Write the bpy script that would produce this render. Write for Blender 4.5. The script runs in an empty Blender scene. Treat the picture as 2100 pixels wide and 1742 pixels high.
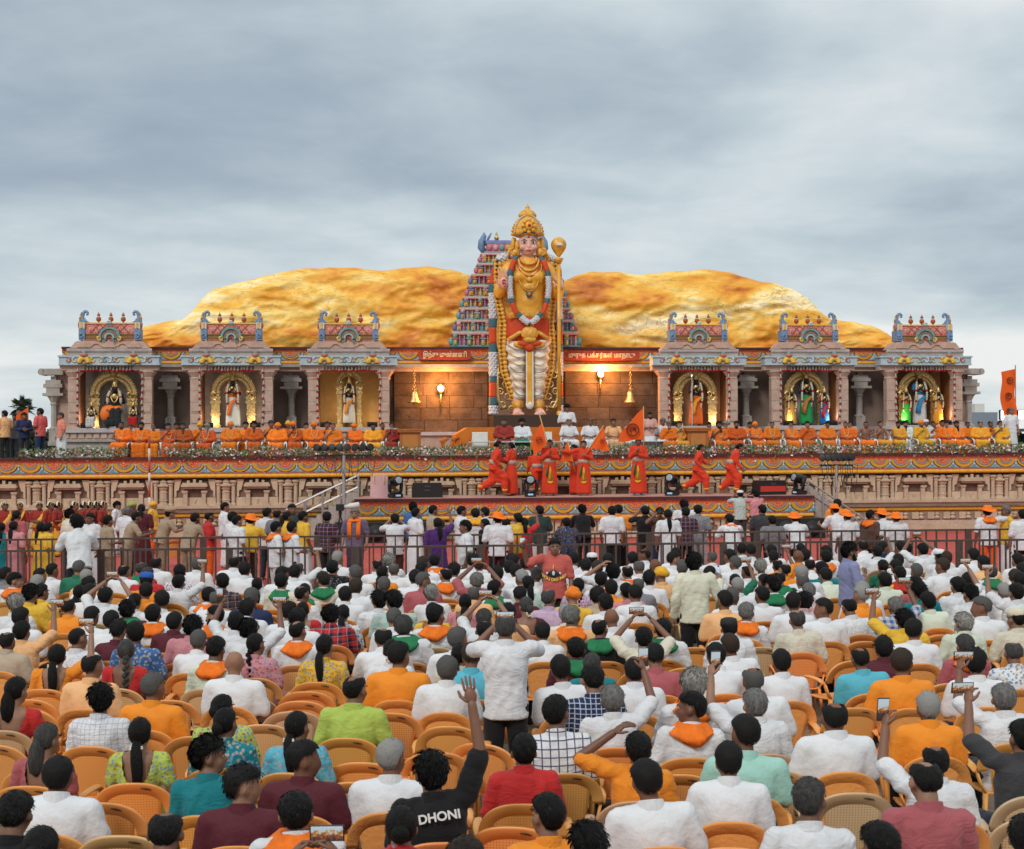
import bpy, bmesh, math, random
import numpy as np
from mathutils import Vector, Matrix, Euler, noise as mnoise
R = math.radians
PI = math.pi
random.seed(7)
sc = bpy.context.scene
COL = sc.collection
# ------------------------------------------------------------------ camera
FPX, CX, CY, CAMZ, ROLL = 3000.0, 1050.0, 900.0, 3.6, R(-0.26)     # photo units: 2100 px across
cam = bpy.data.objects.new('camera', bpy.data.cameras.new('camera'))
COL.objects.link(cam)
cam.data.sensor_width = 36.0
cam.data.lens = 36.0 * FPX / 2100.0
cam.data.shift_y = (CY - 871.0) / 2100.0
cam.data.clip_start = 0.5
cam.data.clip_end = 6000
cam.matrix_world = Matrix.Translation((0, 0, CAMZ)) @ Matrix.Rotation(R(90), 4, 'X') @ Matrix.Rotation(ROLL, 4, 'Z')
cam.data.dof.use_dof = True
cam.data.dof.focus_distance = 30.0
cam.data.dof.aperture_fstop = 6.3
sc.camera = cam
# ------------------------------------------------------------------ world: overcast daylight
SUN_EL, SUN_AZ = R(40), R(202)
W = bpy.data.worlds.new('World'); sc.world = W; W.use_nodes = True
wt = W.node_tree; wn = wt.nodes; wn.clear(); wl = wt.links
def N(nt, t, **kw):
    n = nt.nodes.new(t)
    for k, v in kw.items(): setattr(n, k, v)
    return n
def mth(nt, op, a, b=None, clamp=False):
    n = N(nt, 'ShaderNodeMath', operation=op, use_clamp=clamp)
    for i, x in enumerate((a, b)):
        if x is None: continue
        if isinstance(x, (int, float)): n.inputs[i].default_value = x
        else: nt.links.new(x, n.inputs[i])
    return n.outputs[0]
def ramp(nt, fac, stops, interp='LINEAR'):
    n = N(nt, 'ShaderNodeValToRGB'); cr = n.color_ramp; cr.interpolation = interp
    while len(cr.elements) < len(stops): cr.elements.new(0.5)
    for e, (p, c) in zip(cr.elements, stops):
        e.position = p; e.color = (c[0], c[1], c[2], 1)
    nt.links.new(fac, n.inputs[0])
    return n.outputs[0]
def mixc(nt, fac, a, b, mode='MIX'):
    n = N(nt, 'ShaderNodeMix', data_type='RGBA', blend_type=mode)
    for i, x in ((0, fac), (6, a), (7, b)):
        if isinstance(x, (int, float)): n.inputs[i].default_value = x
        elif isinstance(x, (tuple, list)): n.inputs[i].default_value = (x[0], x[1], x[2], 1)
        else: nt.links.new(x, n.inputs[i])
    return n.outputs[2]
tc = N(wt, 'ShaderNodeTexCoord')
sep = N(wt, 'ShaderNodeSeparateXYZ'); wl.new(tc.outputs['Generated'], sep.inputs[0])
zc = mth(wt, 'MAXIMUM', sep.outputs[2], 0.0)
den = mth(wt, 'ADD', zc, 0.17)
cmb = N(wt, 'ShaderNodeCombineXYZ')
wl.new(mth(wt, 'DIVIDE', sep.outputs[0], den), cmb.inputs[0])
wl.new(mth(wt, 'DIVIDE', sep.outputs[1], den), cmb.inputs[1])
def wnoise(scale, detail, rough, off, dist=0.0):
    mp = N(wt, 'ShaderNodeMapping'); mp.inputs['Location'].default_value = off
    wl.new(cmb.outputs[0], mp.inputs[0])
    n = N(wt, 'ShaderNodeTexNoise'); n.inputs['Scale'].default_value = scale
    n.inputs['Detail'].default_value = detail; n.inputs['Roughness'].default_value = rough
    n.inputs['Distortion'].default_value = dist
    wl.new(mp.outputs[0], n.inputs['Vector']); return n.outputs[0]
n1 = wnoise(0.95, 5, 0.46, (3.1, 1.7, 0), 0.35)
n2 = wnoise(3.2, 6, 0.58, (8.0, 4.2, 0), 0.3)
nn = mth(wt, 'ADD', mth(wt, 'MULTIPLY', n1, 0.76), mth(wt, 'MULTIPLY', n2, 0.24))
# overcast sky: paler low at the horizon, slate in the middle, paler and brighter overhead
lift = ramp(wt, zc, [(0.0, (0.32,)*3), (0.05, (0.26,)*3), (0.085, (0.14,)*3), (0.13, (0.05,)*3), (0.17, (0.01,)*3), (0.23, (0.08,)*3), (0.29, (0.20,)*3), (0.6, (0.22,)*3), (1.0, (0.22,)*3)])
nn2 = mth(wt, 'ADD', nn, lift)
cloud = ramp(wt, nn2, [(0.38, (0.30, 0.37, 0.455)), (0.47, (0.375, 0.45, 0.525)), (0.55, (0.47, 0.555, 0.61)), (0.64, (0.62, 0.695, 0.73)), (0.78, (0.86, 0.88, 0.87))])
zen = ramp(wt, zc, [(0.0, (1.0,)*3), (0.28, (1.0,)*3), (0.8, (1.1,)*3), (1.0, (1.15,)*3)])
cloud = mixc(wt, 1.0, cloud, zen, 'MULTIPLY')
sky = N(wt, 'ShaderNodeTexSky', sky_type='NISHITA', sun_disc=False, sun_elevation=SUN_EL, sun_rotation=SUN_AZ)
cloud10 = mixc(wt, 1.0, cloud, (10, 10, 10), 'MULTIPLY')
final = mixc(wt, 0.93, sky.outputs[0], cloud10)
bg = N(wt, 'ShaderNodeBackground'); bg.inputs[1].default_value = 0.10
wl.new(final, bg.inputs[0])
wo = N(wt, 'ShaderNodeOutputWorld'); wl.new(bg.outputs[0], wo.inputs[0])
sun = bpy.data.objects.new('sun', bpy.data.lights.new('sun', 'SUN')); COL.objects.link(sun)
sun.data.energy = 1.5; sun.data.angle = R(14); sun.data.color = (1.0, 0.95, 0.88)
sd = Vector((math.sin(SUN_AZ) * math.cos(SUN_EL), math.cos(SUN_AZ) * math.cos(SUN_EL), math.sin(SUN_EL)))
sun.rotation_euler = sd.to_track_quat('Z', 'Y').to_euler()
sun.location = (0, 0, 60)
vs = sc.view_settings
vs.view_transform = 'Standard'; vs.look = 'None'; vs.exposure = 0.0; vs.gamma = 1.0; vs.use_curve_mapping = False
# ------------------------------------------------------------------ picking points
def ray(px, py):
    x, y = (px - CX) / FPX, -(py - CY) / FPX
    c, s = math.cos(ROLL), math.sin(ROLL)
    return Vector((x * c - y * s, 1.0, x * s + y * c))
def at_z(px, py, z):                       # where the sight line meets height z
    d = ray(px, py); t = (z - CAMZ) / d.z
    return Vector((d.x * t, t, z))
def at_y(px, py, y):
    d = ray(px, py)
    return Vector((d.x * y, y, CAMZ + d.z * y))
YAW = R(5.2)
U = Vector((math.cos(YAW), math.sin(YAW), 0)); V = Vector((-math.sin(YAW), math.cos(YAW), 0))
O = Vector((0.68, 62.0, 0))
def SP(u, v, z=0.0): return O + U * u + V * v + Vector((0, 0, z))
def su(px, py, v):                         # stage plane at depth v: (u, z)
    d = ray(px, py); C = Vector((0, 0, CAMZ))
    t = (v + O.dot(V) - C.dot(V)) / d.dot(V)
    p = C + d * t
    return (p - O).dot(U), p.z
# ------------------------------------------------------------------ materials
MATS = {}
def mat(name, c=(0.5, 0.5, 0.5), r=0.7, var=0.0, vs=4.0, bump=0.0, bs=20.0, c2=None, metal=0.0, objc=False, spec=0.35,
        stretch=(1, 1, 1), emit=0.0, crease=0.0, pat=None, pc=None, ps=20.0, fine=0.0, sss=0.0, detail=4.0, sheen=0.0, dim=1.0):
    if name in MATS: return MATS[name]
    m = bpy.data.materials.new(name); m.use_nodes = True; MATS[name] = m
    nt = m.node_tree; nd = nt.nodes; nd.clear(); L = nt.links
    bs_ = N(nt, 'ShaderNodeBsdfPrincipled'); out = N(nt, 'ShaderNodeOutputMaterial'); L.new(bs_.outputs[0], out.inputs[0])
    bs_.inputs['Roughness'].default_value = r; bs_.inputs['Metallic'].default_value = metal
    bs_.inputs['Specular IOR Level'].default_value = spec
    if sheen: bs_.inputs['Sheen Weight'].default_value = sheen
    t = N(nt, 'ShaderNodeTexCoord'); oi = N(nt, 'ShaderNodeObjectInfo')
    off = N(nt, 'ShaderNodeVectorMath', operation='ADD'); L.new(t.outputs['Object'], off.inputs[0])
    rv = N(nt, 'ShaderNodeCombineXYZ')
    L.new(mth(nt, 'MULTIPLY', oi.outputs['Random'], 37.0), rv.inputs[0]); L.new(mth(nt, 'MULTIPLY', oi.outputs['Random'], 91.0), rv.inputs[2])
    L.new(rv.outputs[0], off.inputs[1])
    mp = N(nt, 'ShaderNodeMapping'); mp.inputs['Scale'].default_value = stretch; L.new(off.outputs[0], mp.inputs[0])
    def noi(scale, det=detail):
        n = N(nt, 'ShaderNodeTexNoise'); n.inputs['Scale'].default_value = scale; n.inputs['Detail'].default_value = det
        L.new(mp.outputs[0], n.inputs['Vector']); return n.outputs[0]
    base = oi.outputs['Color'] if objc else None
    if base is None:
        rgb = N(nt, 'ShaderNodeRGB'); rgb.outputs[0].default_value = (c[0], c[1], c[2], 1); base = rgb.outputs[0]
    col = base if dim == 1.0 else mixc(nt, 1.0, base, (dim,) * 3, 'MULTIPLY')
    if pat:
        so = N(nt, 'ShaderNodeSeparateXYZ'); L.new(t.outputs['Object'], so.inputs[0])
        def stripe(o, k, w):
            return mth(nt, 'LESS_THAN', mth(nt, 'FRACT', mth(nt, 'MULTIPLY', o, k)), w)
        if pat == 'grid':
            f = mth(nt, 'MAXIMUM', stripe(so.outputs[0], ps, 0.16), stripe(so.outputs[2], ps, 0.16))
            col = mixc(nt, f, col, pc)
        elif pat == 'plaid':
            f = mth(nt, 'MULTIPLY', mth(nt, 'ADD', stripe(so.outputs[0], ps, 0.5), stripe(so.outputs[2], ps, 0.5)), 0.5)
            col = mixc(nt, f, col, pc)
            f2 = mth(nt, 'MAXIMUM', stripe(so.outputs[0], ps, 0.09), stripe(so.outputs[2], ps, 0.09))
            col = mixc(nt, mth(nt, 'MULTIPLY', f2, 0.5), col, (0.5, 0.45, 0.45))
        elif pat == 'holes':
            fx = mth(nt, 'SUBTRACT', mth(nt, 'FRACT', mth(nt, 'MULTIPLY', so.outputs[0], ps)), .5); fz = mth(nt, 'SUBTRACT', mth(nt, 'FRACT', mth(nt, 'MULTIPLY', so.outputs[2], ps)), .5)
            col = mixc(nt, mth(nt, 'LESS_THAN', mth(nt, 'ADD', mth(nt, 'MULTIPLY', fx, fx), mth(nt, 'MULTIPLY', fz, fz)), .045), col, mixc(nt, 1.0, col, (.45, .40, .36), 'MULTIPLY'))
        elif pat == 'stripe':
            col = mixc(nt, stripe(so.outputs[0], ps, 0.3), col, pc)
        else:
            vo = N(nt, 'ShaderNodeTexVoronoi'); vo.inputs['Scale'].default_value = ps; L.new(t.outputs['Object'], vo.inputs['Vector'])
            th = {'dots': 0.24, 'floral': 0.42}[pat]
            f = mth(nt, 'LESS_THAN', vo.outputs['Distance'], th)
            cc = pc
            if pat == 'floral': cc = mixc(nt, mth(nt, 'GREATER_THAN', N2sep(nt, vo.outputs['Color']), 0.5), pc, tuple(x * 0.35 + 0.25 for x in pc[::-1]))
            col = mixc(nt, f, col, cc)
    if var or c2:
        f = ramp(nt, noi(vs), [(0.32, (0,) * 3), (0.68, (1,) * 3)])
        tgt = c2 if c2 else mixc(nt, 1.0, col, (1 - var,) * 3, 'MULTIPLY')
        col = mixc(nt, f, col, tgt)
    if fine:
        f = ramp(nt, noi(vs * 9, 2), [(0.35, (0,) * 3), (0.65, (1,) * 3)])
        col = mixc(nt, f, col, mixc(nt, 1.0, col, (1 - fine,) * 3, 'MULTIPLY'))
    L.new(col, bs_.inputs['Base Color'])
    if sss:
        bs_.inputs['Subsurface Weight'].default_value = sss; bs_.inputs['Subsurface Radius'].default_value = (0.02, 0.008, 0.004)
    if emit:
        L.new(col, bs_.inputs['Emission Color']); bs_.inputs['Emission Strength'].default_value = emit
    if bump:
        b = N(nt, 'ShaderNodeBump'); b.inputs['Strength'].default_value = bump; b.inputs['Distance'].default_value = 0.02
        hgt = noi(bs)
        if crease:                              # thin pressed folds
            n = N(nt, 'ShaderNodeTexNoise'); n.inputs['Scale'].default_value = 5.5; n.inputs['Detail'].default_value = 2.5; n.inputs['Distortion'].default_value = 1.6
            mp2 = N(nt, 'ShaderNodeMapping'); mp2.inputs['Scale'].default_value = (1, 1, 1.9); L.new(off.outputs[0], mp2.inputs[0]); L.new(mp2.outputs[0], n.inputs['Vector'])
            rid = mth(nt, 'ABSOLUTE', mth(nt, 'SUBTRACT', n.outputs[0], .5)); rid = mth(nt, 'MINIMUM', mth(nt, 'MULTIPLY', rid, 7.0), 1.0)
            hgt = mth(nt, 'ADD', mth(nt, 'MULTIPLY', hgt, .35), mth(nt, 'MULTIPLY', rid, crease))
        L.new(hgt, b.inputs['Height']); L.new(b.outputs[0], bs_.inputs['Normal'])
    return m
def N2sep(nt, colsock):
    s = N(nt, 'ShaderNodeSeparateColor'); nt.links.new(colsock, s.inputs[0]); return s.outputs[0]
# ------------------------------------------------------------------ mesh builder
class MB:
    def __init__(s): s.v = []; s.f = []; s.m = []; s.cur = 0
    def mat(s, i): s.cur = i; return s
    def add(s, vs_, fs):
        b = len(s.v); s.v += [tuple(x) for x in vs_]; s.f += [tuple(i + b for i in f) for f in fs]; s.m += [s.cur] * len(fs); return s
    def box(s, c, d, rot=None, taper=1.0):
        x, y, z = (k / 2 for k in d); t = taper
        vs_ = [Vector(p) for p in ((-x, -y, -z), (x, -y, -z), (x, y, -z), (-x, y, -z), (-x * t, -y * t, z), (x * t, -y * t, z), (x * t, y * t, z), (-x * t, y * t, z))]
        if rot is not None:
            M = rot if isinstance(rot, Matrix) else Euler(rot).to_matrix(); vs_ = [M @ p for p in vs_]
        c = Vector(c)
        return s.add([p + c for p in vs_], [(0, 3, 2, 1), (4, 5, 6, 7), (0, 1, 5, 4), (1, 2, 6, 5), (2, 3, 7, 6), (3, 0, 4, 7)])
    def b2(s, x0, x1, y0, y1, z0, z1): return s.box(((x0 + x1) / 2, (y0 + y1) / 2, (z0 + z1) / 2), (x1 - x0, y1 - y0, z1 - z0))
    def rings(s, rs, cap=True, closed=False):
        n = len(rs[0]); b = len(s.v); vs_ = [p for r in rs for p in r]; fs = []
        k = len(rs)
        for i in range(k if closed else k - 1):
            j = (i + 1) % k
            for a in range(n):
                c = (a + 1) % n; fs.append((i * n + a, i * n + c, j * n + c, j * n + a))
        if cap and not closed:
            fs.append(tuple(range(n - 1, -1, -1))); fs.append(tuple((k - 1) * n + a for a in range(n)))
        return s.add(vs_, fs)
    def cyl(s, p0, p1, r0, r1=None, n=10, cap=True):
        p0, p1 = Vector(p0), Vector(p1); r1 = r0 if r1 is None else r1
        ax, ay = frame(p1 - p0)
        return s.rings([[p + (ax * math.cos(a) + ay * math.sin(a)) * r for a in (2 * PI * k / n for k in range(n))] for p, r in ((p0, r0), (p1, r1))], cap)
    def tube(s, pts, r, n=8, cap=True, closed=False, flat=1.0):
        pts = [Vector(p) for p in pts]; k = len(pts); rs = []; px = None
        for i, p in enumerate(pts):
            if closed: d = pts[(i + 1) % k] - pts[i - 1]
            else: d = pts[min(i + 1, k - 1)] - pts[max(i - 1, 0)]
            ax, ay = frame(d)
            if px is not None:
                d = d.normalized(); ax = (px - d * px.dot(d)); ax = ax.normalized() if ax.length > 1e-6 else frame(d)[0]; ay = d.cross(ax)
            px = ax; rr = r[i] if isinstance(r, (list, tuple)) else r
            rs.append([p + (ax * math.cos(a) + ay * math.sin(a) * flat) * rr for a in (2 * PI * q / n for q in range(n))])
        return s.rings(rs, cap, closed)
    def lathe(s, prof, n=14, c=(0, 0, 0), sy=1.0):
        c = Vector(c)
        return s.rings([[c + Vector((r * math.cos(a), r * sy * math.sin(a), z)) for a in (2 * PI * q / n for q in range(n))] for r, z in prof])
    def ell(s, c, r, n=12, m=8, rot=None):
        c = Vector(c); M = rot if rot is not None else Matrix.Identity(3); rs = []
        for i in range(1, m):
            t = PI * i / m
            rs.append([c + M @ Vector((r[0] * math.sin(t) * math.cos(a), r[1] * math.sin(t) * math.sin(a), -r[2] * math.cos(t))) for a in (2 * PI * q / n for q in range(n))])
        b = len(s.v); s.rings(rs, False)
        s.add([c + M @ Vector((0, 0, -r[2])), c + M @ Vector((0, 0, r[2]))], [])
        o = len(s.v) - 2; L = b + (m - 2) * n
        for q in range(n):
            s.f.append((o, b + (q + 1) % n, b + q)); s.m.append(s.cur)
            s.f.append((o + 1, L + q, L + (q + 1) % n)); s.m.append(s.cur)
        return s
    def cap(s, p0, p1, r0, r1, n=12):
        p0, p1 = Vector(p0), Vector(p1); d = p1 - p0
        if d.length < 1e-6: d = Vector((0, 0, 1e-4))
        d = d.normalized(); ax, ay = frame(d); rs = []
        for p, r, angs in ((p0, r0, (-80, -45, 0)), (p1, r1, (0, 45, 80))):
            for g in angs:
                g = R(g); rs.append([p + d * r * math.sin(g) + (ax * math.cos(a) + ay * math.sin(a)) * r * math.cos(g) for a in (2 * PI * q / n for q in range(n))])
        return s.rings(rs)
    def prism(s, pts, y0, y1, bev=0.0):
        n = len(pts); s.add([(x, y0, z) for x, z in pts] + [(x, y1, z) for x, z in pts],
                            [tuple(range(n)), tuple(range(2 * n - 1, n - 1, -1))] + [(i, n + i, n + (i + 1) % n, (i + 1) % n) for i in range(n)])
        return s
    def arc(s, c, r0, r1, a0, a1, y0, y1, n=14, sz=1.0):         # flat ring sector standing in the x-z plane
        c = Vector(c); rs = []
        for i in range(n + 1):
            a = a0 + (a1 - a0) * i / n; ca, sa = math.cos(a), math.sin(a) * sz
            rs.append([c + Vector((r * ca, y, r * sa)) for r, y in ((r0, y0), (r1, y0), (r1, y1), (r0, y1))])
        return s.rings(rs, True)
    def xf(s, M, start=0):
        s.v[start:] = [tuple(M @ Vector(p)) for p in s.v[start:]]; return s
    def mesh(s, name, mats, smooth=False, fix=True):
        me = bpy.data.meshes.new(name); me.from_pydata(s.v, [], s.f)
        for m in mats: me.materials.append(m)
        if len(mats) > 1: me.polygons.foreach_set('material_index', s.m)
        if fix:
            bm = bmesh.new(); bm.from_mesh(me); bmesh.ops.recalc_face_normals(bm, faces=bm.faces); bm.to_mesh(me); bm.free()
        if smooth: me.polygons.foreach_set('use_smooth', [True] * len(me.polygons))
        me.update(); return me
    def build(s, name, mats, parent=None, loc=(0, 0, 0), rz=0.0, smooth=False):
        if not isinstance(mats, (list, tuple)): mats = [mats]
        return ob(name, s.mesh(name, mats, smooth), parent, loc, rz)
def frame(d):
    d = Vector(d)
    if d.length < 1e-9: d = Vector((0, 0, 1))
    d = d.normalized(); h = Vector((0, 0, 1)) if abs(d.z) < 0.9 else Vector((1, 0, 0))
    ax = h.cross(d).normalized(); return ax, d.cross(ax)
def ob(name, me, parent=None, loc=(0, 0, 0), rz=0.0, scale=None):
    o = bpy.data.objects.new(name, me); COL.objects.link(o)
    o.location = loc; o.rotation_euler = (0, 0, rz)
    if scale is not None: o.scale = scale if isinstance(scale, (tuple, list, Vector)) else (scale,) * 3
    if parent is not None: o.parent = parent
    return o
def tag(o, label, cat, group=None):
    o['label'] = label; o['category'] = cat
    if group: o['group'] = group
    return o
def thing(name, label, cat, loc=(0, 0, 0), rz=0.0, group=None):
    return tag(ob(name, None, None, loc, rz), label, cat, group)
def struct(o, kind='structure'): o['kind'] = kind; return o
def cp(o, parent=None, loc=None, rz=None, scale=None):
    c = o.copy(); COL.objects.link(c)
    if parent is not None: c.parent = parent
    if loc is not None: c.location = loc
    if rz is not None: c.rotation_euler = (0, 0, rz)
    if scale is not None: c.scale = scale
    return c
# ------------------------------------------------------------------ people: one continuous skin, clothes and hair over it
TSC = bpy.data.scenes.new('workbench')         # scratch scene for meshing, removed at the end
K = 1.085                                      # people and chairs against the set
def remesh(G, vox, it=3, disp=None, keep=None, seed=0.0):
    me = bpy.data.meshes.new('tmp'); me.from_pydata(G.v, [], G.f)
    bm = bmesh.new(); bm.from_mesh(me); bmesh.ops.recalc_face_normals(bm, faces=bm.faces); bm.to_mesh(me); bm.free()
    o = bpy.data.objects.new('tmp', me); TSC.collection.objects.link(o)
    m = o.modifiers.new('r', 'REMESH'); m.mode = 'VOXEL'; m.voxel_size = vox
    if it:
        s = o.modifiers.new('s', 'SMOOTH'); s.factor = 0.5; s.iterations = it
    vl = TSC.view_layers[0]; vl.update(); dg = vl.depsgraph
    r = bpy.data.meshes.new_from_object(o.evaluated_get(dg))
    bpy.data.objects.remove(o); bpy.data.meshes.remove(me)
    n = len(r.vertices); co = np.empty(n * 3); r.vertices.foreach_get('co', co); co = co.reshape(-1, 3)
    if disp:
        no = np.empty(n * 3); r.vertices.foreach_get('normal', no); no = no.reshape(-1, 3)
        d = np.array([disp(p) for p in co]); co = co + no * d[:, None]
    k = len(r.polygons); vi = np.empty(len(r.loops), dtype=np.int32); r.loops.foreach_get('vertex_index', vi)
    ls = np.empty(k, dtype=np.int32); r.polygons.foreach_get('loop_start', ls); lt = np.empty(k, dtype=np.int32); r.polygons.foreach_get('loop_total', lt)
    fs = [tuple(vi[a:a + b]) for a, b in zip(ls, lt)]
    bpy.data.meshes.remove(r)
    if keep is not None:
        ok = np.array([keep(p) for p in co]); fs = [f for f in fs if all(ok[i] for i in f)]
        use = sorted({i for f in fs for i in f}); mp = {a: b for b, a in enumerate(use)}
        co = co[use]; fs = [tuple(mp[i] for i in f) for f in fs]
    H = MB(); H.v = [tuple(p) for p in co]; H.f = fs; H.m = [0] * len(fs)
    return H
def fin(H, name, mats): return H.mesh(name, mats, True, False)
def pose(kind='seat', **kw):
    if kind == 'seat':
        p = dict(pel=(0, 0.0, .50), neck=(0, -.02, 1.03), head=(0, .02, 1.150), hy=0, hp=0, hr=0,
                 sR=(.188, -.015, .965), sL=(-.188, -.015, .965), eR=(.255, .03, .71), eL=(-.255, .03, .71), wR=(.13, .26, .665), wL=(-.13, .26, .665),
                 hR=(.10, .02, .52), hL=(-.10, .02, .52), kR=(.14, .45, .50), kL=(-.14, .45, .50), aR=(.14, .42, .07), aL=(-.14, .42, .07), fR=(0, 1, 0), fL=(0, 1, 0),
                 cR=.5, cL=.5, nR=(0, 0, -1), nL=(0, 0, -1))
    else:
        p = dict(pel=(0, 0, .94), neck=(0, -.015, 1.435), head=(0, .02, 1.567), hy=0, hp=0, hr=0,
                 sR=(.185, -.01, 1.385), sL=(-.185, -.01, 1.385), eR=(.245, -.03, 1.11), eL=(-.245, -.03, 1.11), wR=(.245, .06, .87), wL=(-.245, .06, .87),
                 hR=(.09, 0, .92), hL=(-.09, 0, .92), kR=(.10, .02, .50), kL=(-.10, .02, .50), aR=(.105, -.02, .075), aL=(-.105, -.02, .075), fR=(.15, 1, 0), fL=(-.15, 1, 0),
                 cR=.35, cL=.35, nR=(-1, 0, 0), nL=(1, 0, 0))
    p.update(kw); p['kind'] = kind
    for k in list(p):
        if isinstance(p[k], tuple): p[k] = Vector(p[k])
    return p
def headM(p):
    return Matrix.Translation(p['head']) @ Matrix.Rotation(R(p['hy']), 4, 'Z') @ Matrix.Rotation(R(p['hp']), 4, 'X') @ Matrix.Rotation(R(p['hr']), 4, 'Y')
def spine(p):
    up = (p['neck'] - p['pel']); X = (p['sR'] - p['sL']); X.z *= .4; X = (X - up.normalized() * X.dot(up.normalized())).normalized()
    return up, X, up.normalized().cross(X)
def torso(G, p, secs, n=18):
    up, X, Fw = spine(p); rs = []
    for t, rx, ry, oy in secs:
        c = p['pel'] + up * t + Fw * oy
        rs.append([c + X * rx * math.copysign(abs(math.cos(a)) ** .85, math.cos(a)) + Fw * ry * math.sin(a) for a in (2 * PI * q / n for q in range(n))])
    G.rings(rs)
def hand(G, w, e, nrm, side, curl):
    d = (w - e).normalized(); nrm = Vector(nrm); nrm = (nrm - d * nrm.dot(d)); nrm = nrm.normalized() if nrm.length > 1e-4 else frame(d)[0]
    lat = d.cross(nrm) * side; M = Matrix((lat, d, nrm)).transposed()
    G.ell(w + d * .045, (.038, .058, .018), 10, 6, M)
    for i, L in enumerate((.068, .078, .073, .056)):
        b = w + d * .088 + lat * (.029 - i * .0195)
        dd = (d * math.cos(curl) + nrm * math.sin(curl) + lat * (.10 - i * .07)).normalized()
        m = b + dd * L * .55; d2 = (dd * math.cos(curl * 1.1) + nrm * math.sin(curl * 1.1)).normalized()
        G.cap(b, m, .0095, .0088, 6); G.cap(m, m + d2 * L * .5, .0088, .0072, 6)
    b = w + d * .022 + lat * .03; t1 = b + (d * .7 + lat * .7 + nrm * .25).normalized() * .042
    G.cap(b, t1, .0125, .0105, 6); G.cap(t1, t1 + (d * .9 + lat * .25 + nrm * .3).normalized() * .035, .0105, .008, 6)
def head_geo(G, p):
    M = headM(p); i0 = len(G.v)
    G.ell((0, -.012, .032), (.077, .098, .09), 16, 10); G.ell((0, .030, -.03), (.062, .064, .086), 14, 8); G.ell((0, .042, -.085), (.040, .044, .034), 10, 6)
    G.cap((0, .088, .008), (0, .108, -.028), .009, .0145, 8); G.cap((-.034, .076, .028), (.034, .076, .028), .0145, .0145, 8); G.cap((-.018, .087, -.064), (.018, .087, -.064), .0095, .0095, 8)
    for s in (-1, 1):
        G.ell((s * .084, -.012, -.006), (.014, .024, .036), 8, 6); G.ell((s * .045, .055, -.03), (.022, .025, .025), 8, 6)
    G.xf(M, i0)
def body_mesh(p, vox=.013):
    G = MB(); up, X, Fw = spine(p)
    torso(G, p, [(-.14, .13, .10, 0), (0, .145, .112, 0), (.35, .128, .095, .005), (.68, .150, .105, .005), (.88, .135, .085, -.005), (1.0, .062, .06, 0)])
    for s in 'RL':
        sh, el, wr = p['s' + s], p['e' + s], p['w' + s]
        G.cap(p['neck'] - up.normalized() * .03, sh, .052, .052); G.cap(sh, el, .050, .040); G.cap(el, wr, .040, .029)
        hp, kn, an = p['h' + s], p['k' + s], p['a' + s]
        G.cap(hp, kn, .080, .056); G.cap(kn, an, .054, .036)
        f = p['f' + s].normalized(); G.cap(an + Vector((0, 0, -.035)) - f * .03, an + Vector((0, 0, -.045)) + f * .15, .034, .026)
    M = headM(p); G.cap(p['neck'] - up.normalized() * .02, M @ Vector((0, -.022, -.055)), .063, .057)
    head_geo(G, p)
    H = remesh(G, vox, 3)
    for s, sd in (('R', 1), ('L', -1)): hand(H, p['w' + s], p['e' + s], p['n' + s], sd, p['c' + s])
    i0 = len(H.v)
    H.mat(1)
    for s in (-1, 1): H.ell((s * .03, .080, .006), (.012, .008, .0055), 8, 6)
    H.mat(2)
    for s in (-1, 1):
        H.ell((s * .03, .0855, .006), (.0062, .004, .0058), 8, 6); H.box((s * .032, .0915, .029), (.036, .008, .008), (0, s * .12, 0))
    H.mat(3); H.box((0, .097, -.065), (.036, .006, .009))
    H.xf(M, i0)
    return fin(H, 'person', [mat('skin', objc=True, r=.5, var=.12, vs=9, bump=.05, bs=60, spec=.4), mat('eye_white', (.50, .47, .44), r=.3), mat('dark_brown', (.015, .012, .010), r=.5), mat('lip', (.22, .08, .06), r=.5)])
def wr_disp(amp, seed):
    def f(q):
        x, y, z = q; zz = z + .45 * abs(x)
        w = mnoise.noise(Vector((x * 2 + seed, y * 2, z * 2))) * .5
        a = 1 - 2.2 * abs(mnoise.noise(Vector((x * 4 + seed + w, y * 4, zz * 11 + w * 3)))); c = 1 - 2.4 * abs(mnoise.noise(Vector((x * 9 - z * 4 + seed, y * 7 + 3, z * 5 + abs(x) * 7))))
        b = mnoise.noise(Vector((x * 16 + seed, y * 16 + 5, zz * 13)))
        return amp * (a * .75 + c * .6 + b * .30 - .3)
    return f
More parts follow.
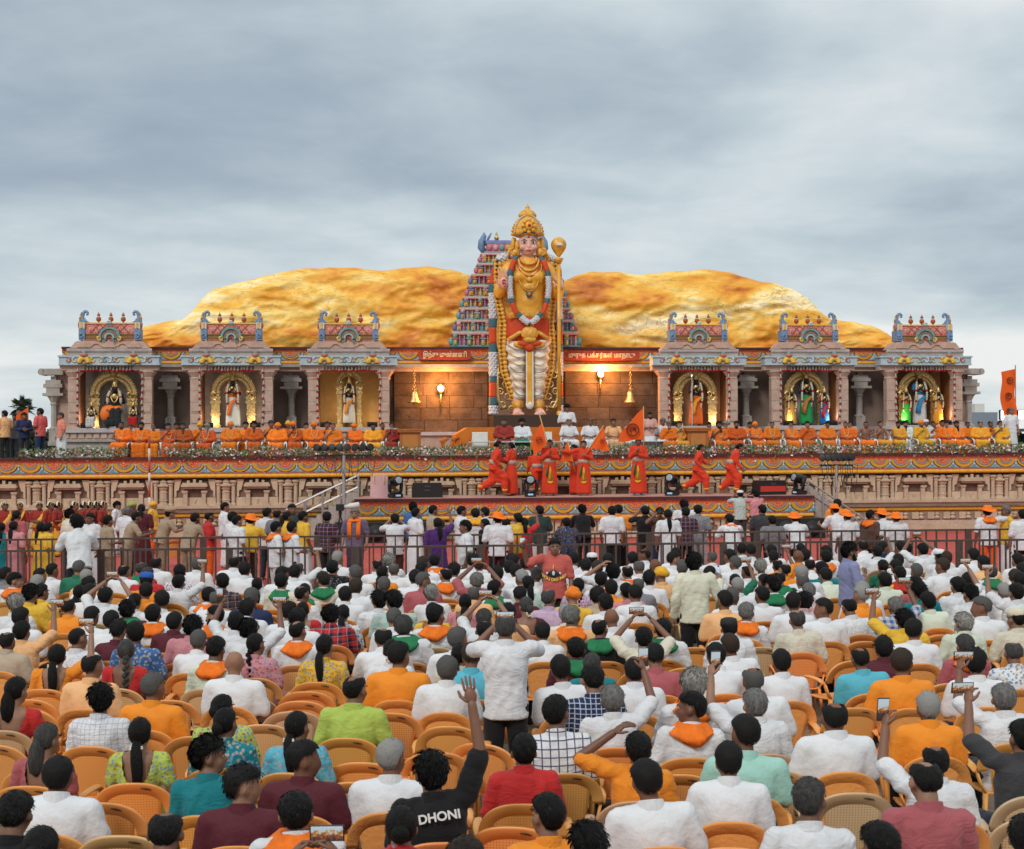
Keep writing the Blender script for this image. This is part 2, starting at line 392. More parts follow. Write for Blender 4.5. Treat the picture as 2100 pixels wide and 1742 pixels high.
def top_mesh(p, typ='short', seed=1.0, vox=.013):
    G = MB(); up, X, Fw = spine(p); un = up.normalized()
    if typ == 'robe':
        torso(G, p, [(-.22, .20, .16, .02), (0, .21, .17, .02), (.35, .20, .16, .01), (.65, .21, .155, .01), (.85, .20, .125, 0), (.97, .12, .09, -.005), (1.03, .075, .07, 0)])
    elif typ == 'blouse':
        torso(G, p, [(.10, .15, .122, 0), (.35, .150, .118, .005), (.65, .172, .125, .005), (.85, .165, .105, 0), (.97, .11, .085, -.005), (1.02, .07, .068, 0)])
    else:
        lo = -.50 if typ == 'kurta' and p['kind'] != 'seat' else (-.26 if p['kind'] != 'seat' else -.16)
        torso(G, p, [(lo, .188, .148, 0), (0, .180, .142, 0), (.35, .168, .134, .005), (.65, .190, .140, .005), (.85, .187, .118, -.003), (.955, .125, .09, -.008), (1.02, .072, .070, 0)])
    for s in 'RL':
        sh, el, wr = p['s' + s], p['e' + s], p['w' + s]
        r0 = .071 if typ != 'blouse' else .063
        G.cap(p['neck'] - un * .03, sh, .062, r0 - .008)
        if typ == 'none': continue
        if typ == 'robe' and s == 'R' and seed > 5: continue
        if typ in ('short', 'blouse', 'tee'):
            k = .86 if typ != 'blouse' else .6
            G.cap(sh, sh.lerp(el, k), r0, r0 - .006)
        else:
            G.cap(sh, el, r0, r0 - .012); G.cap(el, el.lerp(wr, .55 if typ == 'rolled' else .93), r0 - .012, .050)
            if typ == 'robe': G.cap(sh, el, .10, .09)
    keep = None
    if typ == 'blouse':
        c = p['neck'] - un * .02
        def keep(q):
            d = Vector(q) - c; a, b, e = d.dot(X), d.dot(un), d.dot(Fw)
            if e < .02 and (a / .115) ** 2 + (b / .21) ** 2 < 1: return False
            return not (abs(a) < .09 and b > -.03)
    H = remesh(G, vox, 2, wr_disp(.0095 if typ != 'robe' else .014, seed), keep)
    if typ in ('short', 'long', 'kurta', 'rolled'):
        n = 18; rs = []; c = p['neck'] + un * .0
        for q in range(n):
            a = 2 * PI * q / n; h = .034 - .024 * math.sin(a) - .010
            d = X * math.cos(a) + Fw * math.sin(a)
            rs.append([c + d * .066 + un * (-.01), c + d * .088 + un * (-.024), c + d * .0735 + un * (h + .014), c + d * .067 + un * (h + .016)])
        for q in range(n):                      # crisp folded collar
            a_, b_ = rs[q], rs[(q + 1) % n]
            for j in range(4): H.add([a_[j], b_[j], b_[(j + 1) % 4], a_[(j + 1) % 4]], [(0, 1, 2, 3)])
    return H
def low_mesh(p, typ='trousers', seed=2.0):
    G = MB(); up, X, Fw = spine(p); un = up.normalized()
    if typ == 'trousers':
        torso(G, p, [(-.16, .15, .125, 0), (0, .166, .132, 0), (.12, .160, .126, 0)])
        for s in 'RL':
            hp, kn, an = p['h' + s], p['k' + s], p['a' + s]
            G.cap(hp, kn, .098, .074); G.cap(kn, an + Vector((0, 0, .03)), .074, .062)
        return remesh(G, .016, 3, wr_disp(.007, seed))
    if typ == 'dance':
        torso(G, p, [(-.16, .16, .13, 0), (0, .172, .135, 0), (.14, .155, .12, 0)])
        for s in 'RL':
            hp, kn, an = p['h' + s], p['k' + s], p['a' + s]
            G.cap(hp, kn, .115, .13); G.cap(kn, an + Vector((0, 0, .07)), .135, .075)
        G.cap(p['pel'] + Fw * .06, (p['kR'] + p['kL']) / 2 + Fw * .03, .10, .11)
        return remesh(G, .017, 3, wr_disp(.016, seed))
    if p['kind'] == 'seat':                     # dhoti or robe over the lap and shins
        torso(G, p, [(-.16, .18, .14, 0), (0, .185, .15, 0), (.12, .175, .14, 0)])
        for s in 'RL':
            hp, kn, an = p['h' + s], p['k' + s], p['a' + s]
            G.cap(hp, kn, .12, .10); G.cap(kn, an + Vector((0, 0, .06)), .10, .105)
        G.cap((p['kR'] + p['kL']) / 2, (p['aR'] + p['aL']) / 2 + Vector((0, 0, .08)), .10, .11); G.cap(p['pel'], (p['kR'] + p['kL']) / 2, .11, .10)
        return remesh(G, .018, 3, wr_disp(.014, seed))
    rs = []; n = 40                              # standing: a pleated skirt of cloth
    c0 = p['pel'] + un * .10
    foot = (p['aR'] + p['aL']) / 2; foot = Vector((foot.x, foot.y, .06)); sp = (p['aR'] - p['aL']).length
    for i in range(15):
        t = i / 14; c = c0.lerp(foot, t); rx = .165 + (.03 + sp * .22) * t + .02 * math.sin(t * PI); ry = .130 + .06 * t + .02 * math.sin(t * PI)
        ring = []
        for q in range(n):
            a = 2 * PI * q / n; k = 1 + .055 * t * math.sin(a * 9 + seed * 7) + .04 * t * math.sin(a * 4 + seed * 3)
            ring.append(c + Vector((math.cos(a) * rx * k, math.sin(a) * ry * k, 0)))
        rs.append(ring)
    H = MB(); H.rings(rs); return H
# ---- hair and headgear, built round a head at the origin
def hair_mesh(kind, seed, sub=4, strands=True):
    bm = bmesh.new(); bmesh.ops.create_icosphere(bm, subdivisions=sub, radius=1.0)
    rough = {'short': .005, 'messy': .009, 'bald': .005, 'bun': .003, 'crop': .002}[kind]; thick = {'short': .017, 'messy': .021, 'bald': .013, 'bun': .014, 'crop': .005}[kind]
    kill = []
    for v in bm.verts:
        d = v.co.copy(); x, y, z = d
        front = max(0.0, y)
        line = (.36 if y > .6 else .04 + .32 * max(0, y + .22) / .82 if y > -.22 else -.62 + .66 * max(0, (y + .52)) / .30 if y > -.52 else -.62) + .06 * mnoise.noise(Vector((x * 4, y * 4, seed)))
        line -= .05 * seed % .1 if kind == 'messy' else 0
        if kind == 'bun': line = (.36 if y > .6 else -.25 + .6 * max(0, y + .15) / .75 if y > -.15 else -.70)
        m = z - line
        if kind == 'bald':
            r2 = (x / .52) ** 2 + ((y - .22 + .25 * (seed % 1)) / .80) ** 2 + .25 * mnoise.noise(Vector((x * 4, y * 4, seed)))
            if z > .12: m = min(m, (r2 - 1) * .45)
        if m < -.05: kill.append(v)
        k = max(0.0, min(1.0, (m + .05) / .28)); k = k ** .6
        nz = mnoise.noise(d * 3 + Vector((seed * 3, 0, 0))) * .5 + mnoise.noise(d * 9 + Vector((0, seed * 5, 0))) + .9 * mnoise.noise(Vector((x * 22, y * 22, z * 8 + seed)))
        e = 1.0 + 0
        t = thick * k + rough * nz * k + (.010 * k * max(0, z) if kind in ('short', 'messy') else 0)
        b = Vector((d.x * .077, d.y * .098, d.z * (.09 if z > 0 else .115)))
        v.co = b + Vector((0, -.012, .032)) + d * (t + .001)
    bmesh.ops.delete(bm, geom=kill, context='VERTS')
    nst = int({'short': 1500, 'messy': 1700, 'bald': 700, 'bun': 450, 'crop': 0}[kind] * (1 if strands else .2)); rh = random.Random(int(seed * 100)); bm.verts.ensure_lookup_table(); bm.normal_update(); ST = []
    cs = Vector((0, -.012, .032))
    for _ in range(nst):
        v = bm.verts[rh.randrange(len(bm.verts))]
        if _ % 3 == 0:
            for _q in range(6):
                if v.co.z - cs.z < -.015: break
                v = bm.verts[rh.randrange(len(bm.verts))]
        o = v.co - cs; nrm = o.normalized(); dn = Vector((rh.uniform(-.5, .5), -.55, -1.0 if o.z < .05 else -.35)); tg = (dn - nrm * dn.dot(nrm)).normalized()
        lift = {'short': .11, 'messy': .20, 'bald': .05, 'bun': .04}[kind] * rh.uniform(.3, 1.8); L = rh.uniform(.5, 1) * {'short': .036, 'messy': .052, 'bald': .03, 'bun': .06}[kind]
        sd_ = nrm.cross(tg) * .0024; p0 = v.co - nrm * .004; ST.append((p0 - sd_, p0 + sd_, p0 + tg * L * .6 + nrm * lift * L + sd_ * .6, p0 + tg * L + nrm * lift * L * rh.uniform(.5, 1.4)))
    me = bpy.data.meshes.new('hair'); bm.to_mesh(me); bm.free()
    H = MB(); H.v = [tuple(v.co) for v in me.vertices]; H.f = [tuple(q.vertices) for q in me.polygons]; H.m = [0] * len(H.f); bpy.data.meshes.remove(me)
    for i_, q in enumerate(ST): H.mat(1 if strands and i_ % 5 < 2 else 0).add(q, [(0, 1, 2, 3)])
    H.mat(0)
    return H
def M_hair(): return mat('hair', objc=True, r=.55, var=.45, vs=26, fine=.25, stretch=(1.6, 1.6, .25), bump=.9, bs=90, spec=.22)
HAIR = {}
def get_hair(k):
    if k in HAIR: return HAIR[k]
    kind, i = k[0], int(k[1]); s = i * 1.37 + .4
    mats = [M_hair(), mat('hair_dark', objc=True, dim=.30, r=.5, spec=.25)] if kind in 'bmlsupdq' else [M_hair()]
    if kind == 'b': H = hair_mesh('short', s)
    elif kind == 'm': H = hair_mesh('messy', s)
    elif kind == 'l': H = hair_mesh('bald', s)
    elif kind == 's': H = hair_mesh('crop', s)
    elif kind in 'updq':
        H = hair_mesh('bun', s)
        if kind == 'u':
            H.ell((0, -.125, -.015 + .02 * (i % 2)), (.052, .040, .055), 14, 10)
        elif kind == 'p':
            pts = [(0, -.10, -.03), (0, -.135, -.09), (.008, -.15, -.17), (.015, -.155, -.26), (.01, -.15, -.34), (.005, -.14, -.40)]
            H.tube(pts, [.035, .046, .050, .046, .036, .012], 12, flat=.6)
        elif kind == 'd':
            H.ell((0, -.105, -.05), (.036, .03, .036), 12, 8)
            for q in range(9):
                sx = .013 * (1 if q % 2 else -1); H.ell((sx, -.135 - .003 * q, -.085 - q * .034), (.030 - q * .0012, .022, .028), 10, 6)
            H.cap((0, -.155, -.385), (0, -.15, -.44), .016, .006, 8)
        else:                                   # loose long hair
            H.tube([(0, -.085, .02), (0, -.105, -.06), (0, -.115, -.14), (.01, -.115, -.21), (.01, -.10, -.25)], [.055, .082, .085, .075, .03], 16, flat=.55)
    elif kind == 't':                           # wound turban
        H = MB(); rs = []
        for a in range(36):
            th = 2 * PI * a / 36; rs.append([Vector((math.cos(th) * (.066 + .045 * math.cos(f)), -.015 + math.sin(th) * (.085 + .045 * math.cos(f)), .045 + .01 * math.sin(th * 2) + .055 * math.sin(f))) for f in (2 * PI * q / 10 for q in range(10))])
        H.rings(rs, False, True)
        H.ell((0, -.012, .075), (.085, .105, .075), 16, 10)
        H.v = [tuple(Vector(q) * (1 + .06 * mnoise.noise(Vector((q[0] * 14, q[1] * 14, q[2] * 60 + i)))) ) for q in H.v]
        mats = [mat('turban_cloth', objc=True, r=.85, var=.25, vs=25, bump=.4, bs=30)]
    elif kind == 'h':                           # floppy brimmed hat
        H = MB(); rs = []
        for r, z in ((.03, .165), (.075, .155), (.095, .11), (.103, .065), (.145, .050), (.180, .045), (.178, .040), (.10, .045)):
            rs.append([Vector((math.cos(a) * r, -.01 + math.sin(a) * r * 1.08, z + (.028 * math.sin(2 * a + i) * (r - .1) / .08 if r > .11 else .008 * math.sin(3 * a)))) for a in (2 * PI * q / 24 for q in range(24))])
        H.rings(rs); mats = [mat('hat_cloth', objc=True, r=.8, var=.15, vs=20)]
    elif kind == 'c':                           # cap; odd: with a peak
        H = MB(); H.lathe([(.092, .04), (.096, .09), (.085, .128), (.05, .142), (.01, .145)], 18, (0, -.01, 0), 1.14)
        if i % 2: H.prism([(0, 0)] * 3, 0, 0) if False else H.tube([(-.07, .085, .052), (0, .16, .045), (.07, .085, .052)], [.02, .03, .02], 8, flat=.25)
        mats = [mat('cap_cloth', objc=True, r=.8, var=.1, vs=20)]
    elif kind == 'k':                           # police cap
        H = MB(); H.lathe([(.09, .045), (.092, .075), (.125, .115), (.118, .13), (.02, .135)], 20, (0, -.01, 0), 1.1); H.tube([(-.065, .09, .05), (0, .15, .035), (.065, .09, .05)], [.02, .03, .02], 8, flat=.25)
        mats = [mat('cap_cloth', objc=True, r=.8, var=.1, vs=20)]
    HAIR[k] = H.mesh('hair', mats, True, kind not in 'bmlsupdq'); return HAIR[k]
def beard_mesh(long):
    key = 'beard%d' % long
    if key in HAIR: return HAIR[key]
    H = MB(); H.ell((0, .046, -.088), (.050, .052, .045), 14, 8)
    for s in (-1, 1): H.ell((s * .052, .03, -.05), (.016, .03, .05), 8, 6)
    H.tube([(-.03, .098, -.052), (0, .106, -.048), (.03, .098, -.052)], [.007, .010, .007], 8)
    if long: H.tube([(0, .06, -.10), (0, .085, -.17), (0, .085, -.25), (0, .07, -.33)], [.045, .045, .035, .01], 10, flat=.6)
    H.v = [tuple(Vector(q) + Vector((1, 1, 1)) * .006 * mnoise.noise(Vector(q) * 60)) for q in H.v]
    HAIR[key] = H.mesh('beard', [M_hair()], True); return HAIR[key]
def flower_strip():
    if 'fl' in HAIR: return HAIR['fl']
    H = MB(); rd = random.Random(3)
    for q in range(34):
        a = PI * (.15 + .7 * q / 33) ; H.ell((math.cos(a) * .055 + rd.uniform(-.006, .006), -.128 + rd.uniform(-.012, .004), -.03 - math.sin(a) * .075 + rd.uniform(-.008, .008)), (.009, .009, .009), 6, 4)
    HAIR['fl'] = H.mesh('hair_flowers', [mat('jasmine', (.75, .71, .58), r=.7, var=.2, vs=40)], True); return HAIR['fl']
def scarf_mesh(i):
    key = 'scarf%d' % i
    if key in HAIR: return HAIR[key]
    n = 28; rs = []
    for q in range(n):
        a = 2 * PI * q / n; back = max(0, -math.sin(a)); fr = max(0, math.sin(a)); w = 1 + .12 * math.sin(5 * a + i * 2)
        d = Vector((math.cos(a), math.sin(a) * .92, 0)); z = Vector((0, 0, 1))
        rs.append([d * .070 + z * .035, d * (.098 * w) + z * .045, d * (.132 * w + .03 * abs(math.cos(a)) + .012 * back) + z * (-.008 - .05 * back), d * (.142 * w + .035 * abs(math.cos(a)) + .026 * back) + z * (-.032 - .095 * back ** 3), d * .075 + z * (-.02)])
    H = MB(); H.rings(rs, False, True)
    if i >= 2:                                  # ends hanging down the chest
        for s in (-1, 1): H.tube([(s * .085, .09, .01), (s * .095, .155, -.10), (s * .09, .165, -.25), (s * .085, .16, -.42)], [.04, .045, .045, .045], 8, flat=.22)
    H.v = [tuple(Vector(q) * (1 + .08 * mnoise.noise(Vector(q) * 28 + Vector((i * 4, 0, 0))))) for q in H.v]
    HAIR[key] = H.mesh('scarf', [mat('scarf_cloth', objc=True, r=.85, var=.25, vs=18, bump=.3, bs=40)], True); return HAIR[key]
# ---- poses
POSE = {
 'S0': pose(), 'S1': pose(hy=24, hr=3, head=(-.01, .02, 1.172)), 'S2': pose(hy=-26, hr=-4, head=(.012, .02, 1.172)), 'S3': pose(hp=-14, head=(0, .035, 1.165)),
 'S4': pose(neck=(0, .09, 1.0), head=(0, .16, 1.13), hp=-6, sR=(.185, .085, .945), sL=(-.185, .085, .945), eR=(.25, .2, .70), eL=(-.25, .2, .70), wR=(.10, .40, .66), wL=(-.10, .40, .66)),
 'S5': pose(hy=72, head=(-.012, .015, 1.172)), 'S6': pose(hy=-72, head=(.012, .015, 1.172)),
 'S7': pose(neck=(-.035, -.02, 1.025), head=(-.055, .02, 1.165), hr=-6, hy=8, sR=(.155, -.015, .985), sL=(-.22, -.015, .95)),
 'SB': pose(sR=(.19, .01, 1.0), sL=(-.19, .01, 1.0), eR=(.30, .17, 1.13), eL=(-.30, .17, 1.13), wR=(.11, .33, 1.33), wL=(-.11, .33, 1.33), cR=.9, cL=.9, nR=(-1, .3, 0), nL=(1, .3, 0)),
 'SR': pose(sR=(.19, .0, 1.0), eR=(.32, .12, 1.14), wR=(.27, .25, 1.36), cR=.7, nR=(-.8, .6, 0)),
 'SL': pose(sL=(-.19, .0, 1.0), eL=(-.32, .12, 1.14), wL=(-.27, .25, 1.36), cL=.7, nL=(.8, .6, 0)),
 'SA': pose(hy=12, head=(-.02, .03, 1.165), sR=(.185, .0, 1.03), eR=(.275, .02, 1.31), wR=(.235, .04, 1.60), cR=.12, nR=(0, 1, 0)),
 'SH': pose(sL=(-.19, 0, 1.01), eL=(-.42, .04, 1.09), wL=(-.17, .06, 1.275), cL=.45, nL=(0, .2, -1)),
 'SM': pose(hp=2, eR=(.27, .04, .74), eL=(-.27, .04, .74), wR=(.06, .27, .70), wL=(-.06, .27, .70)),                         # hands folded in the lap
 'SN': pose(hp=2, hy=18, eR=(.27, .04, .74), eL=(-.27, .04, .74), wR=(.05, .20, .98), wL=(-.08, .28, .69), head=(.01, .03, 1.165)), # one hand at the chin
 'T0': pose('stand'), 'T1': pose('stand', hy=20, eR=(.25, .0, 1.12), eL=(-.25, .0, 1.12), wR=(.07, .24, 1.12), wL=(-.07, .24, 1.10)),
 'T2': pose('stand', sR=(.19, .02, 1.40), sL=(-.19, .02, 1.40), eR=(.28, .20, 1.36), eL=(-.28, .20, 1.36), wR=(.09, .26, 1.56), wL=(-.09, .26, 1.56), cR=.9, cL=.9, nR=(-1, .2, 0), nL=(1, .2, 0)),
 'T3': pose('stand', neck=(0, .14, 1.385), head=(0, .22, 1.52), sR=(.185, .13, 1.335), sL=(-.185, .13, 1.335), eR=(.27, .24, 1.12), eL=(-.27, .24, 1.12), wR=(.22, .46, 1.17), wL=(-.22, .46, 1.17)),
 'T4': pose('stand', hy=14, sR=(.185, .0, 1.42), eR=(.30, .16, 1.52), wR=(.26, .26, 1.76), cR=.7, nR=(-.8, .6, 0)),
 'T5': pose('stand', hy=-30, sR=(.19, .02, 1.40), eR=(.46, .12, 1.40), wR=(.70, .14, 1.47), nR=(0, 0, -1)),
 'T6': pose('stand', hy=-20, sR=(.185, .0, 1.39), eR=(.29, .03, 1.13), wR=(.34, .22, 1.33), cR=.4, nR=(-.3, .9, 0)),               # waving, forearm up
 'T7': pose('stand', hy=0, eR=(.26, .02, 1.12), wR=(.02, .23, 1.25), sL=(-.19, .03, 1.39), eL=(-.42, .12, 1.26), wL=(-.66, .18, 1.20), nR=(0, -1, 0), nL=(0, 0, -1), cR=1.1),
 'T8': pose('stand', hp=4, hy=12, sR=(.185, .02, 1.41), eR=(.40, .14, 1.34), wR=(.44, .26, 1.58), cR=.9, nR=(-1, 0, 0)),            # selfie
 'T9': pose('stand', hy=-40, pel=(0, 0, .94)),
 'D0': pose('stand', eR=(.24, .04, 1.13), wR=(.02, .22, 1.28), eL=(-.24, .04, 1.13), wL=(-.02, .24, 1.18), cR=1.2, cL=1.2, nR=(0, 0, 1), nL=(0, 0, 1)),
 'D1': pose('stand', pel=(0, 0, .90), neck=(0, .10, 1.38), head=(0, .15, 1.52), sR=(.18, .09, 1.33), sL=(-.18, .09, 1.33), eR=(.22, -.06, 1.10), wR=(.20, .10, .92), eL=(-.22, .20, 1.10), wL=(-.20, .36, 1.02),
            hR=(.09, 0, .88), kR=(.10, .28, .55), aR=(.10, .30, .10), hL=(-.09, 0, .88), kL=(-.10, -.02, .47), aL=(-.10, -.40, .20)),
 'D2': pose('stand', pel=(0, 0, .88), neck=(0, .20, 1.32), head=(0, .29, 1.43), hp=-12, sR=(.18, .18, 1.27), sL=(-.18, .18, 1.27), eR=(.22, .16, 1.0), wR=(.20, .30, .80), eL=(-.22, .18, 1.0), wL=(-.2, .34, .82),
            hR=(.09, 0, .86), kR=(.11, .22, .48), aR=(.11, .16, .075), hL=(-.09, 0, .86), kL=(-.11, -.02, .44), aL=(-.11, -.30, .12)),
 'D3': pose('stand', hy=-10, sR=(.19, .03, 1.40), eR=(.44, .12, 1.34), wR=(.68, .16, 1.38), eL=(-.25, .05, 1.13), wL=(-.04, .24, 1.24), nR=(0, 0, -1), cL=1.1),
}
BODY, TOP, LOW = {}, {}, {}
def get_body(k):
    if k not in BODY: BODY[k] = body_mesh(POSE[k], .012 if k in ('T8', 'T6', 'T7', 'SA', 'SH') else .0135)
    return BODY[k]
TKEY = {'S1': 'S0', 'S2': 'S0', 'S3': 'S0', 'S5': 'S0', 'S6': 'S0', 'T9': 'T0'}
def cloth(key):
    base = dict(objc=True, r=.85, var=.14, vs=5, bump=.42, bs=20, spec=.2, fine=.05, sheen=.1, crease=.42)
    sp = {'plain': {}, 'p': dict(pat='plaid', pc=(.02, .025, .06), ps=11), 'P': dict(pat='plaid', pc=(.55, .55, .55), ps=13), 'g': dict(pat='grid', pc=(.10, .10, .16), ps=17),
          'G': dict(pat='grid', pc=(.45, .50, .60), ps=24), 'f': dict(pat='floral', pc=(.40, .08, .10), ps=34), 'F': dict(pat='floral', pc=(.15, .30, .50), ps=30),
          'd': dict(pat='dots', pc=(.38, .40, .46), ps=46), 'D': dict(pat='dots', pc=(.6, .6, .6), ps=48), 'y': dict(pat='floral', pc=(.50, .24, .03), ps=36), 's': dict(pat='stripe', pc=(.5, .55, .65), ps=30)}[key]
    base.update(sp); return mat('cloth_' + {'plain': 'plain', 'p': 'plaid_dark', 'P': 'plaid_light', 'g': 'grid_dark', 'G': 'grid_pale', 'f': 'floral_red', 'F': 'floral_blue', 'd': 'dots_grey', 'D': 'dots_white', 'y': 'floral_amber', 's': 'stripe_pale'}[key], **base)
def get_top(k, typ, pat, var):
    k = TKEY.get(k, k); key = (k, typ, var)
    if key not in TOP: TOP[key] = top_mesh(POSE[k], typ, 1.3 + var * 2.1 + (5 if typ == 'robe' and var else 0))
    return meshmat(TOP, key, 'shirt', pat)
def get_low(k, typ, pat='plain', var=0):
    k = TKEY.get(k, k); key = (k, typ, var)
    if key not in LOW: LOW[key] = low_mesh(POSE[k], typ, 2.0 + var)
    return meshmat(LOW, key, typ, pat)
MM = {}
def meshmat(D, key, name, pat):
    kk = (id(D), key, pat)
    if kk not in MM: MM[kk] = fin(D[key], name, [cloth(pat)])
    return MM[kk]
C4 = lambda c: (c[0], c[1], c[2], 1.0)
# ------------------------------------------------------------------ ground
g = MB(); n = 60
g.add([(-3000, -200, 0), (3000, -200, 0), (3000, 4000, 0), (-3000, 4000, 0)], [(0, 1, 2, 3)])
struct(g.build('ground', mat('sand_ground', (.34, .26, .18), r=.95, c2=(.25, .19, .13), vs=1.2, fine=.25, bump=.5, bs=25)))
g = MB(); a0, a1 = SP(-24, -11.2 - 20.6), SP(24, -11.2 - 20.6); b0, b1 = SP(-24, 2), SP(24, 2)
z = Vector((0, 0, .012))
g.add([a0 + z, a1 + z, b1 + z, b0 + z], [(0, 1, 2, 3)])
struct(g.build('carpet', mat('red_carpet', (.52, .10, .075), r=.95, c2=(.44, .075, .06), vs=.7, fine=.2, bump=.3, bs=40)))
# ------------------------------------------------------------------ stackable plastic chair
def yb(x, z): return -.20 - .10 * (z - .42) / .42 + .42 * x * x
def chair_parts():
    out = []
    P = mat('chair_plastic', objc=True, r=.42, var=.07, vs=3, spec=.45, bump=.03, bs=120)
    PP = mat('chair_weave', objc=True, r=.5, var=.06, vs=3, spec=.4, pat='holes', ps=52)
    g = MB(); rs = []; nn_ = 30
    for i in range(nn_ + 1):
        t = PI * i / nn_; c, s = math.cos(t), math.sin(t)
        ox, oz = .278 * math.copysign(abs(c) ** .78, c), .60 + .245 * s ** .9
        ix, iz = .205 * math.copysign(abs(c) ** .75, c), .60 + .165 * s ** .9
        rs.append([Vector((ix, yb(ix, iz) - .004, iz)), Vector((ox, yb(ox, oz) - .012, oz - .01)), Vector((ox * 1.01, yb(ox, oz) - .022, oz + .006)), Vector((ox, yb(ox, oz) + .012, oz + .004)), Vector((ix, yb(ix, iz) + .010, iz))])
    g.rings(rs); out.append(('back', g, P, True))
    g = MB(); y_ = yb(.09, .80); g.tube([(.055, yb(.055, .812) - .022, .812), (.09, y_ - .022, .806), (.125, yb(.125, .797) - .020, .797)], [.004, .008, .004], 6, flat=.8); out.append(('maker_mark', g, mat('mark_black', (.03, .015, .01), r=.6), True))
    g = MB(); rs = []
    for i in range(13):
        t = i / 12; w = .152 + .05 * t; ring = []
        for s in (-1, 1):
            for q in range(11):
                x = w * (q / 5 - 1) * s * -1; z = .41 + (.345 + .065 * (1 - (x / .21) ** 2) - .0) * t
                ring.append(Vector((x, yb(x, z) + .004 * s, z)))
        rs.append(ring)
    g.rings(rs); out.append(('weave_panel', g, PP, True))
    g = MB()
    rs = []
    for i in range(9):
        t = i / 8; y = -.22 + .46 * t; w = .20 + .03 * math.sin(t * PI * .8); dz = -.012 * math.sin(t * PI) - (.03 * max(0, t - .85) / .15)
        rs.append([Vector((w * (q / 4 - 1), y, .425 + dz - .012 * (1 - ((q - 4) / 4) ** 2))) for q in range(9)] + [Vector((w * (q / 4 - 1), y, .405 + dz)) for q in range(8, -1, -1)])
    g.rings(rs); out.append(('seat', g, P, True))
    for s in (-1, 1):
        g = MB(); g.tube([(s * .272, -.185, .585), (s * .287, -.10, .625), (s * .290, .02, .635), (s * .285, .13, .63), (s * .272, .20, .60), (s * .262, .225, .55)], [.030, .034, .034, .034, .032, .03], 10, flat=.45)
        g.tube([(s * .272, -.18, .60), (s * .25, -.20, .50), (s * .212, -.205, .42)], [.028, .03, .03], 8, flat=.4)
        out.append(('armrest', g, P, True))
        g = MB(); g.tube([(s * .264, .222, .58), (s * .256, .24, .40), (s * .25, .262, 0)], [.034, .032, .022], 8, flat=.55); out.append(('leg', g, P, True))
        g = MB(); g.tube([(s * .205, -.19, .43), (s * .225, -.24, .25), (s * .245, -.30, 0)], [.036, .032, .022], 8, flat=.55); out.append(('leg', g, P, True))
    return out
CP = [(nm, g, m, g.mesh('chair_' + nm, [m], sm)) for nm, g, m, sm in chair_parts()]
whole = MB()
for nm, g, m, me in CP:
    if nm == 'maker_mark': continue
    whole.mat(1 if nm == 'weave_panel' else 0); b = len(whole.v); whole.add(g.v, g.f)
CHAIR1 = whole.mesh('plastic_chair', [MATS['chair_plastic'], MATS['chair_weave']], True)
LABELQ = []                                    # (object, noun phrase, image x, image y, category, group) waiting for a label that singles it out
def chair(loc, rz, col, px, py, detail, look, group='plastic chairs on the sand'):
    if detail:
        r = ob('plastic_chair', None, None, loc, rz, (K * 1.08, K * 1.02, K * .99))
        for nm, g, m, me in CP:
            c = ob(nm, me, r); c.color = C4(col)
    else:
        r = ob('plastic_chair', CHAIR1, None, loc, rz, K); r.color = C4(col)
    LABELQ.append([r, look, px, py, 'chair', group]); return r
CH = {'o': (.88, .375, .105), 't': (.70, .48, .27), 'p': (.90, .52, .22), 'w': (.72, .72, .72)}
CHN = {'o': 'orange', 't': 'tan', 'p': 'pale orange', 'w': 'white'}
# ------------------------------------------------------------------ people
CL = {'W': (.70, .72, .75), 'C': (.68, .64, .52), 'O': (.82, .27, .025), 'Q': (.80, .46, .22), 'R': (.52, .03, .03), 'M': (.095, .018, .028), 'E': (.02, .15, .085), 'L': (.43, .57, .11), 'T': (.012, .20, .235),
      'B': (.045, .13, .34), 'N': (.018, .03, .085), 'K': (.012, .012, .014), 'Y': (.76, .47, .05), 'P': (.60, .26, .29), 'V': (.58, .42, .57), 'S': (.20, .20, .22), 'A': (.10, .44, .57), 'I': (.34, .60, .52),
      'U': (.12, .06, .045), 'G': (.44, .36, .27), 'H': (.63, .70, .58), 'Z': (.40, .105, .12), 'X': (.24, .26, .44), 'J': (.07, .022, .14), 'D': (.03, .055, .05), 'F': (.36, .28, .19), 'k': (.05, .05, .055), 'v': (.16, .12, .20), 'r': (.72, .07, .04), 'd': (.30, .035, .025)}
CLN = {'W': 'white', 'C': 'cream', 'O': 'orange', 'Q': 'peach', 'R': 'red', 'M': 'maroon', 'E': 'dark green', 'L': 'lime green', 'T': 'teal', 'B': 'blue', 'N': 'navy', 'K': 'black', 'Y': 'yellow', 'P': 'pink', 'V': 'lilac',
       'S': 'grey', 'A': 'turquoise', 'I': 'mint', 'U': 'brown', 'G': 'beige', 'H': 'pale green', 'Z': 'rose red', 'X': 'lavender blue', 'J': 'purple', 'D': 'blackish green', 'F': 'khaki', 'k': 'charcoal', 'v': 'plum grey', 'r': 'scarlet', 'd': 'dark red'}
PTN = {'plain': '', 'p': ' plaid', 'P': ' check', 'g': ' checked', 'G': ' grid', 'f': ' floral', 'F': ' printed', 'd': ' dotted', 'D': ' spotted', 'y': ' patterned', 's': ' striped'}
HC = {'k': (.0065, .006, .006), 'g': (.075, .073, .07), 'G': (.24, .235, .225), 'w': (.50, .48, .44), 'n': (.032, .020, .014)}
SK = [(.21, .100, .062), (.25, .128, .080), (.165, .076, .047), (.29, .155, .10), (.19, .088, .056)]
rnd = random.Random(11)
PEOPLE = []
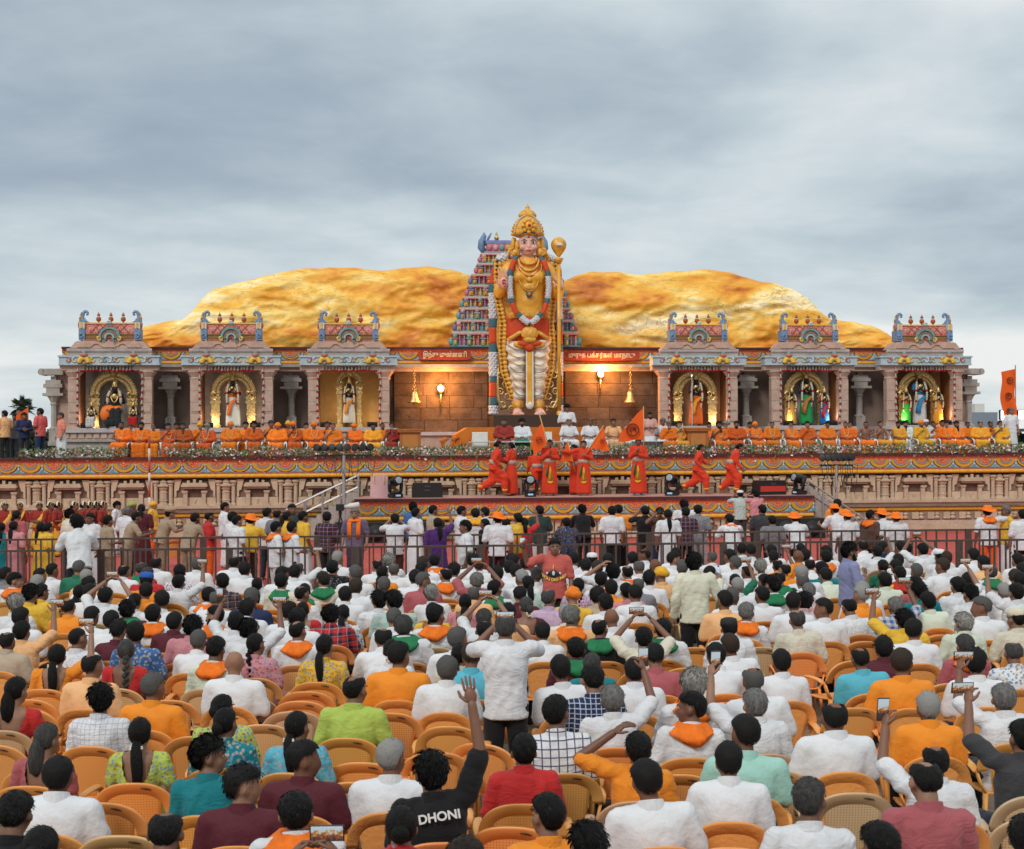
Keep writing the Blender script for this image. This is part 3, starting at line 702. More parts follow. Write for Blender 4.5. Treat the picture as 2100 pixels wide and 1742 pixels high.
def person(pk, loc, rz, col='W', pat='plain', top='short', low='trousers', lowc=None, hair='b0', hairc=None, skin=None, scale=1.0, look=None, px=0, py=0, group=None,
           scarf=None, beard=None, flowers=False, sx=1.0, extra=None):
    p = POSE[pk]
    r = ob('person', get_body(pk), None, loc, rz, (scale * sx, scale * sx ** .5, scale)); r.color = C4(skin or rnd.choice(SK))
    if top and top != 'bare':
        v = rnd.randrange(3) if pk in ('S0', 'S1', 'S2', 'S3') else rnd.randrange(2) if top == 'robe' else 0
        o = ob({'robe': 'robe', 'blouse': 'blouse', 'kurta': 'kurta'}.get(top, 'shirt'), get_top(pk, top, pat, v), r); o.color = C4(CL[col] if isinstance(col, str) else col)
    if low:
        o = ob({'trousers': 'trousers', 'dance': 'trousers'}.get(low, 'dhoti' if top != 'blouse' else 'sari'), get_low(pk, low, 'plain' if low != 'sarif' else 'f', rnd.randrange(2) if pk in ('S0', 'T0') else 0), r)
        o.color = C4(lowc or rnd.choice([(.02, .02, .025), (.03, .035, .05), (.05, .045, .04), (.6, .6, .62), (.015, .02, .045)]))
    M = headM(p)
    def onhead(nm, me, c):
        o = ob(nm, me, r); o.matrix_local = M; o.color = C4(c); return o
    if hair:
        hk = hair[0]; hc = {'b': 'k', 'm': 'k', 'l': 'k'}.get(hk, 'k')
        c = hairc if isinstance(hairc, tuple) else HC[hairc or hc]
        nm = {'t': 'turban', 'h': 'hat', 'c': 'cap', 'k': 'cap'}.get(hk, 'hair'); onhead(nm, get_hair(hair), c)
        if hk in 'hck': onhead('hair', get_hair('b%d' % rnd.randrange(3)), HC['k']).scale = (.98, .98, .9)
    if flowers: onhead('hair_flowers', flower_strip(), (1, 1, 1))
    if beard: onhead('beard', beard_mesh(1 if beard.isupper() else 0), HC[{'k': 'k', 'g': 'g', 'w': 'w'}[beard.lower()]])
    if scarf:
        k = 2 if rz > 1.5 or rz < -1.5 else rnd.randrange(2)
        o = ob('scarf', scarf_mesh(k), r, p['neck']); o.color = C4(scarf)
    if look is not None:
        LABELQ.append([r, look, px, py, 'person', group]); PEOPLE.append((r, px, py, pk))
    return r
ORG = (.88, .19, .015); GRN = (.02, .20, .08); YEL = (.85, .40, .02); RED = (.5, .03, .02)
SCN = {'so': ('orange', ORG), 'sg': ('green', GRN), 'sy': ('yellow', YEL), 'sr': ('red', RED)}
HAIRC = {'b': ('b', 'k'), 'n': ('b', 'n'), 'm': ('m', 'k'), 'g': ('b', 'g'), 'G': ('b', 'G'), 'w': ('m', 'w'), 'l': ('l', 'k'), 'L': ('l', 'g'), 's': ('s', None), 'u': ('u', 'k'), 'p': ('p', 'k'), 'd': ('d', 'k'), 'q': ('q', 'k'),
         'x': ('d', 'g'), 'X': ('q', 'g'), 'z': ('u', 'g'), 'tY': ('t', (.80, .42, .03)), 'tO': ('t', (.85, .22, .02)), 'cW': ('c0', (.72, .73, .74)), 'cB': ('c1', (.02, .10, .42)), 'hO': ('h', (.92, .20, .012)), 'cC': ('c1', (.66, .60, .45)), 'kk': ('k', (.30, .22, .14)), 'tG': ('t', (.34, .42, .10)), 'cK': ('c1', (.02, .02, .02))}
def hair_of(h):
    a, c = HAIRC[h]; k = a if len(a) > 1 else a + str(rnd.randrange({'b': 5, 'm': 4, 'l': 3, 'u': 2, 'h': 3, 't': 2}.get(a, 1)))
    return k, c
# seated audience, one token each: x,y of the head in the tile, clothes colour[pattern], hair, flags
T = {1: (0, 1900), 2: (1000, 1900), 3: (2000, 1900), 4: (3000, 1900), 5: (0, 2500), 6: (1000, 2500), 7: (2000, 2500), 8: (3000, 2500)}
SEAT = {
1: '''45,745,S,b 120,755,W,b,so,rr 330,740,W,b 430,695,W,b 645,715,E,g 745,772,Q,G 840,905,W,b,bu 1140,680,R,L,sg 1020,710,W,l 1225,755,R,g 1285,650,W,l 1620,650,W,g,sr 1500,738,Wf,b 1925,655,W,l 2010,715,W,b
1850,800,Up,b 1165,815,O,cB 1465,790,W,b,ru 1200,910,O,b 1120,915,Wd,u,j 340,880,Y,p 262,838,W,G 240,925,Y,m 620,885,KD,p 690,850,W,m 735,905,W,b 140,1005,W,w 600,1010,O,l 750,1035,W,b 880,1070,W,b 1090,1030,M,m,sg 1330,990,W,b
1700,925,W,b,so 1775,930,W,L 2060,945,N,g 1730,1060,W,b,so,rl,bk 2030,1035,W,m 1910,1120,W,b,lu 175,1095,W,b 205,1195,Q,b,ru 65,1250,G,l 970,1160,M,m 1160,1170,BF,b 1290,1110,W,b,so 1435,1150,M,b 1540,1205,P,m 1600,1270,W,g 665,1190,Wd,s
2060,1170,W,m,ru 435,1375,Ob,p,j,ru 1030,1370,Rb,x 1760,1330,H,b,so''',
2: '''40,780,W,p,j 215,775,W,b 320,740,W,b 360,668,W,L,ru 670,628,W,G 665,705,KD,b 815,720,W,g 995,680,W,l 1030,722,Ob,p,j 1100,645,W,w 1160,695,W,L 1050,800,W,g 1300,790,W,b 1370,668,W,n 1360,725,W,b 1490,620,Ws,b,so 1570,755,W,l,so 1625,715,W,m
1780,622,W,m 1855,645,W,n 1372,800,Z,g,rr 1440,905,W,w 195,840,C,b,sg 355,868,W,l,so 420,842,C,p,sg 565,780,C,n,sg 735,885,W,b 820,825,W,n 410,985,Rb,u 345,1090,W,m 270,1075,W,b 645,1080,Rp,m 705,1010,WF,p 1015,985,Wd,m 1160,990,IP,m 1130,1070,W,g
1790,880,Q,L 1795,800,Z,G,bu 1685,930,Pb,p 1450,1005,Yb,p,j 1500,1090,W,b,so 1855,1075,W,g,bu 1975,778,W,m 1995,845,W,b,sg 2080,685,W,b 2095,612,W,b 1260,1190,W,g,sg 360,1205,W,l,so 40,1330,Pf,d 535,1325,Yy,p 1040,1272,W,l 1080,1390,W,u,j 1850,1240,W,l,sg
1650,1285,W,g 1625,1395,C,p 1765,1400,A,n 2068,995,Q,m''',
3: '''20,645,W,b 28,705,W,b 112,655,W,b 80,782,W,G 150,805,IP,q 200,722,W,g 65,892,M,b 120,982,Mb,z,j 500,640,W,b 645,605,W,cW 795,645,W,b 530,782,Vf,d 610,705,W,b 700,705,W,n 740,765,W,b,so 842,748,W,m,hh 940,715,W,l,so 1042,702,W,L 990,605,W,b 1085,572,W,l,rl,bk
1175,680,W,s 1125,772,W,m 1235,765,Q,tY 1040,820,S,L 1325,672,W,b,rr 1345,592,W,b 1395,692,W,g 1640,592,W,L 1620,722,W,b 1785,592,W,b 1885,522,W,b 1960,592,W,b 1832,642,W,g 1930,692,W,l 2060,685,W,w 1830,745,E,q,ru 1852,812,W,G 2070,772,W,b 2050,862,W,b
822,838,O,m 935,882,P,b 1012,902,W,b 310,948,V,L 485,935,Y,tO 440,1012,C,G 470,1132,Q,G,so 700,922,G,m 765,942,W,m 855,1112,W,s 740,1202,K,l,sg 1060,1202,C,b,bu 1222,1182,W,b,sg 1745,982,Q,b 1890,1022,W,G,so 1802,902,W,g 1812,1160,W,cK 255,1182,W,b''',
4: '''25,562,W,b 62,602,W,b 265,518,W,b 300,578,W,m 245,622,O,s 360,642,W,l 445,612,W,b,so 475,568,W,b 80,655,O,l,ru 135,692,O,l 435,722,T,b 502,742,H,b 110,762,D,l,sg 305,745,W,G 302,832,W,L 352,835,PP,G 50,852,W,m,sg 265,922,PP,m 205,1012,W,b 455,1022,W,b,rl
225,1122,Cd,L 705,1002,Wd,l 762,942,O,G 770,862,W,G 800,512,W,l 872,545,W,b,ru 950,625,Eb,u,j 940,470,N,b,rr 1112,492,W,b 1135,552,W,m 1065,622,W,b 1077,665,W,b 1075,752,Y,b,sr 955,782,H,m 1215,732,W,g 1172,795,Zb,q,rl 1250,872,T,m 1030,972,BP,G,ru 1342,952,H,m 1292,552,W,b,bu
1410,562,W,cW 1462,622,W,n 1430,692,W,n 1680,577,W,b 1790,652,Q,b 1800,722,W,L,sg 1570,852,W,b,ru 1622,912,Wd,m 1642,792,W,b 1970,862,W,G 2042,632,W,b 2080,702,W,b 2062,792,W,b 2022,752,W,n 2032,912,W,b,lu 1575,1112,H,w,bw 1750,1042,W,g,rl
1190,1200,W,b 1100,1120,Y,m,lu 2050,1082,C,cC''',
5: '''95,400,Rb,q 755,260,Q,l 845,470,WG,m 1255,440,O,g 330,780,Zb,X 1155,760,Lyb,p,j 480,1120,W,b 1930,240,W,s 1885,540,Lf,u 1850,660,TF,u 1800,1000,T,m,rr 1990,1110,M,m,rr,bk 90,1590,K,b 345,1610,K,u 1330,1590,K,l''',
6: '''785,450,L,l 1170,215,O,b 1570,220,W,g 360,690,AF,p,j 390,1090,M,b,rr 375,1360,W,b,so 530,2250,W,b,bu 1105,990,W,G 1480,1140,K,m,au 1165,1500,Rf,u 1640,1850,U,n''',
7: '''85,900,R,b 450,300,W,b 660,410,NG,b 1005,290,W,b 1170,160,Z,b 525,70,M,b,sg 660,175,Tb,z 1700,150,W,b 845,500,W,G,ru 395,690,Wg,b 1005,880,O,b,hh 1415,570,W,b,so,rl 1490,480,W,w,so 2000,530,W,G,lu 1180,1200,W,b 1915,850,I,b 1775,1030,W,b 255,1490,O,b 570,1630,K,m 2030,390,W,L 1830,50,W,n''',
8: '''105,200,W,b 800,140,A,l 945,80,M,m 1090,250,O,n 1625,40,Z,g,so 1700,240,W,m 2020,100,WF,L 1950,480,W,G,lu 540,690,W,l 1310,580,O,G 1350,1010,W,l,lu 1265,1270,Z,l 2040,840,k,b,lu 320,1370,W,g 880,1690,K,b 2000,1610,W,b'''}
HSEAT = 1.15 * K
seats = []
for t, s in SEAT.items():
    ox, oy = T[t]
    for tok in s.split():
        q = tok.split(','); px, py = (ox + float(q[0]) / 2.1) * .525, (oy + float(q[1]) / 2.1) * .525
        seats.append(dict(px=px, py=py, c=q[2], h=q[3], fl=q[4:], f=1.0, p=at_z(px, py, HSEAT)))
FENCE_V = (-31.0, -27.5)                        # front and rear barrier lines (stage depth)
for it in range(30):                           # nobody sits in anybody's lap
    for i in range(len(seats)):
        for j in range(i):
            a, b = seats[i], seats[j]; d = a['p'] - b['p']
            if abs(d.x) < .50 * K and abs(d.y) < .60 * K:
                far, near = (a, b) if d.y > 0 else (b, a)
                k = .08; far['p'] = far['p'] * ((far['p'].y + k) / far['p'].y); near['p'] = near['p'] * ((near['p'].y - k) / near['p'].y)
for q in seats:                                # first row stays clear of the barrier
    p = q['p']; lim = 62 - 31.0 - .85 + (p.x - .68) * math.tan(YAW)
    if p.y > lim: q['p'] = p * (lim / p.y)
    q['p'].z = 0
def phone(loc, rz, tilt, land, px, py):
    r = ob('phone', None, None, loc); r.rotation_euler = (R(tilt), 0, rz)
    w, h = (.18, .088) if land else (.088, .18)
    g = MB().box((0, .005, 0), (w, .010, h)); g.build('case', mat('phone_case', (.012, .012, .014), r=.3, spec=.5), r)
    g = MB().box((0, -.0015, 0), (w * .92, .004, h * .92)); s = g.build('screen', screen_mat(), r)
    LABELQ.append([r, 'phone held up with its screen lit', px, py, 'phone', 'phones held up by the crowd'])
def screen_mat():
    if 'screen' in MATS: return MATS['screen']
    m = bpy.data.materials.new('screen'); m.use_nodes = True; MATS['screen'] = m; nt = m.node_tree; b = nt.nodes['Principled BSDF']
    t = N(nt, 'ShaderNodeTexCoord'); n = N(nt, 'ShaderNodeTexNoise'); n.inputs['Scale'].default_value = 70
    nt.links.new(t.outputs['Object'], n.inputs[0]); so = N(nt, 'ShaderNodeSeparateXYZ'); nt.links.new(t.outputs['Object'], so.inputs[0])
    f = mth(nt, 'ADD', mth(nt, 'MULTIPLY', so.outputs[2], 9.0), mth(nt, 'MULTIPLY', n.outputs[0], .9))
    c = ramp(nt, f, [(.10, (.04, .035, .035)), (.35, (.25, .08, .04)), (.5, (.5, .25, .05)), (.62, (.45, .55, .62)), (.9, (.5, .6, .68))])
    nt.links.new(c, b.inputs['Base Color']); nt.links.new(c, b.inputs['Emission Color']); b.inputs['Emission Strength'].default_value = .25; b.inputs['Roughness'].default_value = .2
    return m
POSEFLAG = {'bu': 'SB', 'ru': 'SR', 'lu': 'SL', 'au': 'SA', 'hh': 'SH', 'rl': 'S5', 'rr': 'S6'}
POSETXT = {'bu': 'holding a phone up in both hands', 'ru': 'raising a phone in the right hand', 'lu': 'raising a phone in the left hand', 'au': 'raising one arm straight up', 'hh': 'with one hand on the head', 'rl': 'looking left', 'rr': 'looking right'}
seats.sort(key=lambda q: -q['p'].y)
# the farthest rows read as one mass: a single joined crowd
NFAR = 152; FARSET = set(); FARGEO = []
for q in seats:
    if len(FARSET) < NFAR and len(q['c']) == 1 and q['c'] not in 'YRLBTVP' and q['h'] in 'bnmgGlLs' and not [f for f in q['fl'] if f not in ('rl', 'rr', 'sr', 'bk')]: FARSET.add(id(q))
FM_ = {}
def geo(key, make):
    if key not in FM_:
        H = make(); FM_[key] = (np.array(H.v), np.concatenate([np.array(f, dtype=np.int32) for f in H.f]), np.array([len(f) for f in H.f], dtype=np.int32))
    return FM_[key]
def far_add(key, make, M, col):
    co, vi, lt = geo(key, make); A = np.array(M); FARGEO.append((co @ A[:3, :3].T + A[:3, 3], vi, lt, col))
def coarse_body(pk):
    G = MB(); p = POSE[pk]; up, X, Fw = spine(p); torso(G, p, [(-.14, .13, .10, 0), (.35, .128, .095, .005), (.68, .150, .105, .005), (.88, .135, .085, -.005), (1.0, .062, .06, 0)])
    for s in 'RL':
        G.cap(p['s' + s], p['e' + s], .050, .040); G.cap(p['e' + s], p['w' + s], .040, .03); G.cap(p['w' + s], p['w' + s] + (p['w' + s] - p['e' + s]).normalized() * .1, .03, .03); G.cap(p['k' + s], p['a' + s], .054, .036)
    M = headM(p); G.cap(p['neck'], M @ Vector((0, -.022, -.055)), .058, .053); head_geo(G, p); return remesh(G, .026, 1)
def coarse_hair(k):
    H = hair_mesh(k, 1.7, 3, False); return H
def coarse_low(pk):
    G = MB(); p = POSE[pk]
    for s in 'RL': G.cap(p['h' + s], p['k' + s], .10, .08); G.cap(p['k' + s], p['a' + s], .075, .065)
    return remesh(G, .035, 1)
def far_person(q, loc, rz, c, pk, sca, sx, skin, hc, hk, chc):
    M = Matrix.Translation(loc) @ Matrix.Rotation(rz, 4, 'Z') @ Matrix.Diagonal((sca * sx, sca * sx ** .5, sca, 1)); tk = TKEY.get(pk, pk)
    far_add(('b', pk), lambda: coarse_body(pk), M, skin); far_add(('t', tk), lambda: top_mesh(POSE[tk], 'short', 2.2, .026), M, c); far_add(('l', 'S0'), lambda: coarse_low('S0'), M, (.03, .03, .04))
    if hk != 'crop': far_add(('h', hk), lambda: coarse_hair(hk), M @ headM(POSE[pk]), hc)
    far_add('chair', lambda: whole, Matrix.Translation(loc + Matrix.Rotation(rz, 3, 'Z') @ Vector((0, .045 * K, 0))) @ Matrix.Rotation(rz, 4, 'Z') @ Matrix.Scale(K, 4), chc)
for q in seats:
    p = q['p']; fl = q['fl']; dirx, diry = .7 - p.x, 58 - p.y
    rz = -math.atan2(dirx, diry) * .8 + rnd.uniform(-.10, .10)
    pk = next((POSEFLAG[f] for f in fl if f in POSEFLAG), None) or rnd.choice(['S0', 'S0', 'S1', 'S2', 'S3', 'S7', 'S1', 'S2', 'S4'])
    woman = q['h'] in 'updqxXz'
    c = q['c'][0]; pat = q['c'][1:]; blouse = pat.endswith('b'); pat = pat.rstrip('b') or 'plain'
    top = 'blouse' if blouse else ('short' if woman else rnd.choice(['short', 'short', 'short', 'long', 'rolled']))
    if pk in ('S4', 'S7', 'SB', 'SR', 'SL', 'SH', 'SA'): top = 'blouse' if blouse else 'short'
    hk, hc = hair_of(q['h'])
    sc_ = next((SCN[f] for f in fl if f in SCN), None); brd = next((f[1] for f in fl if f in ('bk', 'bw', 'bg')), None)
    sx = rnd.uniform(1.0, 1.13) * (.93 if woman else 1.0); sca = K * q['f'] * rnd.uniform(.97, 1.04) * (.96 if woman else 1)
    if id(q) in FARSET:
        if pk not in ('S0', 'S1', 'S2', 'S3', 'S7', 'S4', 'S5', 'S6'): pk = 'S0'
        loc = Vector((p.x, p.y, 0)) - Matrix.Rotation(rz, 3, 'Z') @ Vector((0, .02 * K, 0)); q['loc'] = loc
        far_person(q, loc, rz, CL[c], pk, sca, sx, rnd.choice(SK), HC[hc or 'k'], {'b': 'short', 'm': 'messy', 'l': 'bald', 's': 'crop'}[hk[0]], CH['o']); continue
    look = 'person in %s%s %s' % (CLN[c], PTN[pat], 'blouse' if blouse else 'top' if woman else 'shirt')
    if sc_: look += ' with %s scarf' % sc_[0]
    elif q['h'] in ('cW', 'cB', 'cC', 'cK', 'tY', 'tO'): look += {'cW': ' and white cap', 'cB': ' and blue cap', 'cC': ' and cream cap', 'cK': ' and black cap', 'tY': ' and yellow head wrap', 'tO': ' and orange turban'}[q['h']]
    elif 'j' in fl: look += ' with flowers in the hair'
    pt = next((POSETXT[f] for f in fl if f in POSETXT), None)
    look += ' ' + pt if pt else ' seated'
    h = POSE[pk]['head']; off = Matrix.Rotation(rz, 3, 'Z') @ Vector((h.x * .5, .02 if pk != 'S4' else .1, 0)) * K
    loc = Vector((p.x, p.y, 0)) - off
    q['loc'] = loc; q['rz'] = rz
    q['obj'] = person(pk, loc, rz, c, pat, top, 'lap' if woman or rnd.random() < .3 else 'trousers', (tuple(k * .8 for k in CL[c]) if woman else None), hk, hc, scale=sca, sx=sx, look=look, px=q['px'], py=q['py'],
                      group='seated audience', scarf=sc_ and sc_[1], beard=brd, flowers='j' in fl)
    q['obj'].rotation_euler = (rnd.uniform(-.03, .05), rnd.uniform(-.055, .055), rz + rnd.uniform(-.08, .08))
    s_ = FPX / p.y
    cc = rnd.choice('ooooootp')
    chair(loc + Matrix.Rotation(rz, 3, 'Z') @ Vector((0, .045 * K, 0)), rz + rnd.uniform(-.04, .04), tuple(k * rnd.uniform(.82, 1.05) for k in CH[cc]), q['px'], q['py'] + s_ * .35, s_ > 165, 'occupied %s plastic chair' % CHN[cc])
    M = Matrix.Translation(loc) @ Matrix.Rotation(rz, 4, 'Z') @ Matrix.Diagonal((sca * sx, sca * sx ** .5, sca, 1))
    for f in fl:
        if f == 'bu': phone(M @ Vector((0, .36, 1.43)), rz, 12, True, q['px'], q['py'] - s_ * .2)
        elif f in ('ru', 'lu') : phone(M @ Vector(((.24 if f == 'ru' else -.24), .31, 1.47)), rz, 12, rnd.random() < .5, q['px'] + s_ * (.25 if f == 'ru' else -.25), q['py'] - s_ * .25)
def far_build():
    nv_ = sum(len(g[0]) for g in FARGEO); co = np.concatenate([g[0] for g in FARGEO]); offs = np.cumsum([0] + [len(g[0]) for g in FARGEO])
    vi = np.concatenate([g[1] + o for g, o in zip(FARGEO, offs)]).astype(np.int32); lt = np.concatenate([g[2] for g in FARGEO]); ls = np.concatenate([[0], np.cumsum(lt)[:-1]]).astype(np.int32)
    cl = np.concatenate([np.tile(np.array([*g[3][:3], 1.0]), (len(g[0]), 1)) for g in FARGEO])
    me = bpy.data.meshes.new('seated_crowd'); me.vertices.add(nv_); me.vertices.foreach_set('co', co.ravel()); me.loops.add(len(vi)); me.loops.foreach_set('vertex_index', vi); me.polygons.add(len(lt)); me.polygons.foreach_set('loop_start', ls)
    me.update(calc_edges=True); me.polygons.foreach_set('use_smooth', np.ones(len(lt), dtype=bool))
    ca = me.color_attributes.new('tint', 'FLOAT_COLOR', 'POINT'); ca.data.foreach_set('color', cl.ravel())
    m = mat('crowd_mix', (.5, .5, .5), r=.75, bump=.4, bs=25, spec=.25); nt = m.node_tree; at = N(nt, 'ShaderNodeAttribute', attribute_name='tint'); nt.links.new(at.outputs['Color'], next(n for n in nt.nodes if n.type == 'BSDF_PRINCIPLED').inputs['Base Color'])
    me.materials.append(m); o = ob('seated_crowd', me); o['kind'] = 'stuff'; o['label'] = 'farthest rows of the seated crowd, mostly white shirts, below the barriers'; o['category'] = 'crowd'; o['group'] = 'seated audience'
far_build()
# empty chairs: x of the middle and y of the top edge in the tile, colour, turn
EMPTY = {5: '380,430,o 1060,360,o 1520,405,o 1420,490,o 420,530,o 130,685,o 90,795,o 1440,785,o 1400,835,o 1020,1222,o 150,1195,o 1420,1410,o 780,1595,p 1870,1630,o 1310,235,o 1450,290,o 2060,495,t 2070,690,p 190,290,t',
         6: '150,370,o 415,465,o 400,480,p,25 110,490,t 110,680,t 1220,595,o 1600,690,o 1450,918,o 640,1000,o 690,1160,o 1950,850,o,-20 130,1320,o 1340,1380,o 1770,1610,o 1990,1370,o 1350,205,o 840,1000,o',
         7: '250,1440,o 1490,60,o 480,1070,o 1340,1015,o 820,880,o 1100,590,o 1640,480,o,10 1270,185,o 2010,25,t 1790,1600,o 1010,1640,t 830,1390,o 1200,350,p',
         8: '310,110,t 530,-15,o 750,-10,o 600,170,o,20 800,552,o 1250,535,o 570,990,t 660,1205,t 130,490,o 1090,1045,o 1990,1325,t 60,975,t 1480,355,o,15 950,290,t',
         2: '130,1040,o 1600,945,o', 4: '1840,940,o 1300,1180,o 1820,1265,o'}
occ = [q['loc'] for q in seats]
for t, s in EMPTY.items():
    ox, oy = T[t]
    for tok in s.split():
        q = tok.split(','); px, py = (ox + float(q[0]) / 2.1) * .525, (oy + float(q[1]) / 2.1) * .525
        p = at_z(px, py, .845 * K * .99); p.z = 0; p.y += .28
        for _ in range(40):
            hit = [o for o in occ if abs(o.x - p.x) < .50 and abs(o.y - p.y) < .56]
            if not hit: break
            h = hit[0]; dx = p.x - h.x; dy = p.y - h.y
            if abs(dx) > .25: p.x += .03 * (1 if dx > 0 else -1)
            else: p.y += .04 * (1 if dy > 0 else -1)
        else: continue
        occ.append(p.copy())
        rz = -math.atan2(.7 - p.x, 58 - p.y) * .8 + (R(float(q[3])) if len(q) > 3 else rnd.uniform(-.12, .12))
        chair(p, rz, tuple(k * rnd.uniform(.92, 1.05) for k in CH[q[2]]), px, py, True, 'empty %s plastic chair' % CHN[q[2]])
# ------------------------------------------------------------------ stage, temple front, idols
def ornament(name, cs, scale=30, r=.6):         # painted plaster ornament
    if name in MATS: return MATS[name]
    m = bpy.data.materials.new(name); m.use_nodes = True; MATS[name] = m; nt = m.node_tree; b = nt.nodes['Principled BSDF']; b.inputs['Roughness'].default_value = r
    t = N(nt, 'ShaderNodeTexCoord'); v = N(nt, 'ShaderNodeTexVoronoi'); v.inputs['Scale'].default_value = scale; v.feature = 'F1'; nt.links.new(t.outputs['Object'], v.inputs['Vector'])
    k = len(cs); st = [((i + .5) / k, c) for i, c in enumerate(cs)]
    c = ramp(nt, v.outputs['Distance'], [(p * .9, q) for p, q in st])
    nt.links.new(c, b.inputs['Base Color'])
    bp = N(nt, 'ShaderNodeBump'); bp.inputs['Strength'].default_value = .5; bp.inputs['Distance'].default_value = .02; nt.links.new(v.outputs['Distance'], bp.inputs['Height']); nt.links.new(bp.outputs[0], b.inputs['Normal'])
    return m
STONE = mat('pink_stone', (.60, .43, .345), r=.85, c2=(.49, .335, .265), vs=3, fine=.18, bump=.5, bs=18)
BEIGE = mat('beige_stone', (.60, .455, .325), r=.85, c2=(.49, .36, .25), vs=2.5, fine=.15, bump=.5, bs=16)
BRWN = mat('brown_stone', (.30, .205, .145), r=.9, c2=(.21, .13, .10), vs=2, fine=.2, bump=.4, bs=14)
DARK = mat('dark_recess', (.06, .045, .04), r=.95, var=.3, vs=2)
GREY = mat('grey_stone', (.47, .43, .39), r=.85, c2=(.35, .31, .275), vs=3, fine=.15, bump=.5, bs=20)
PALE = mat('pale_stone', (.54, .49, .49), r=.85, c2=(.42, .37, .37), vs=3, fine=.1, bump=.3, bs=20)
MARO = mat('maroon_trim', (.085, .028, .035), r=.7, var=.3, vs=4)
GOLDP = mat('gold_paint', (.82, .46, .045), r=.45, c2=(.68, .32, .02), vs=9, bump=.2, bs=40)
GOLDM = mat('gold_metal', (.72, .52, .24), r=.34, metal=.75, c2=(.42, .27, .09), vs=14, bump=.6, bs=26)
YELP = mat('yellow_paint', (.86, .55, .09), r=.55, var=.25, vs=12, bump=.2, bs=30)
REDP = ornament('red_gold_ornament', [(.72, .45, .22), (.66, .09, .04), (.60, .06, .03), (.68, .28, .04)], 17)
BLUP = mat('sky_blue_paint', (.46, .55, .57), r=.6, c2=(.33, .44, .50), vs=7, bump=.2, bs=30)
DBLU = mat('deep_blue_paint', (.12, .20, .38), r=.55, c2=(.20, .32, .46), vs=9)
TEAL = mat('teal_paint', (.20, .38, .36), r=.55, c2=(.10, .24, .25), vs=9)
STEEL = mat('steel_blue_paint', (.24, .32, .36), r=.6, var=.25, vs=10)
PNK = mat('rose_paint', (.52, .21, .17), r=.6, c2=(.42, .14, .11), vs=9)
WHTP = mat('white_paint', (.66, .66, .62), r=.6, var=.15, vs=8)
REDD = mat('deep_red_flower', (.50, .015, .02), r=.75, var=.4, vs=40)
BLK = mat('black_plastic', (.012, .012, .013), r=.45, spec=.45, var=.2, vs=10)
CHR = mat('steel_tube', (.42, .41, .40), r=.42, metal=.7)
ORCL = mat('orange_cloth', (.62, .18, .02), r=.8, c2=(.52, .13, .015), vs=2, bump=.3, bs=8)
WDK = mat('varnished_wood', (.42, .15, .035), r=.4, c2=(.34, .11, .025), vs=3, stretch=(6, 6, .6), bump=.1)
def st(name, label, cat, u, v, z=0.0, group=None, rz=0.0): return thing(name, label, cat, SP(u, v, z), YAW + rz, group)
uL, uR = su(-60, 935, -7.5)[0], su(2170, 930, -7.5)[0]
stage = st('temple_stage', 'long raised stage fronted with painted medallion frieze and carved stone pilasters', 'stage', 0, 0)
def band(nm, m, y0, y1, z0, z1, par, a=None, b=None): return MB().b2(uL if a is None else a, uR if b is None else b, y0, y1, z0, z1).build(nm, m, par)
band('deck', mat('deck_carpet', (.20, .18, .18), r=.9, var=.2), -7.25, 2.2, 2.70, 2.82, stage)
band('front_wall', BRWN, -7.22, -7.0, 0, 2.9, stage)
def med_mesh(kind):
    g = MB(); ro, ri = .37, (.22 if kind else .17)
    g.mat(0).arc((0, 0, 0), ri + .055, ro, PI, 2 * PI, -.05, .0, 22, .86)
    g.mat(1)
    for i in range(15):
        a = PI + PI * (i + .5) / 15; d = Vector((math.cos(a), 0, math.sin(a) * .86))
        g.ell(d * (ro * .84), (.052, .035, .030), 8, 5, Matrix.Rotation(-a, 3, 'Y'))
    g.mat(2).arc((0, 0, 0), ri, ri + .055, PI, 2 * PI, -.075, .0, 20, .86)
    g.mat(3).arc((0, 0, 0), .02, ri, PI, 2 * PI, -.055, .0, 18, .86)
    g.mat(1)
    for i in range(5):
        a = PI + PI * (i + .5) / 5; g.ell((math.cos(a) * ri * .6, -.055, math.sin(a) * ri * .5), (.022, .02, .022), 6, 4)
    g.mat(4).arc((0, 0, 0), ro, ro + .022, PI, 2 * PI, -.03, .0, 20, .86)
    return g.mesh('medallion', [mat('ochre_paint', (.70, .36, .03), r=.6, var=.25, vs=20), YELP, STEEL, REDP, MARO], False)
MED = [med_mesh(0), med_mesh(1)]
DROP = MB(); DROP.mat(0).lathe([(.035, .0), (.05, -.06), (.03, -.13), (.055, -.20), (.02, -.27)], 8); DROP.mat(1).prism([(-.16, -.33), (.16, -.33), (.05, -.26), (0, -.22), (-.05, -.26)], -.04, 0)
DROP = DROP.mesh('drop', [BLUP, TEAL])
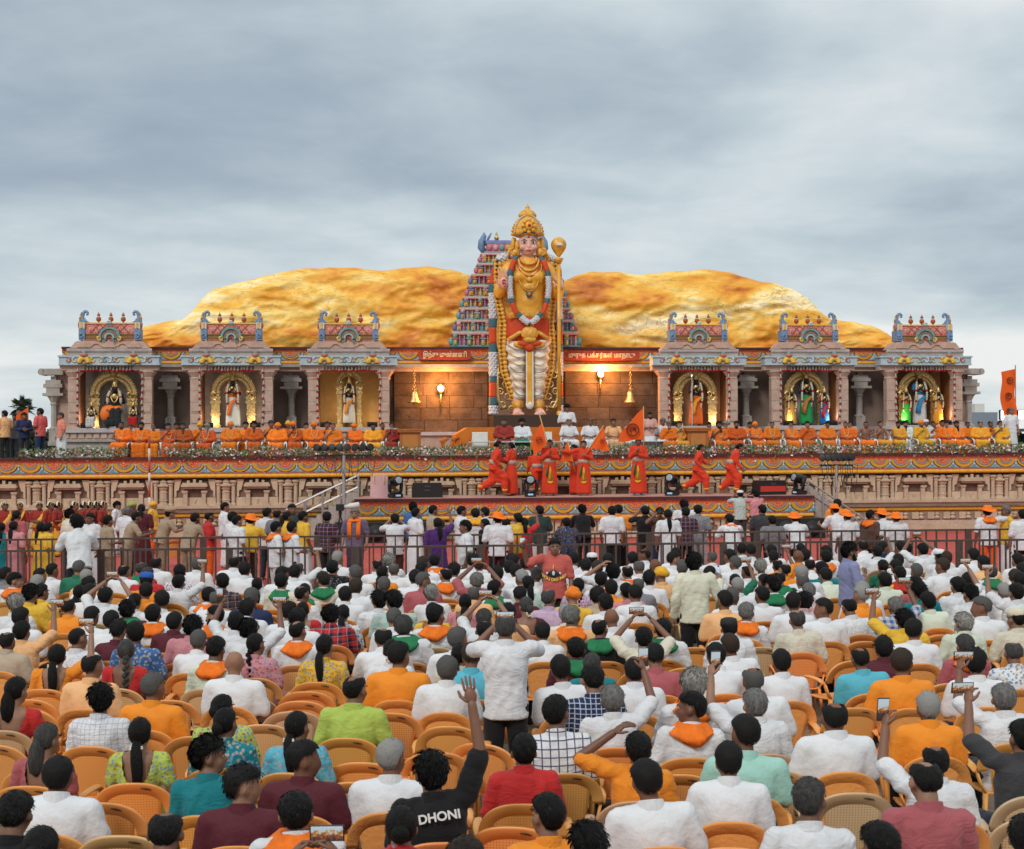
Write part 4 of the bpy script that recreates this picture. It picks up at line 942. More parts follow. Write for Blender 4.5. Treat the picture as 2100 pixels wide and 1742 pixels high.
def frieze(par, a, b, y, ztop, per, sc=1.0, skip=None):
    """painted frieze: cornice, red band, medallions, beads, gold band"""
    h = sc
    band('cornice', MARO, y - .16 * h, y + .2, ztop - .095 * h, ztop, par, a, b)
    band('ornament_band', REDP, y - .05 * h, y + .2, ztop - .24 * h, ztop - .097 * h, par, a, b)
    band('blue_ground', BLUP, y + .0, y + .2, ztop - .56 * h, ztop - .242 * h, par, a, b)
    band('bead_band', ornament('bead_ornament', [(.7, .62, .5), (.45, .06, .04), (.08, .02, .02)], 60), y - .04 * h, y + .2, ztop - .64 * h, ztop - .562 * h, par, a, b)
    MB().cyl((a, y - .0, ztop - .70 * h), (b, y - .0, ztop - .70 * h), .075 * h, n=12).build('gold_moulding', GOLDP, par, smooth=False)
    n = int((b - a) / per)
    for i in range(n):
        u = a + (i + .5) * (b - a) / n
        if skip and skip[0] < u < skip[1]: continue
        o = ob('medallion', MED[i % 2], par, (u, y, ztop - .235 * h), 0, h * min(1.15, (b - a) / n / .80)); o.scale.y = h; o.scale.z = h
        o = ob('drop', DROP, par, (u + (b - a) / n / 2, y - .01, ztop - .24 * h), 0, h)
frieze(stage, uL, uR, -7.42, 2.99, .815)
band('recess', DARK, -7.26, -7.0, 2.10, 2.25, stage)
def niche_mesh():
    g = MB(); g.mat(0)
    g.b2(-.47, .47, -.30, 0, .70, .79); g.b2(-.43, .43, -.24, 0, .79, .84); g.b2(-.40, .40, -.20, 0, .62, .70)
    for x in (-.22, 0, .22): g.b2(x - .05, x + .05, -.20, 0, .84, .93 if x else .97)
    for s in (-1, 1):
        g.b2(s * .33 - .075, s * .33 + .075, -.16, 0, 0, .46); g.b2(s * .35 - .11, s * .35 + .11, -.20, 0, .49, .55); g.b2(s * .35 - .085, s * .35 + .085, -.18, 0, .45, .49)
        g.b2(s * .36 - .10, s * .36 + .10, -.18, 0, 0, .07)
        g.mat(1); pts = [(s * .46, .95), (s * .76, .95), (s * .76, 0), (s * .60, 0), (s * .60, .32), (s * .70, .36), (s * .52, .60), (s * .62, .62)]
        g.prism([(s * .48, .96), (s * .74, .96), (s * .74, .30), (s * .66, .34), (s * .66, .55), (s * .58, .58)], -.09, 0); g.b2(min(s * .42, s * .76), max(s * .42, s * .76), -.08, 0, 0, .30); g.mat(0)
        g.lathe([(.10, .0), (.10, .06), (.075, .09), (.072, .72), (.10, .77), (.075, .80), (.13, .86), (.13, .93)], 10, (s * .86, -.10, 0))
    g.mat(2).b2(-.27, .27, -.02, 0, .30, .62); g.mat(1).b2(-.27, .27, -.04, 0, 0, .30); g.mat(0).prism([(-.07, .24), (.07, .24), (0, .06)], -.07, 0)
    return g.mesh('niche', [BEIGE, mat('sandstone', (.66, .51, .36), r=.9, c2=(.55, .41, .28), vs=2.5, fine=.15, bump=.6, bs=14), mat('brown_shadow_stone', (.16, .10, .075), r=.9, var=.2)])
def pil_mesh():
    g = MB()
    g.lathe([(.20, .0), (.20, .07), (.15, .10), (.15, .17), (.18, .20), (.15, .23), (.145, .46), (.17, .50), (.12, .54), (.16, .60), (.19, .64), (.14, .66)], 8, (0, -.06, 0), .8)
    g.lathe([(.14, .66), (.26, .72), (.25, .77), (.15, .80), (.13, .84), (.16, .87), (.10, .93), (.03, .97)], 8, (0, -.06, 0), .7)
    g.b2(-.2, .2, -.22, 0, 0, .05)
    return g.mesh('pilaster', [BEIGE])
NICHE, PILA = niche_mesh(), pil_mesh()
nz = int((uR - uL) / 2.25)
for i in range(nz):
    u = uL + (i + .5) * (uR - uL) / nz
    ob('niche', NICHE, stage, (u, -7.22, 1.195)); ob('pilaster', PILA, stage, (u + (uR - uL) / nz / 2, -7.22, 1.195))
band('ledge', BEIGE, -7.50, -7.1, 1.10, 1.195, stage); band('ledge', STONE, -7.40, -7.1, 1.0, 1.098, stage); band('ledge', BRWN, -7.52, -7.1, .94, .998, stage)
MB().cyl((uL, -7.36, .86), (uR, -7.36, .86), .085, n=10).build('gold_moulding', GOLDP, stage)
band('carved_band', mat('carved_stone', (.42, .30, .23), r=.9, c2=(.22, .14, .10), vs=9, bump=1.0, bs=12), -7.34, -7.1, .42, .76, stage)
KN = MB(); KN.b2(-.13, .13, -.10, 0, 0, .25); KN.lathe([(.09, 0), (.12, .05), (.06, .12), (.10, .18), (.04, .24)], 8, (.24, -.06, 0)); KN = KN.mesh('carved_block', [BEIGE])
for i in range(int((uR - uL) / .62)): ob('carved_block', KN, stage, (uL + .3 + i * .62, -7.345, .47))
band('base_moulding', STONE, -7.50, -7.1, .28, .418, stage); band('base_moulding', BEIGE, -7.62, -7.1, 0, .278, stage)
# ---- apron stage in front
aL, aR = su(727, 1020, -10.0)[0], su(1668, 1014, -10.0)[0]
apron = st('apron_stage', 'low front stage with salmon deck and painted medallion frieze', 'stage', 0, 0)
band('deck', mat('salmon_carpet', (.56, .30, .24), r=.9, c2=(.50, .25, .20), vs=1.2, fine=.1), -10.0, -7.66, 1.44, 1.52, apron, aL, aR)
frieze(apron, aL, aR, -9.98, 1.50, .86)
band('front_wall', BRWN, -9.80, -9.6, 0, .78, apron, aL, aR)
for k in range(int((aR - aL) / 2.25)):
    o = ob('niche', NICHE, apron, (aL + 1.1 + k * 2.25, -9.80, .05), 0, (1, .5, .72)); o = ob('pilaster', PILA, apron, (aL + 2.2 + k * 2.25, -9.80, .05), 0, (1, .5, .72))
for uu in (aL, aR):
    s = -1 if uu == aL else 1
    MB().b2(uu - .1 if s < 0 else uu, uu if s < 0 else uu + .1, -9.9, -7.7, 0, 1.43).build('side_wall', BRWN, apron)
# ---- temple front behind the stage
front = st('temple_facade', 'wide temple front with painted frieze above dark pillared bays', 'facade', 0, 0)
fL, fR = su(128, 720, 0)[0], su(1972, 720, 0)[0]
cL1, cR1 = su(808, 760, 0)[0], su(1362, 760, 0)[0]
frieze(front, fL, fR, -.05, 7.46, .98, .92)
band('soffit', GREY, -.25, .6, 6.62, 6.74, front, fL, fR); band('lintel', STONE, -.12, .6, 6.45, 6.618, front, fL, fR)
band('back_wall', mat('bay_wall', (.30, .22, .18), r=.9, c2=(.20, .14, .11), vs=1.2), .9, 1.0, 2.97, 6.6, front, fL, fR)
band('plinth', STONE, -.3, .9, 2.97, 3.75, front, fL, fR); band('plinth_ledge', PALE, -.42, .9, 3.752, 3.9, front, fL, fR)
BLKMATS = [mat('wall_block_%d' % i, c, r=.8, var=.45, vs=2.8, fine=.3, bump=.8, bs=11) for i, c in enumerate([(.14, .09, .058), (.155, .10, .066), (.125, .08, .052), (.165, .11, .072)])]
rb = random.Random(5)
for (a, b) in ((cL1, su(1000, 760, 0)[0]), (su(1160, 760, 0)[0], cR1)):
    for row in range(5):
        u = a
        while u < b - .05:
            w = min(rb.uniform(.9, 1.5), b - u); z0 = 3.9 + row * .51
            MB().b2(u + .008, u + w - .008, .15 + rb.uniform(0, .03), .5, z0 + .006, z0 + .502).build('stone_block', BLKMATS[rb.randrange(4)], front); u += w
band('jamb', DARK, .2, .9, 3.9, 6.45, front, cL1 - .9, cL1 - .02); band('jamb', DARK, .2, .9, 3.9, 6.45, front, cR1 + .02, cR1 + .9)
def pillar_mesh():
    g = MB(); g.mat(0)
    g.b2(-.24, .24, -.24, .24, 0, .16); g.b2(-.20, .20, -.20, .20, .16, .62); g.lathe([(.24, .62), (.15, .70), (.14, 1.45), (.18, 1.52), (.15, 1.58), (.20, 1.66), (.26, 1.76), (.34, 1.82)], 8)
    g.b2(-.46, .46, -.3, .3, 1.82, 1.92); g.b2(-.30, .30, -.25, .25, 1.92, 2.12); g.b2(-.42, .42, -.28, .28, 2.12, 2.26); g.b2(-.34, .34, -.22, .22, 2.26, 2.40); g.b2(-.12, .12, -.12, .12, 2.40, 2.54)
    return g.mesh('pillar', [GREY])
PIL = pillar_mesh()
for x in (350, 598, 1530, 1762): ob('pillar', PIL, front, (su(x, 800, .35)[0], .35, 3.9))
for x, s in ((112, -1), (1985, 1)):
    u = su(x, 800, 0)[0]; o = ob('pillar', PIL, front, (u, -.1, 3.4), 0, (.9, .9, 1.12))
    g = MB(); g.b2(u - .42, u + .42, -.4, .5, 6.3, 6.55); g.cyl((u + s * .45, -.4, 6.42), (u + s * .45, .5, 6.42), .14, n=12); g.build('bracket', GREY, front)
    g = MB(); g.b2(min(u, u - s * .9), max(u, u - s * .9), 0, .8, 3.0, 6.55); g.build('end_wall', STONE, front)
    g = MB(); g.b2(u - s * .9 - .6, u - s * .9 + .6, -.15, .8, 6.58, 7.1); g.build('end_cornice', BLUP, front)
# ---- shrines
def lattice_mat():
    return ornament('roof_lattice', [(.52, .13, .10), (.44, .07, .055), (.55, .30, .22), (.35, .05, .05)], 9)
def scroll(g, x, z, r, s, y=-.05, w=.04):
    pts = []
    for i in range(16):
        t = i / 15; a = PI * (-.4 + 2.1 * t) * s; rr = r * (1 - .62 * t); pts.append((x + s * (rr * math.sin(abs(a))), y, z + rr * math.cos(a)))
    g.tube(pts, [w * (1 - .55 * i / 15) for i in range(16)], 6)
def shrine_proto(parts):
    A = lambda nm, g, mats, sm=False: parts.append((nm, g.mesh(nm, mats if isinstance(mats, list) else [mats], sm)))
    g = MB(); g.b2(-1.95, 1.95, -.10, 1.4, 2.97, 3.55); g.b2(-2.02, 2.02, -.22, 1.4, 3.55, 3.66); A('plinth', g, GREY); g = MB(); g.b2(-1.90, 1.90, -.06, 1.4, 3.66, 3.92)
    for k in range(13): g.b2(-1.84 + k * .30, -1.62 + k * .30, -.12, -.05, 3.69, 3.89)
    A('plinth_frieze', g, STONE); g = MB(); g.b2(-1.98, 1.98, -.20, 1.4, 3.92, 4.06); A('plinth_cap', g, PALE)
    g = MB().b2(-1.25, 1.25, -.12, 1.38, 4.062, 4.10); A('floor_slab', g, PALE)
    for s in (-1, 1):
        g = MB(); x = s * 1.46
        g.b2(x - .25, x + .25, -.10, .42, 4.06, 4.22)
        for k in range(4): g.b2(x - .20, x + .20, -.05, .36, 4.225 + k * .46, 4.675 + k * .46)
        g.b2(x - .17, x + .17, -.09, .36, 4.30, 4.60); g.b2(x - .15, x + .15, -.08, .36, 4.76, 5.05)
        g.lathe([(.24, 6.06), (.26, 6.12), (.22, 6.16), (.34, 6.32), (.38, 6.36), (.38, 6.44)], 8, (x, .15, 0), .8); g.b2(x - .52, x + .46, -.08, .42, 6.44, 6.64); A('column', g, STONE)
        g = MB(); g.b2(s * 1.25 - .03, s * 1.25 + .03, .36, 1.36, 4.1, 6.6); A('side_wall', g, mat('amber_wall', (.26, .085, .018), r=.6, c2=(.14, .05, .02), vs=1.5))
    g = MB().b2(-1.98, 1.98, -.22, .5, 6.642, 7.0); g.b2(-2.02, 2.02, -.27, .5, 6.96, 7.03); g.b2(-2.0, 2.0, -.25, .5, 6.64, 6.69); A('blue_cornice', g, BLUP)
    for k, (x, s, m) in enumerate([(-1.62, 1, 1), (-.62, -1, 0), (-.34, 1, 0), (.34, -1, 0), (.62, 1, 0), (1.62, -1, 1), (0, 1, 2), (-1.35, -1, 2), (1.35, 1, 2), (-.16, -1, 3), (.16, 1, 3)]):
        g = MB(); scroll(g, x, 6.84, .13, s, -.24); A('scroll', g, [YELP, PNK, WHTP, DBLU][m], True)
    for s in (-1, 1):
        g = MB(); x = s * .98; g.mat(0).arc((x, 0, 6.72), .10, .27, 0, PI, -.36, -.2, 14, 1.1); g.mat(1).ell((x, -.32, 7.04), (.15, .12, .10), 10, 6); g.mat(2).ell((x, -.30, 7.15), (.10, .08, .07), 8, 5); g.mat(3).b2(x - .09, x + .09, -.30, -.2, 6.66, 6.80); A('guardian_mask', g, [YELP, PNK, TEAL, GREY], True)
    g = MB().b2(-1.66, 1.66, -.12, .6, 7.03, 7.17); A('attic', g, GREY)
    g = MB(); g.cyl((-1.68, -.10, 7.24), (1.68, -.10, 7.24), .075, n=12)
    for i in range(48): g.box((-1.64 + i * .0698, -.17, 7.24), (.022, .04, .11))
    A('roll_moulding', g, PALE)
    g = MB(); g.prism([(-1.52, 7.31), (1.52, 7.31), (1.50, 7.40), (1.36, 7.58), (1.24, 7.62), (-1.24, 7.62), (-1.36, 7.58), (-1.50, 7.40)], -.10, .7)
    g.b2(-1.56, 1.56, -.16, .7, 7.31, 7.36)
    for x in (-1.0, -.02, 1.0): g.prism([(x - .28, 7.36), (x + .28, 7.36), (x + .2, 7.52), (x + .05, 7.60), (x, 7.68), (x - .05, 7.60), (x - .2, 7.52)], -.20, -.08)
    for x in (-.52, .52): g.arc((x, 0, 7.40), .16, .30, 0, PI, -.15, -.08, 12, .65)
    A('stone_tier', g, STONE)
    g = MB(); g.b2(-1.10, 1.10, -.05, .6, 7.62, 7.70)
    for i in range(22): g.b2(-1.05 + i * .098, -1.00 + i * .098, -.08, -.04, 7.635, 7.69)
    A('rose_band', g, PNK)
    g = MB().b2(-.98, .98, -.02, .6, 7.70, 7.92); g.b2(-.99, .99, -.05, .6, 7.72, 7.76); g.b2(-.99, .99, -.05, .6, 7.88, 7.92); A('ochre_band', g, mat('ochre_dim', (.20, .12, .05), r=.7, c2=(.30, .17, .05), vs=14))
    g = MB(); rs = []
    for i in range(9):
        t = i / 8; a = t * PI / 2; rs.append([Vector((-.98, -.04 + .30 * (1 - math.cos(a)), 7.92 + .42 * math.sin(a))), Vector((.98, -.04 + .30 * (1 - math.cos(a)), 7.92 + .42 * math.sin(a))), Vector((.98, .6, 7.92 + .42 * math.sin(a))), Vector((-.98, .6, 7.92 + .42 * math.sin(a)))])
    g.rings(rs); A('barrel_roof', g, lattice_mat())
    g = MB()
    for i in range(7):
        for s in (-1, 1):
            x0 = -.84 + i * .28
            pts = [(x0 + s * (-.21 + .42 * t), -.055 + .30 * (1 - math.cos(t * 1.35)), 7.93 + .41 * math.sin(t * 1.35)) for t in (0, .2, .4, .6, .8, 1)]
            if all(abs(p[0]) < .97 for p in pts): g.tube(pts, .014, 5)
    A('lattice_rib', g, mat('rib_paint', (.30, .07, .06), r=.6))
    g = MB().b2(-1.0, 1.0, .12, .62, 8.33, 8.385); A('ridge', g, YELP)
    for s in (-1, 1):
        g = MB(); x = s * 1.10; g.mat(0).b2(x - .12, x + .12, -.10, .55, 7.66, 8.12); g.mat(1).b2(x - .09, x + .11, -.12, .5, 8.12, 8.38); scroll(g.mat(0), x, 7.82, .10, s, -.13, .045); g.mat(2).ell((x + s * .12, .1, 8.28), (.07, .12, .16), 8, 6); g.mat(3)
        for k in range(5): g.ell((x, -.13, 8.16 + k * .05), (.05, .03, .03), 6, 4)
        A('end_pilaster', g, [DBLU, WHTP, PNK, YELP])
        g = MB(); P_ = [(1.0, 8.36), (1.10, 8.42), (1.13, 8.52), (1.11, 8.64), (1.09, 8.74), (1.05, 8.82), (.97, 8.84), (.91, 8.78), (.92, 8.70), (.98, 8.70)]
        g.mat(0).tube([(s * x, .2, z) for x, z in P_], [.09, .09, .075, .065, .065, .07, .065, .055, .045, .03], 8)
        g.mat(0).tube([(s * .86, .2, 8.385), (s * .97, .2, 8.42), (s * 1.06, .2, 8.54)], [.02, .05, .06], 6)
        for k, (x, z, r) in enumerate([(1.20, 8.46, .06), (1.21, 8.55, .055), (1.19, 8.63, .05), (1.17, 8.70, .05), (1.14, 8.77, .045)]): g.mat(1 + k % 3).ell((s * x, .17, z), (r, r, r), 8, 6)
        A('scroll_horn', g, [DBLU, TEAL, PNK, YELP], True)
    for x in (-.49, 0, .49):
        g = MB(); g.mat(0).lathe([(.05, 8.385), (.03, 8.42), (.09, 8.46), (.105, 8.53), (.09, 8.60), (.05, 8.61)], 12, (x, .25, 0)); g.mat(1).lathe([(.05, 8.605), (.07, 8.625), (.05, 8.65)], 12, (x, .25, 0)); g.mat(0).lathe([(.045, 8.65), (.072, 8.69), (.05, 8.73), (.018, 8.78), (.004, 8.83)], 12, (x, .25, 0)); A('finial_pot', g, [mat('terracotta_red', (.42, .10, .03), r=.45, var=.25, vs=12), WHTP], True)
    g = MB(); g.mat(0).arc((0, 0, 7.78), .33, .42, -.25, PI + .25, -.20, -.02, 22, 1.0); g.mat(1).arc((0, 0, 7.78), .20, .33, -.2, PI + .2, -.14, -.02, 20, 1.0); g.mat(2).arc((0, 0, 7.76), .13, .20, -.5, PI + .5, -.18, -.02, 16, 1.0); g.mat(3).arc((0, 0, 7.76), .01, .13, -.4, PI + .4, -.08, -.02, 12, 1.1)
    for s in (-1, 1):
        g.mat(4); scroll(g, s * .38, 7.70, .10, s, -.2, .045); g.mat(0); scroll(g, s * .22, 7.66, .09, -s, -.2, .04)
    g.mat(3).b2(-.11, .11, -.2, 0, 8.18, 8.27); g.mat(2).ell((0, -.16, 8.34), (.12, .10, .09), 10, 6); g.mat(5).ell((0, -.20, 8.42), (.08, .07, .05), 8, 5)
    for s in (-1, 1): g.mat(5).ell((s * .055, -.26, 8.35), (.03, .02, .03), 6, 4)
    A('horseshoe_arch', g, [TEAL, mat('arch_rosette', (.20, .11, .09), r=.7, c2=(.35, .25, .18), vs=18), mat('pale_teal', (.34, .48, .46), r=.6, var=.2), PNK, YELP, WHTP], False)
    return parts
def torana(w, ztop, gold=None):                # gilded arch behind an idol
    parts = []; ro = w / 2; zc = ztop - ro
    g = MB(); g.arc((0, 0, zc), ro * .62, ro * .98, 0, PI, .72, .86, 30); g.tube([(ro * .64 * math.cos(t), .70, zc + ro * .64 * math.sin(t)) for t in (PI * i / 24 for i in range(25))], .035, 6); g.tube([(ro * .80 * math.cos(t), .70, zc + ro * .80 * math.sin(t)) for t in (PI * i / 24 for i in range(25))], .03, 6)
    for i in range(31):
        t = PI * i / 30; g.ell((ro * 1.0 * math.cos(t), .74, zc + ro * 1.0 * math.sin(t)), (.055, .05, .055), 8, 5)
    for s in (-1, 1):
        scroll(g, s * ro * .80, zc - .12, .19, s, .66, .07); scroll(g, s * ro * .72, zc - .02, .12, -s, .66, .05)
    g.ell((0, .66, ztop - .06), (.14, .10, .16), 10, 8); parts.append(('arch', g))
    for s in (-1, 1):
        g = MB(); x = s * ro * .80; hw = ro * .20
        for k, (z0, z1, e) in enumerate([(4.10, 4.22, .03), (4.22, 4.62, -.02), (4.62, 4.70, .02), (4.70, max(4.75, zc - .42), -.01), (max(4.75, zc - .42), zc - .32, .04), (zc - .32, zc - .22, 0.0), (zc - .22, zc - .12, .03)]): g.b2(x - hw - e, x + hw + e, .66 - e, .86, z0, z1)
        parts.append(('arch_pier', g))
    return parts
SPROTO = shrine_proto([])
TAS = MB(); TAS.mat(0).lathe([(.010, 0), (.018, -.06), (.055, -.18)], 7); TAS.mat(1).ell((0, 0, -.215), (.062, .05, .045), 8, 5); TAS = TAS.mesh('tassel', [mat('thread_white', (.60, .56, .48), r=.9, var=.2, vs=30), REDD], True)
shr = [(225.5, 'leftmost', 1.89, 6.40), (474.5, 'second', 1.80, 6.42), (715, 'third', 1.02, 6.42), (1432, 'fourth', 1.85, 6.40), (1660, 'fifth', 1.78, 6.40), (1895, 'rightmost', 1.75, 6.40)]
SHR = []
SHLOOK = ['pink stone shrine at the far left of the temple front', 'pink stone shrine second from the left along the temple front', 'pink stone shrine just left of the central statue with a narrow golden arch',
          'pink stone shrine just right of the central statue', 'pink stone shrine second from the right along the temple front', 'pink stone shrine at the far right of the temple front']
TINT = [(.62, .58, .56), (.54, .44, .38), (.60, .32, .09), (.42, .21, .11), (.60, .56, .54), (.32, .17, .09)]
for i, (px, nm, tw, tz) in enumerate(shr):
    u = su(px, 690, -1.25)[0]; r = st('shrine', SHLOOK[i], 'shrine', u, -1.25, 0, 'shrines along the temple front'); SHR.append((u, r))
    for nm_, me in SPROTO: ob(nm_, me, r)
    MB().b2(-1.24, 1.24, 1.30, 1.38, 4.1, 6.6).build('back_wall', mat('shrine_back_%d' % i, TINT[i], r=.7, c2=tuple(k * .55 for k in TINT[i]), vs=1.1), r)
    for nm_, g in torana(tw, tz): g.build(nm_, GOLDM, r, smooth=False)
    rt = random.Random(i)
    for k in range(19): ob('tassel', TAS, r, (-1.18 + k * .131 + rt.uniform(-.02, .02), -.02 + rt.uniform(-.03, .03), 6.635 + rt.uniform(-.03, .02)))
    for s in (-1, 1):
        for k in range(9): ob('tassel', TAS, r, (s * 1.27 + rt.uniform(-.02, .02), -.12, 6.55 - k * .265 + rt.uniform(-.03, .03)))
    for s in ((-1, 1) if i else (-1,)):
        fl = st('shrine_floodlight', 'small black floodlight on the floor of the %s' % ('%s of the %s' % (('left', 'right')[s > 0], SHLOOK[i].replace('pink stone ', ''))), 'floodlight', u + s * .95, -1.28, 4.10); fl['label'] = ' '.join(fl['label'].split()[:16])
        MB().box((0, 0, .10), (.42, .16, .16), (R(35), 0, 0)).build('housing', BLK, fl); MB().box((0, .062, .155), (.36, .02, .11), (R(35), 0, 0)).build('glass', mat('flood_warm', (1, .8, .5), emit=3.0), fl)
        L = bpy.data.objects.new('flood_beam', bpy.data.lights.new('flood_beam', 'AREA')); COL.objects.link(L); L.parent = fl; L.location = (0, .14, .26); L.rotation_euler = (R(128), 0, R(s * 12)); L.data.size = .35; L.data.energy = 7; L.data.color = (1.0, .80, .56)
# ---- idols in the shrines
def idol(u, v, z, s, look, skin=(.010, .010, .012), cloth_=(.6, .15, .02), sash=None, seated=False, crown=True, staff=False, sari=None, rz=PI):
    pk = 'SM' if seated else 'D0'
    p = POSE[pk]; r = ob('idol', None, None, SP(u, v, z), YAW + rz, s * 1.04); tag(r, look, 'statue', 'idols in the shrines')
    b = ob('figure', get_body(pk), r); b.color = C4(skin)
    l = ob('drape', get_low(pk, 'lap' if seated else 'dhoti'), r); l.color = C4(cloth_)
    if sari: t = ob('bodice', get_top(pk, 'blouse', 'plain', 0), r); t.color = C4(sari)
    M = headM(p)
    if crown:
        g = MB(); g.lathe([(.10, .03), (.105, .07), (.085, .12), (.09, .15), (.065, .20), (.05, .25), (.02, .29), (.006, .33)], 14); g.ell((0, .09, .09), (.04, .02, .05), 8, 6)
        for sd in (-1, 1): g.ell((sd * .10, .01, -.03), (.025, .03, .06), 8, 6)
        o = g.build('crown', GOLDM, r, smooth=True); o.matrix_local = M
    n = p['neck']; g = MB()
    g.tube([n + Vector(q) for q in [(-.10, .07, .0), (-.10, .13, -.14), (-.05, .16, -.25), (0, .17, -.29), (.05, .16, -.25), (.10, .13, -.14), (.10, .07, .0)]], .022, 8); g.ell(n + Vector((0, .13, -.11)), (.09, .035, .09), 10, 6); g.build('necklace', GOLDM, r, smooth=True)
    g = MB(); q0 = -.62 if not seated else -.35
    for sd in (-1, 1):
        for k in range(12):
            t = k / 11; g.mat(1 if k % 5 == 4 else 0).ell(n + Vector((sd * (.14 + .05 * math.sin(t * 3)), .10 + .09 * math.sin(t * PI), q0 * t * 1.25 + .02)), (.042, .042, .05), 8, 5)
    g.build('garland', [mat('garland_cream', (.62, .58, .44), r=.8, var=.2, vs=30), REDD], r, smooth=True)
    if sash:
        g = MB(); g.tube([p['pel'] + Vector(q) for q in [(-.19, .0, .10), (-.10, .17, .02), (.05, .20, -.10), (.12, .20, -.34), (.13, .18, -.52)]], [.06, .07, .08, .09, .10], 8, flat=.4); g.build('sash', mat('sash_%d' % int(sash[0] * 100 + sash[1] * 10), sash, r=.7, var=.2, vs=8), r, smooth=True)
    if staff: MB().cyl((.20, .32, .02), (.20, .30, 1.75), .018, n=8).cyl((.20, .30, 1.70), (.20, .30, 1.82), .05, .01, n=8).build('staff', mat('silver_metal', (.6, .6, .6), r=.3, metal=.8), r)
    return r
y0 = -.72
uu = [a for a, b in SHR]
big = idol(uu[0] + .1, y0, 4.10, 1.35, 'black seated idol with orange cloth over the knees under a gilded arch', cloth_=(.03, .032, .034), seated=True); MB().ell((.10, .30, .54), (.24, .26, .13), 12, 8).ell((.20, .46, .40), (.15, .12, .20), 10, 8).ell((-.12, .30, .55), (.14, .22, .10), 10, 8).build('orange_cloth', mat('knee_cloth', (.85, .19, .03), r=.7, var=.15, vs=6), big, smooth=True)
g_ = idol(uu[0] - .78, y0 - .3, 4.10, .72, 'small black seated idol in white and orange left of the large seated idol', cloth_=(.60, .58, .55), seated=True)
idol(uu[0] + .88, y0 - .3, 4.10, .72, 'small black seated idol in red right of the large seated idol', cloth_=(.5, .02, .02), seated=True)
idol(uu[1], y0, 4.10, 1.16, 'black standing idol with orange sash and white dhoti under a wide gilded arch', cloth_=(.62, .64, .60), sash=(.75, .17, .02), sari=(.6, .16, .03))
idol(uu[2], y0, 4.22, 1.02, 'black standing idol draped in white garlands against an amber wall', cloth_=(.58, .55, .46), sash=(.70, .25, .02))
idol(uu[3], y0, 4.10, 1.18, 'black standing idol with silver staff and orange red dhoti', cloth_=(.62, .12, .02), sash=(.72, .28, .02), staff=True)
idol(uu[4], y0, 4.10, 1.20, 'black standing idol in green between two smaller idols', cloth_=(.02, .30, .08), sash=(.42, .16, .04))
idol(uu[4] - .70, y0 - .25, 4.10, .84, 'small idol in gold sari left of the green draped idol', cloth_=(.50, .28, .06), sari=(.50, .28, .06))
idol(uu[4] + .72, y0 - .25, 4.10, .84, 'small idol in blue and red right of the green draped idol', cloth_=(.02, .12, .36), sash=(.55, .03, .04), sari=(.45, .04, .05))
idol(uu[5], y0, 4.10, 1.20, 'black standing idol in blue and white between two smaller idols', cloth_=(.60, .60, .60), sash=(.03, .20, .42), sari=(.03, .20, .42))
idol(uu[5] - .70, y0 - .25, 4.10, .84, 'small idol in bright green left of the blue draped idol', cloth_=(.05, .45, .05), sari=(.70, .20, .03))
idol(uu[5] + .72, y0 - .25, 4.10, .84, 'small idol in orange gold right of the blue draped idol', cloth_=(.75, .30, .03), sari=(.75, .32, .03))
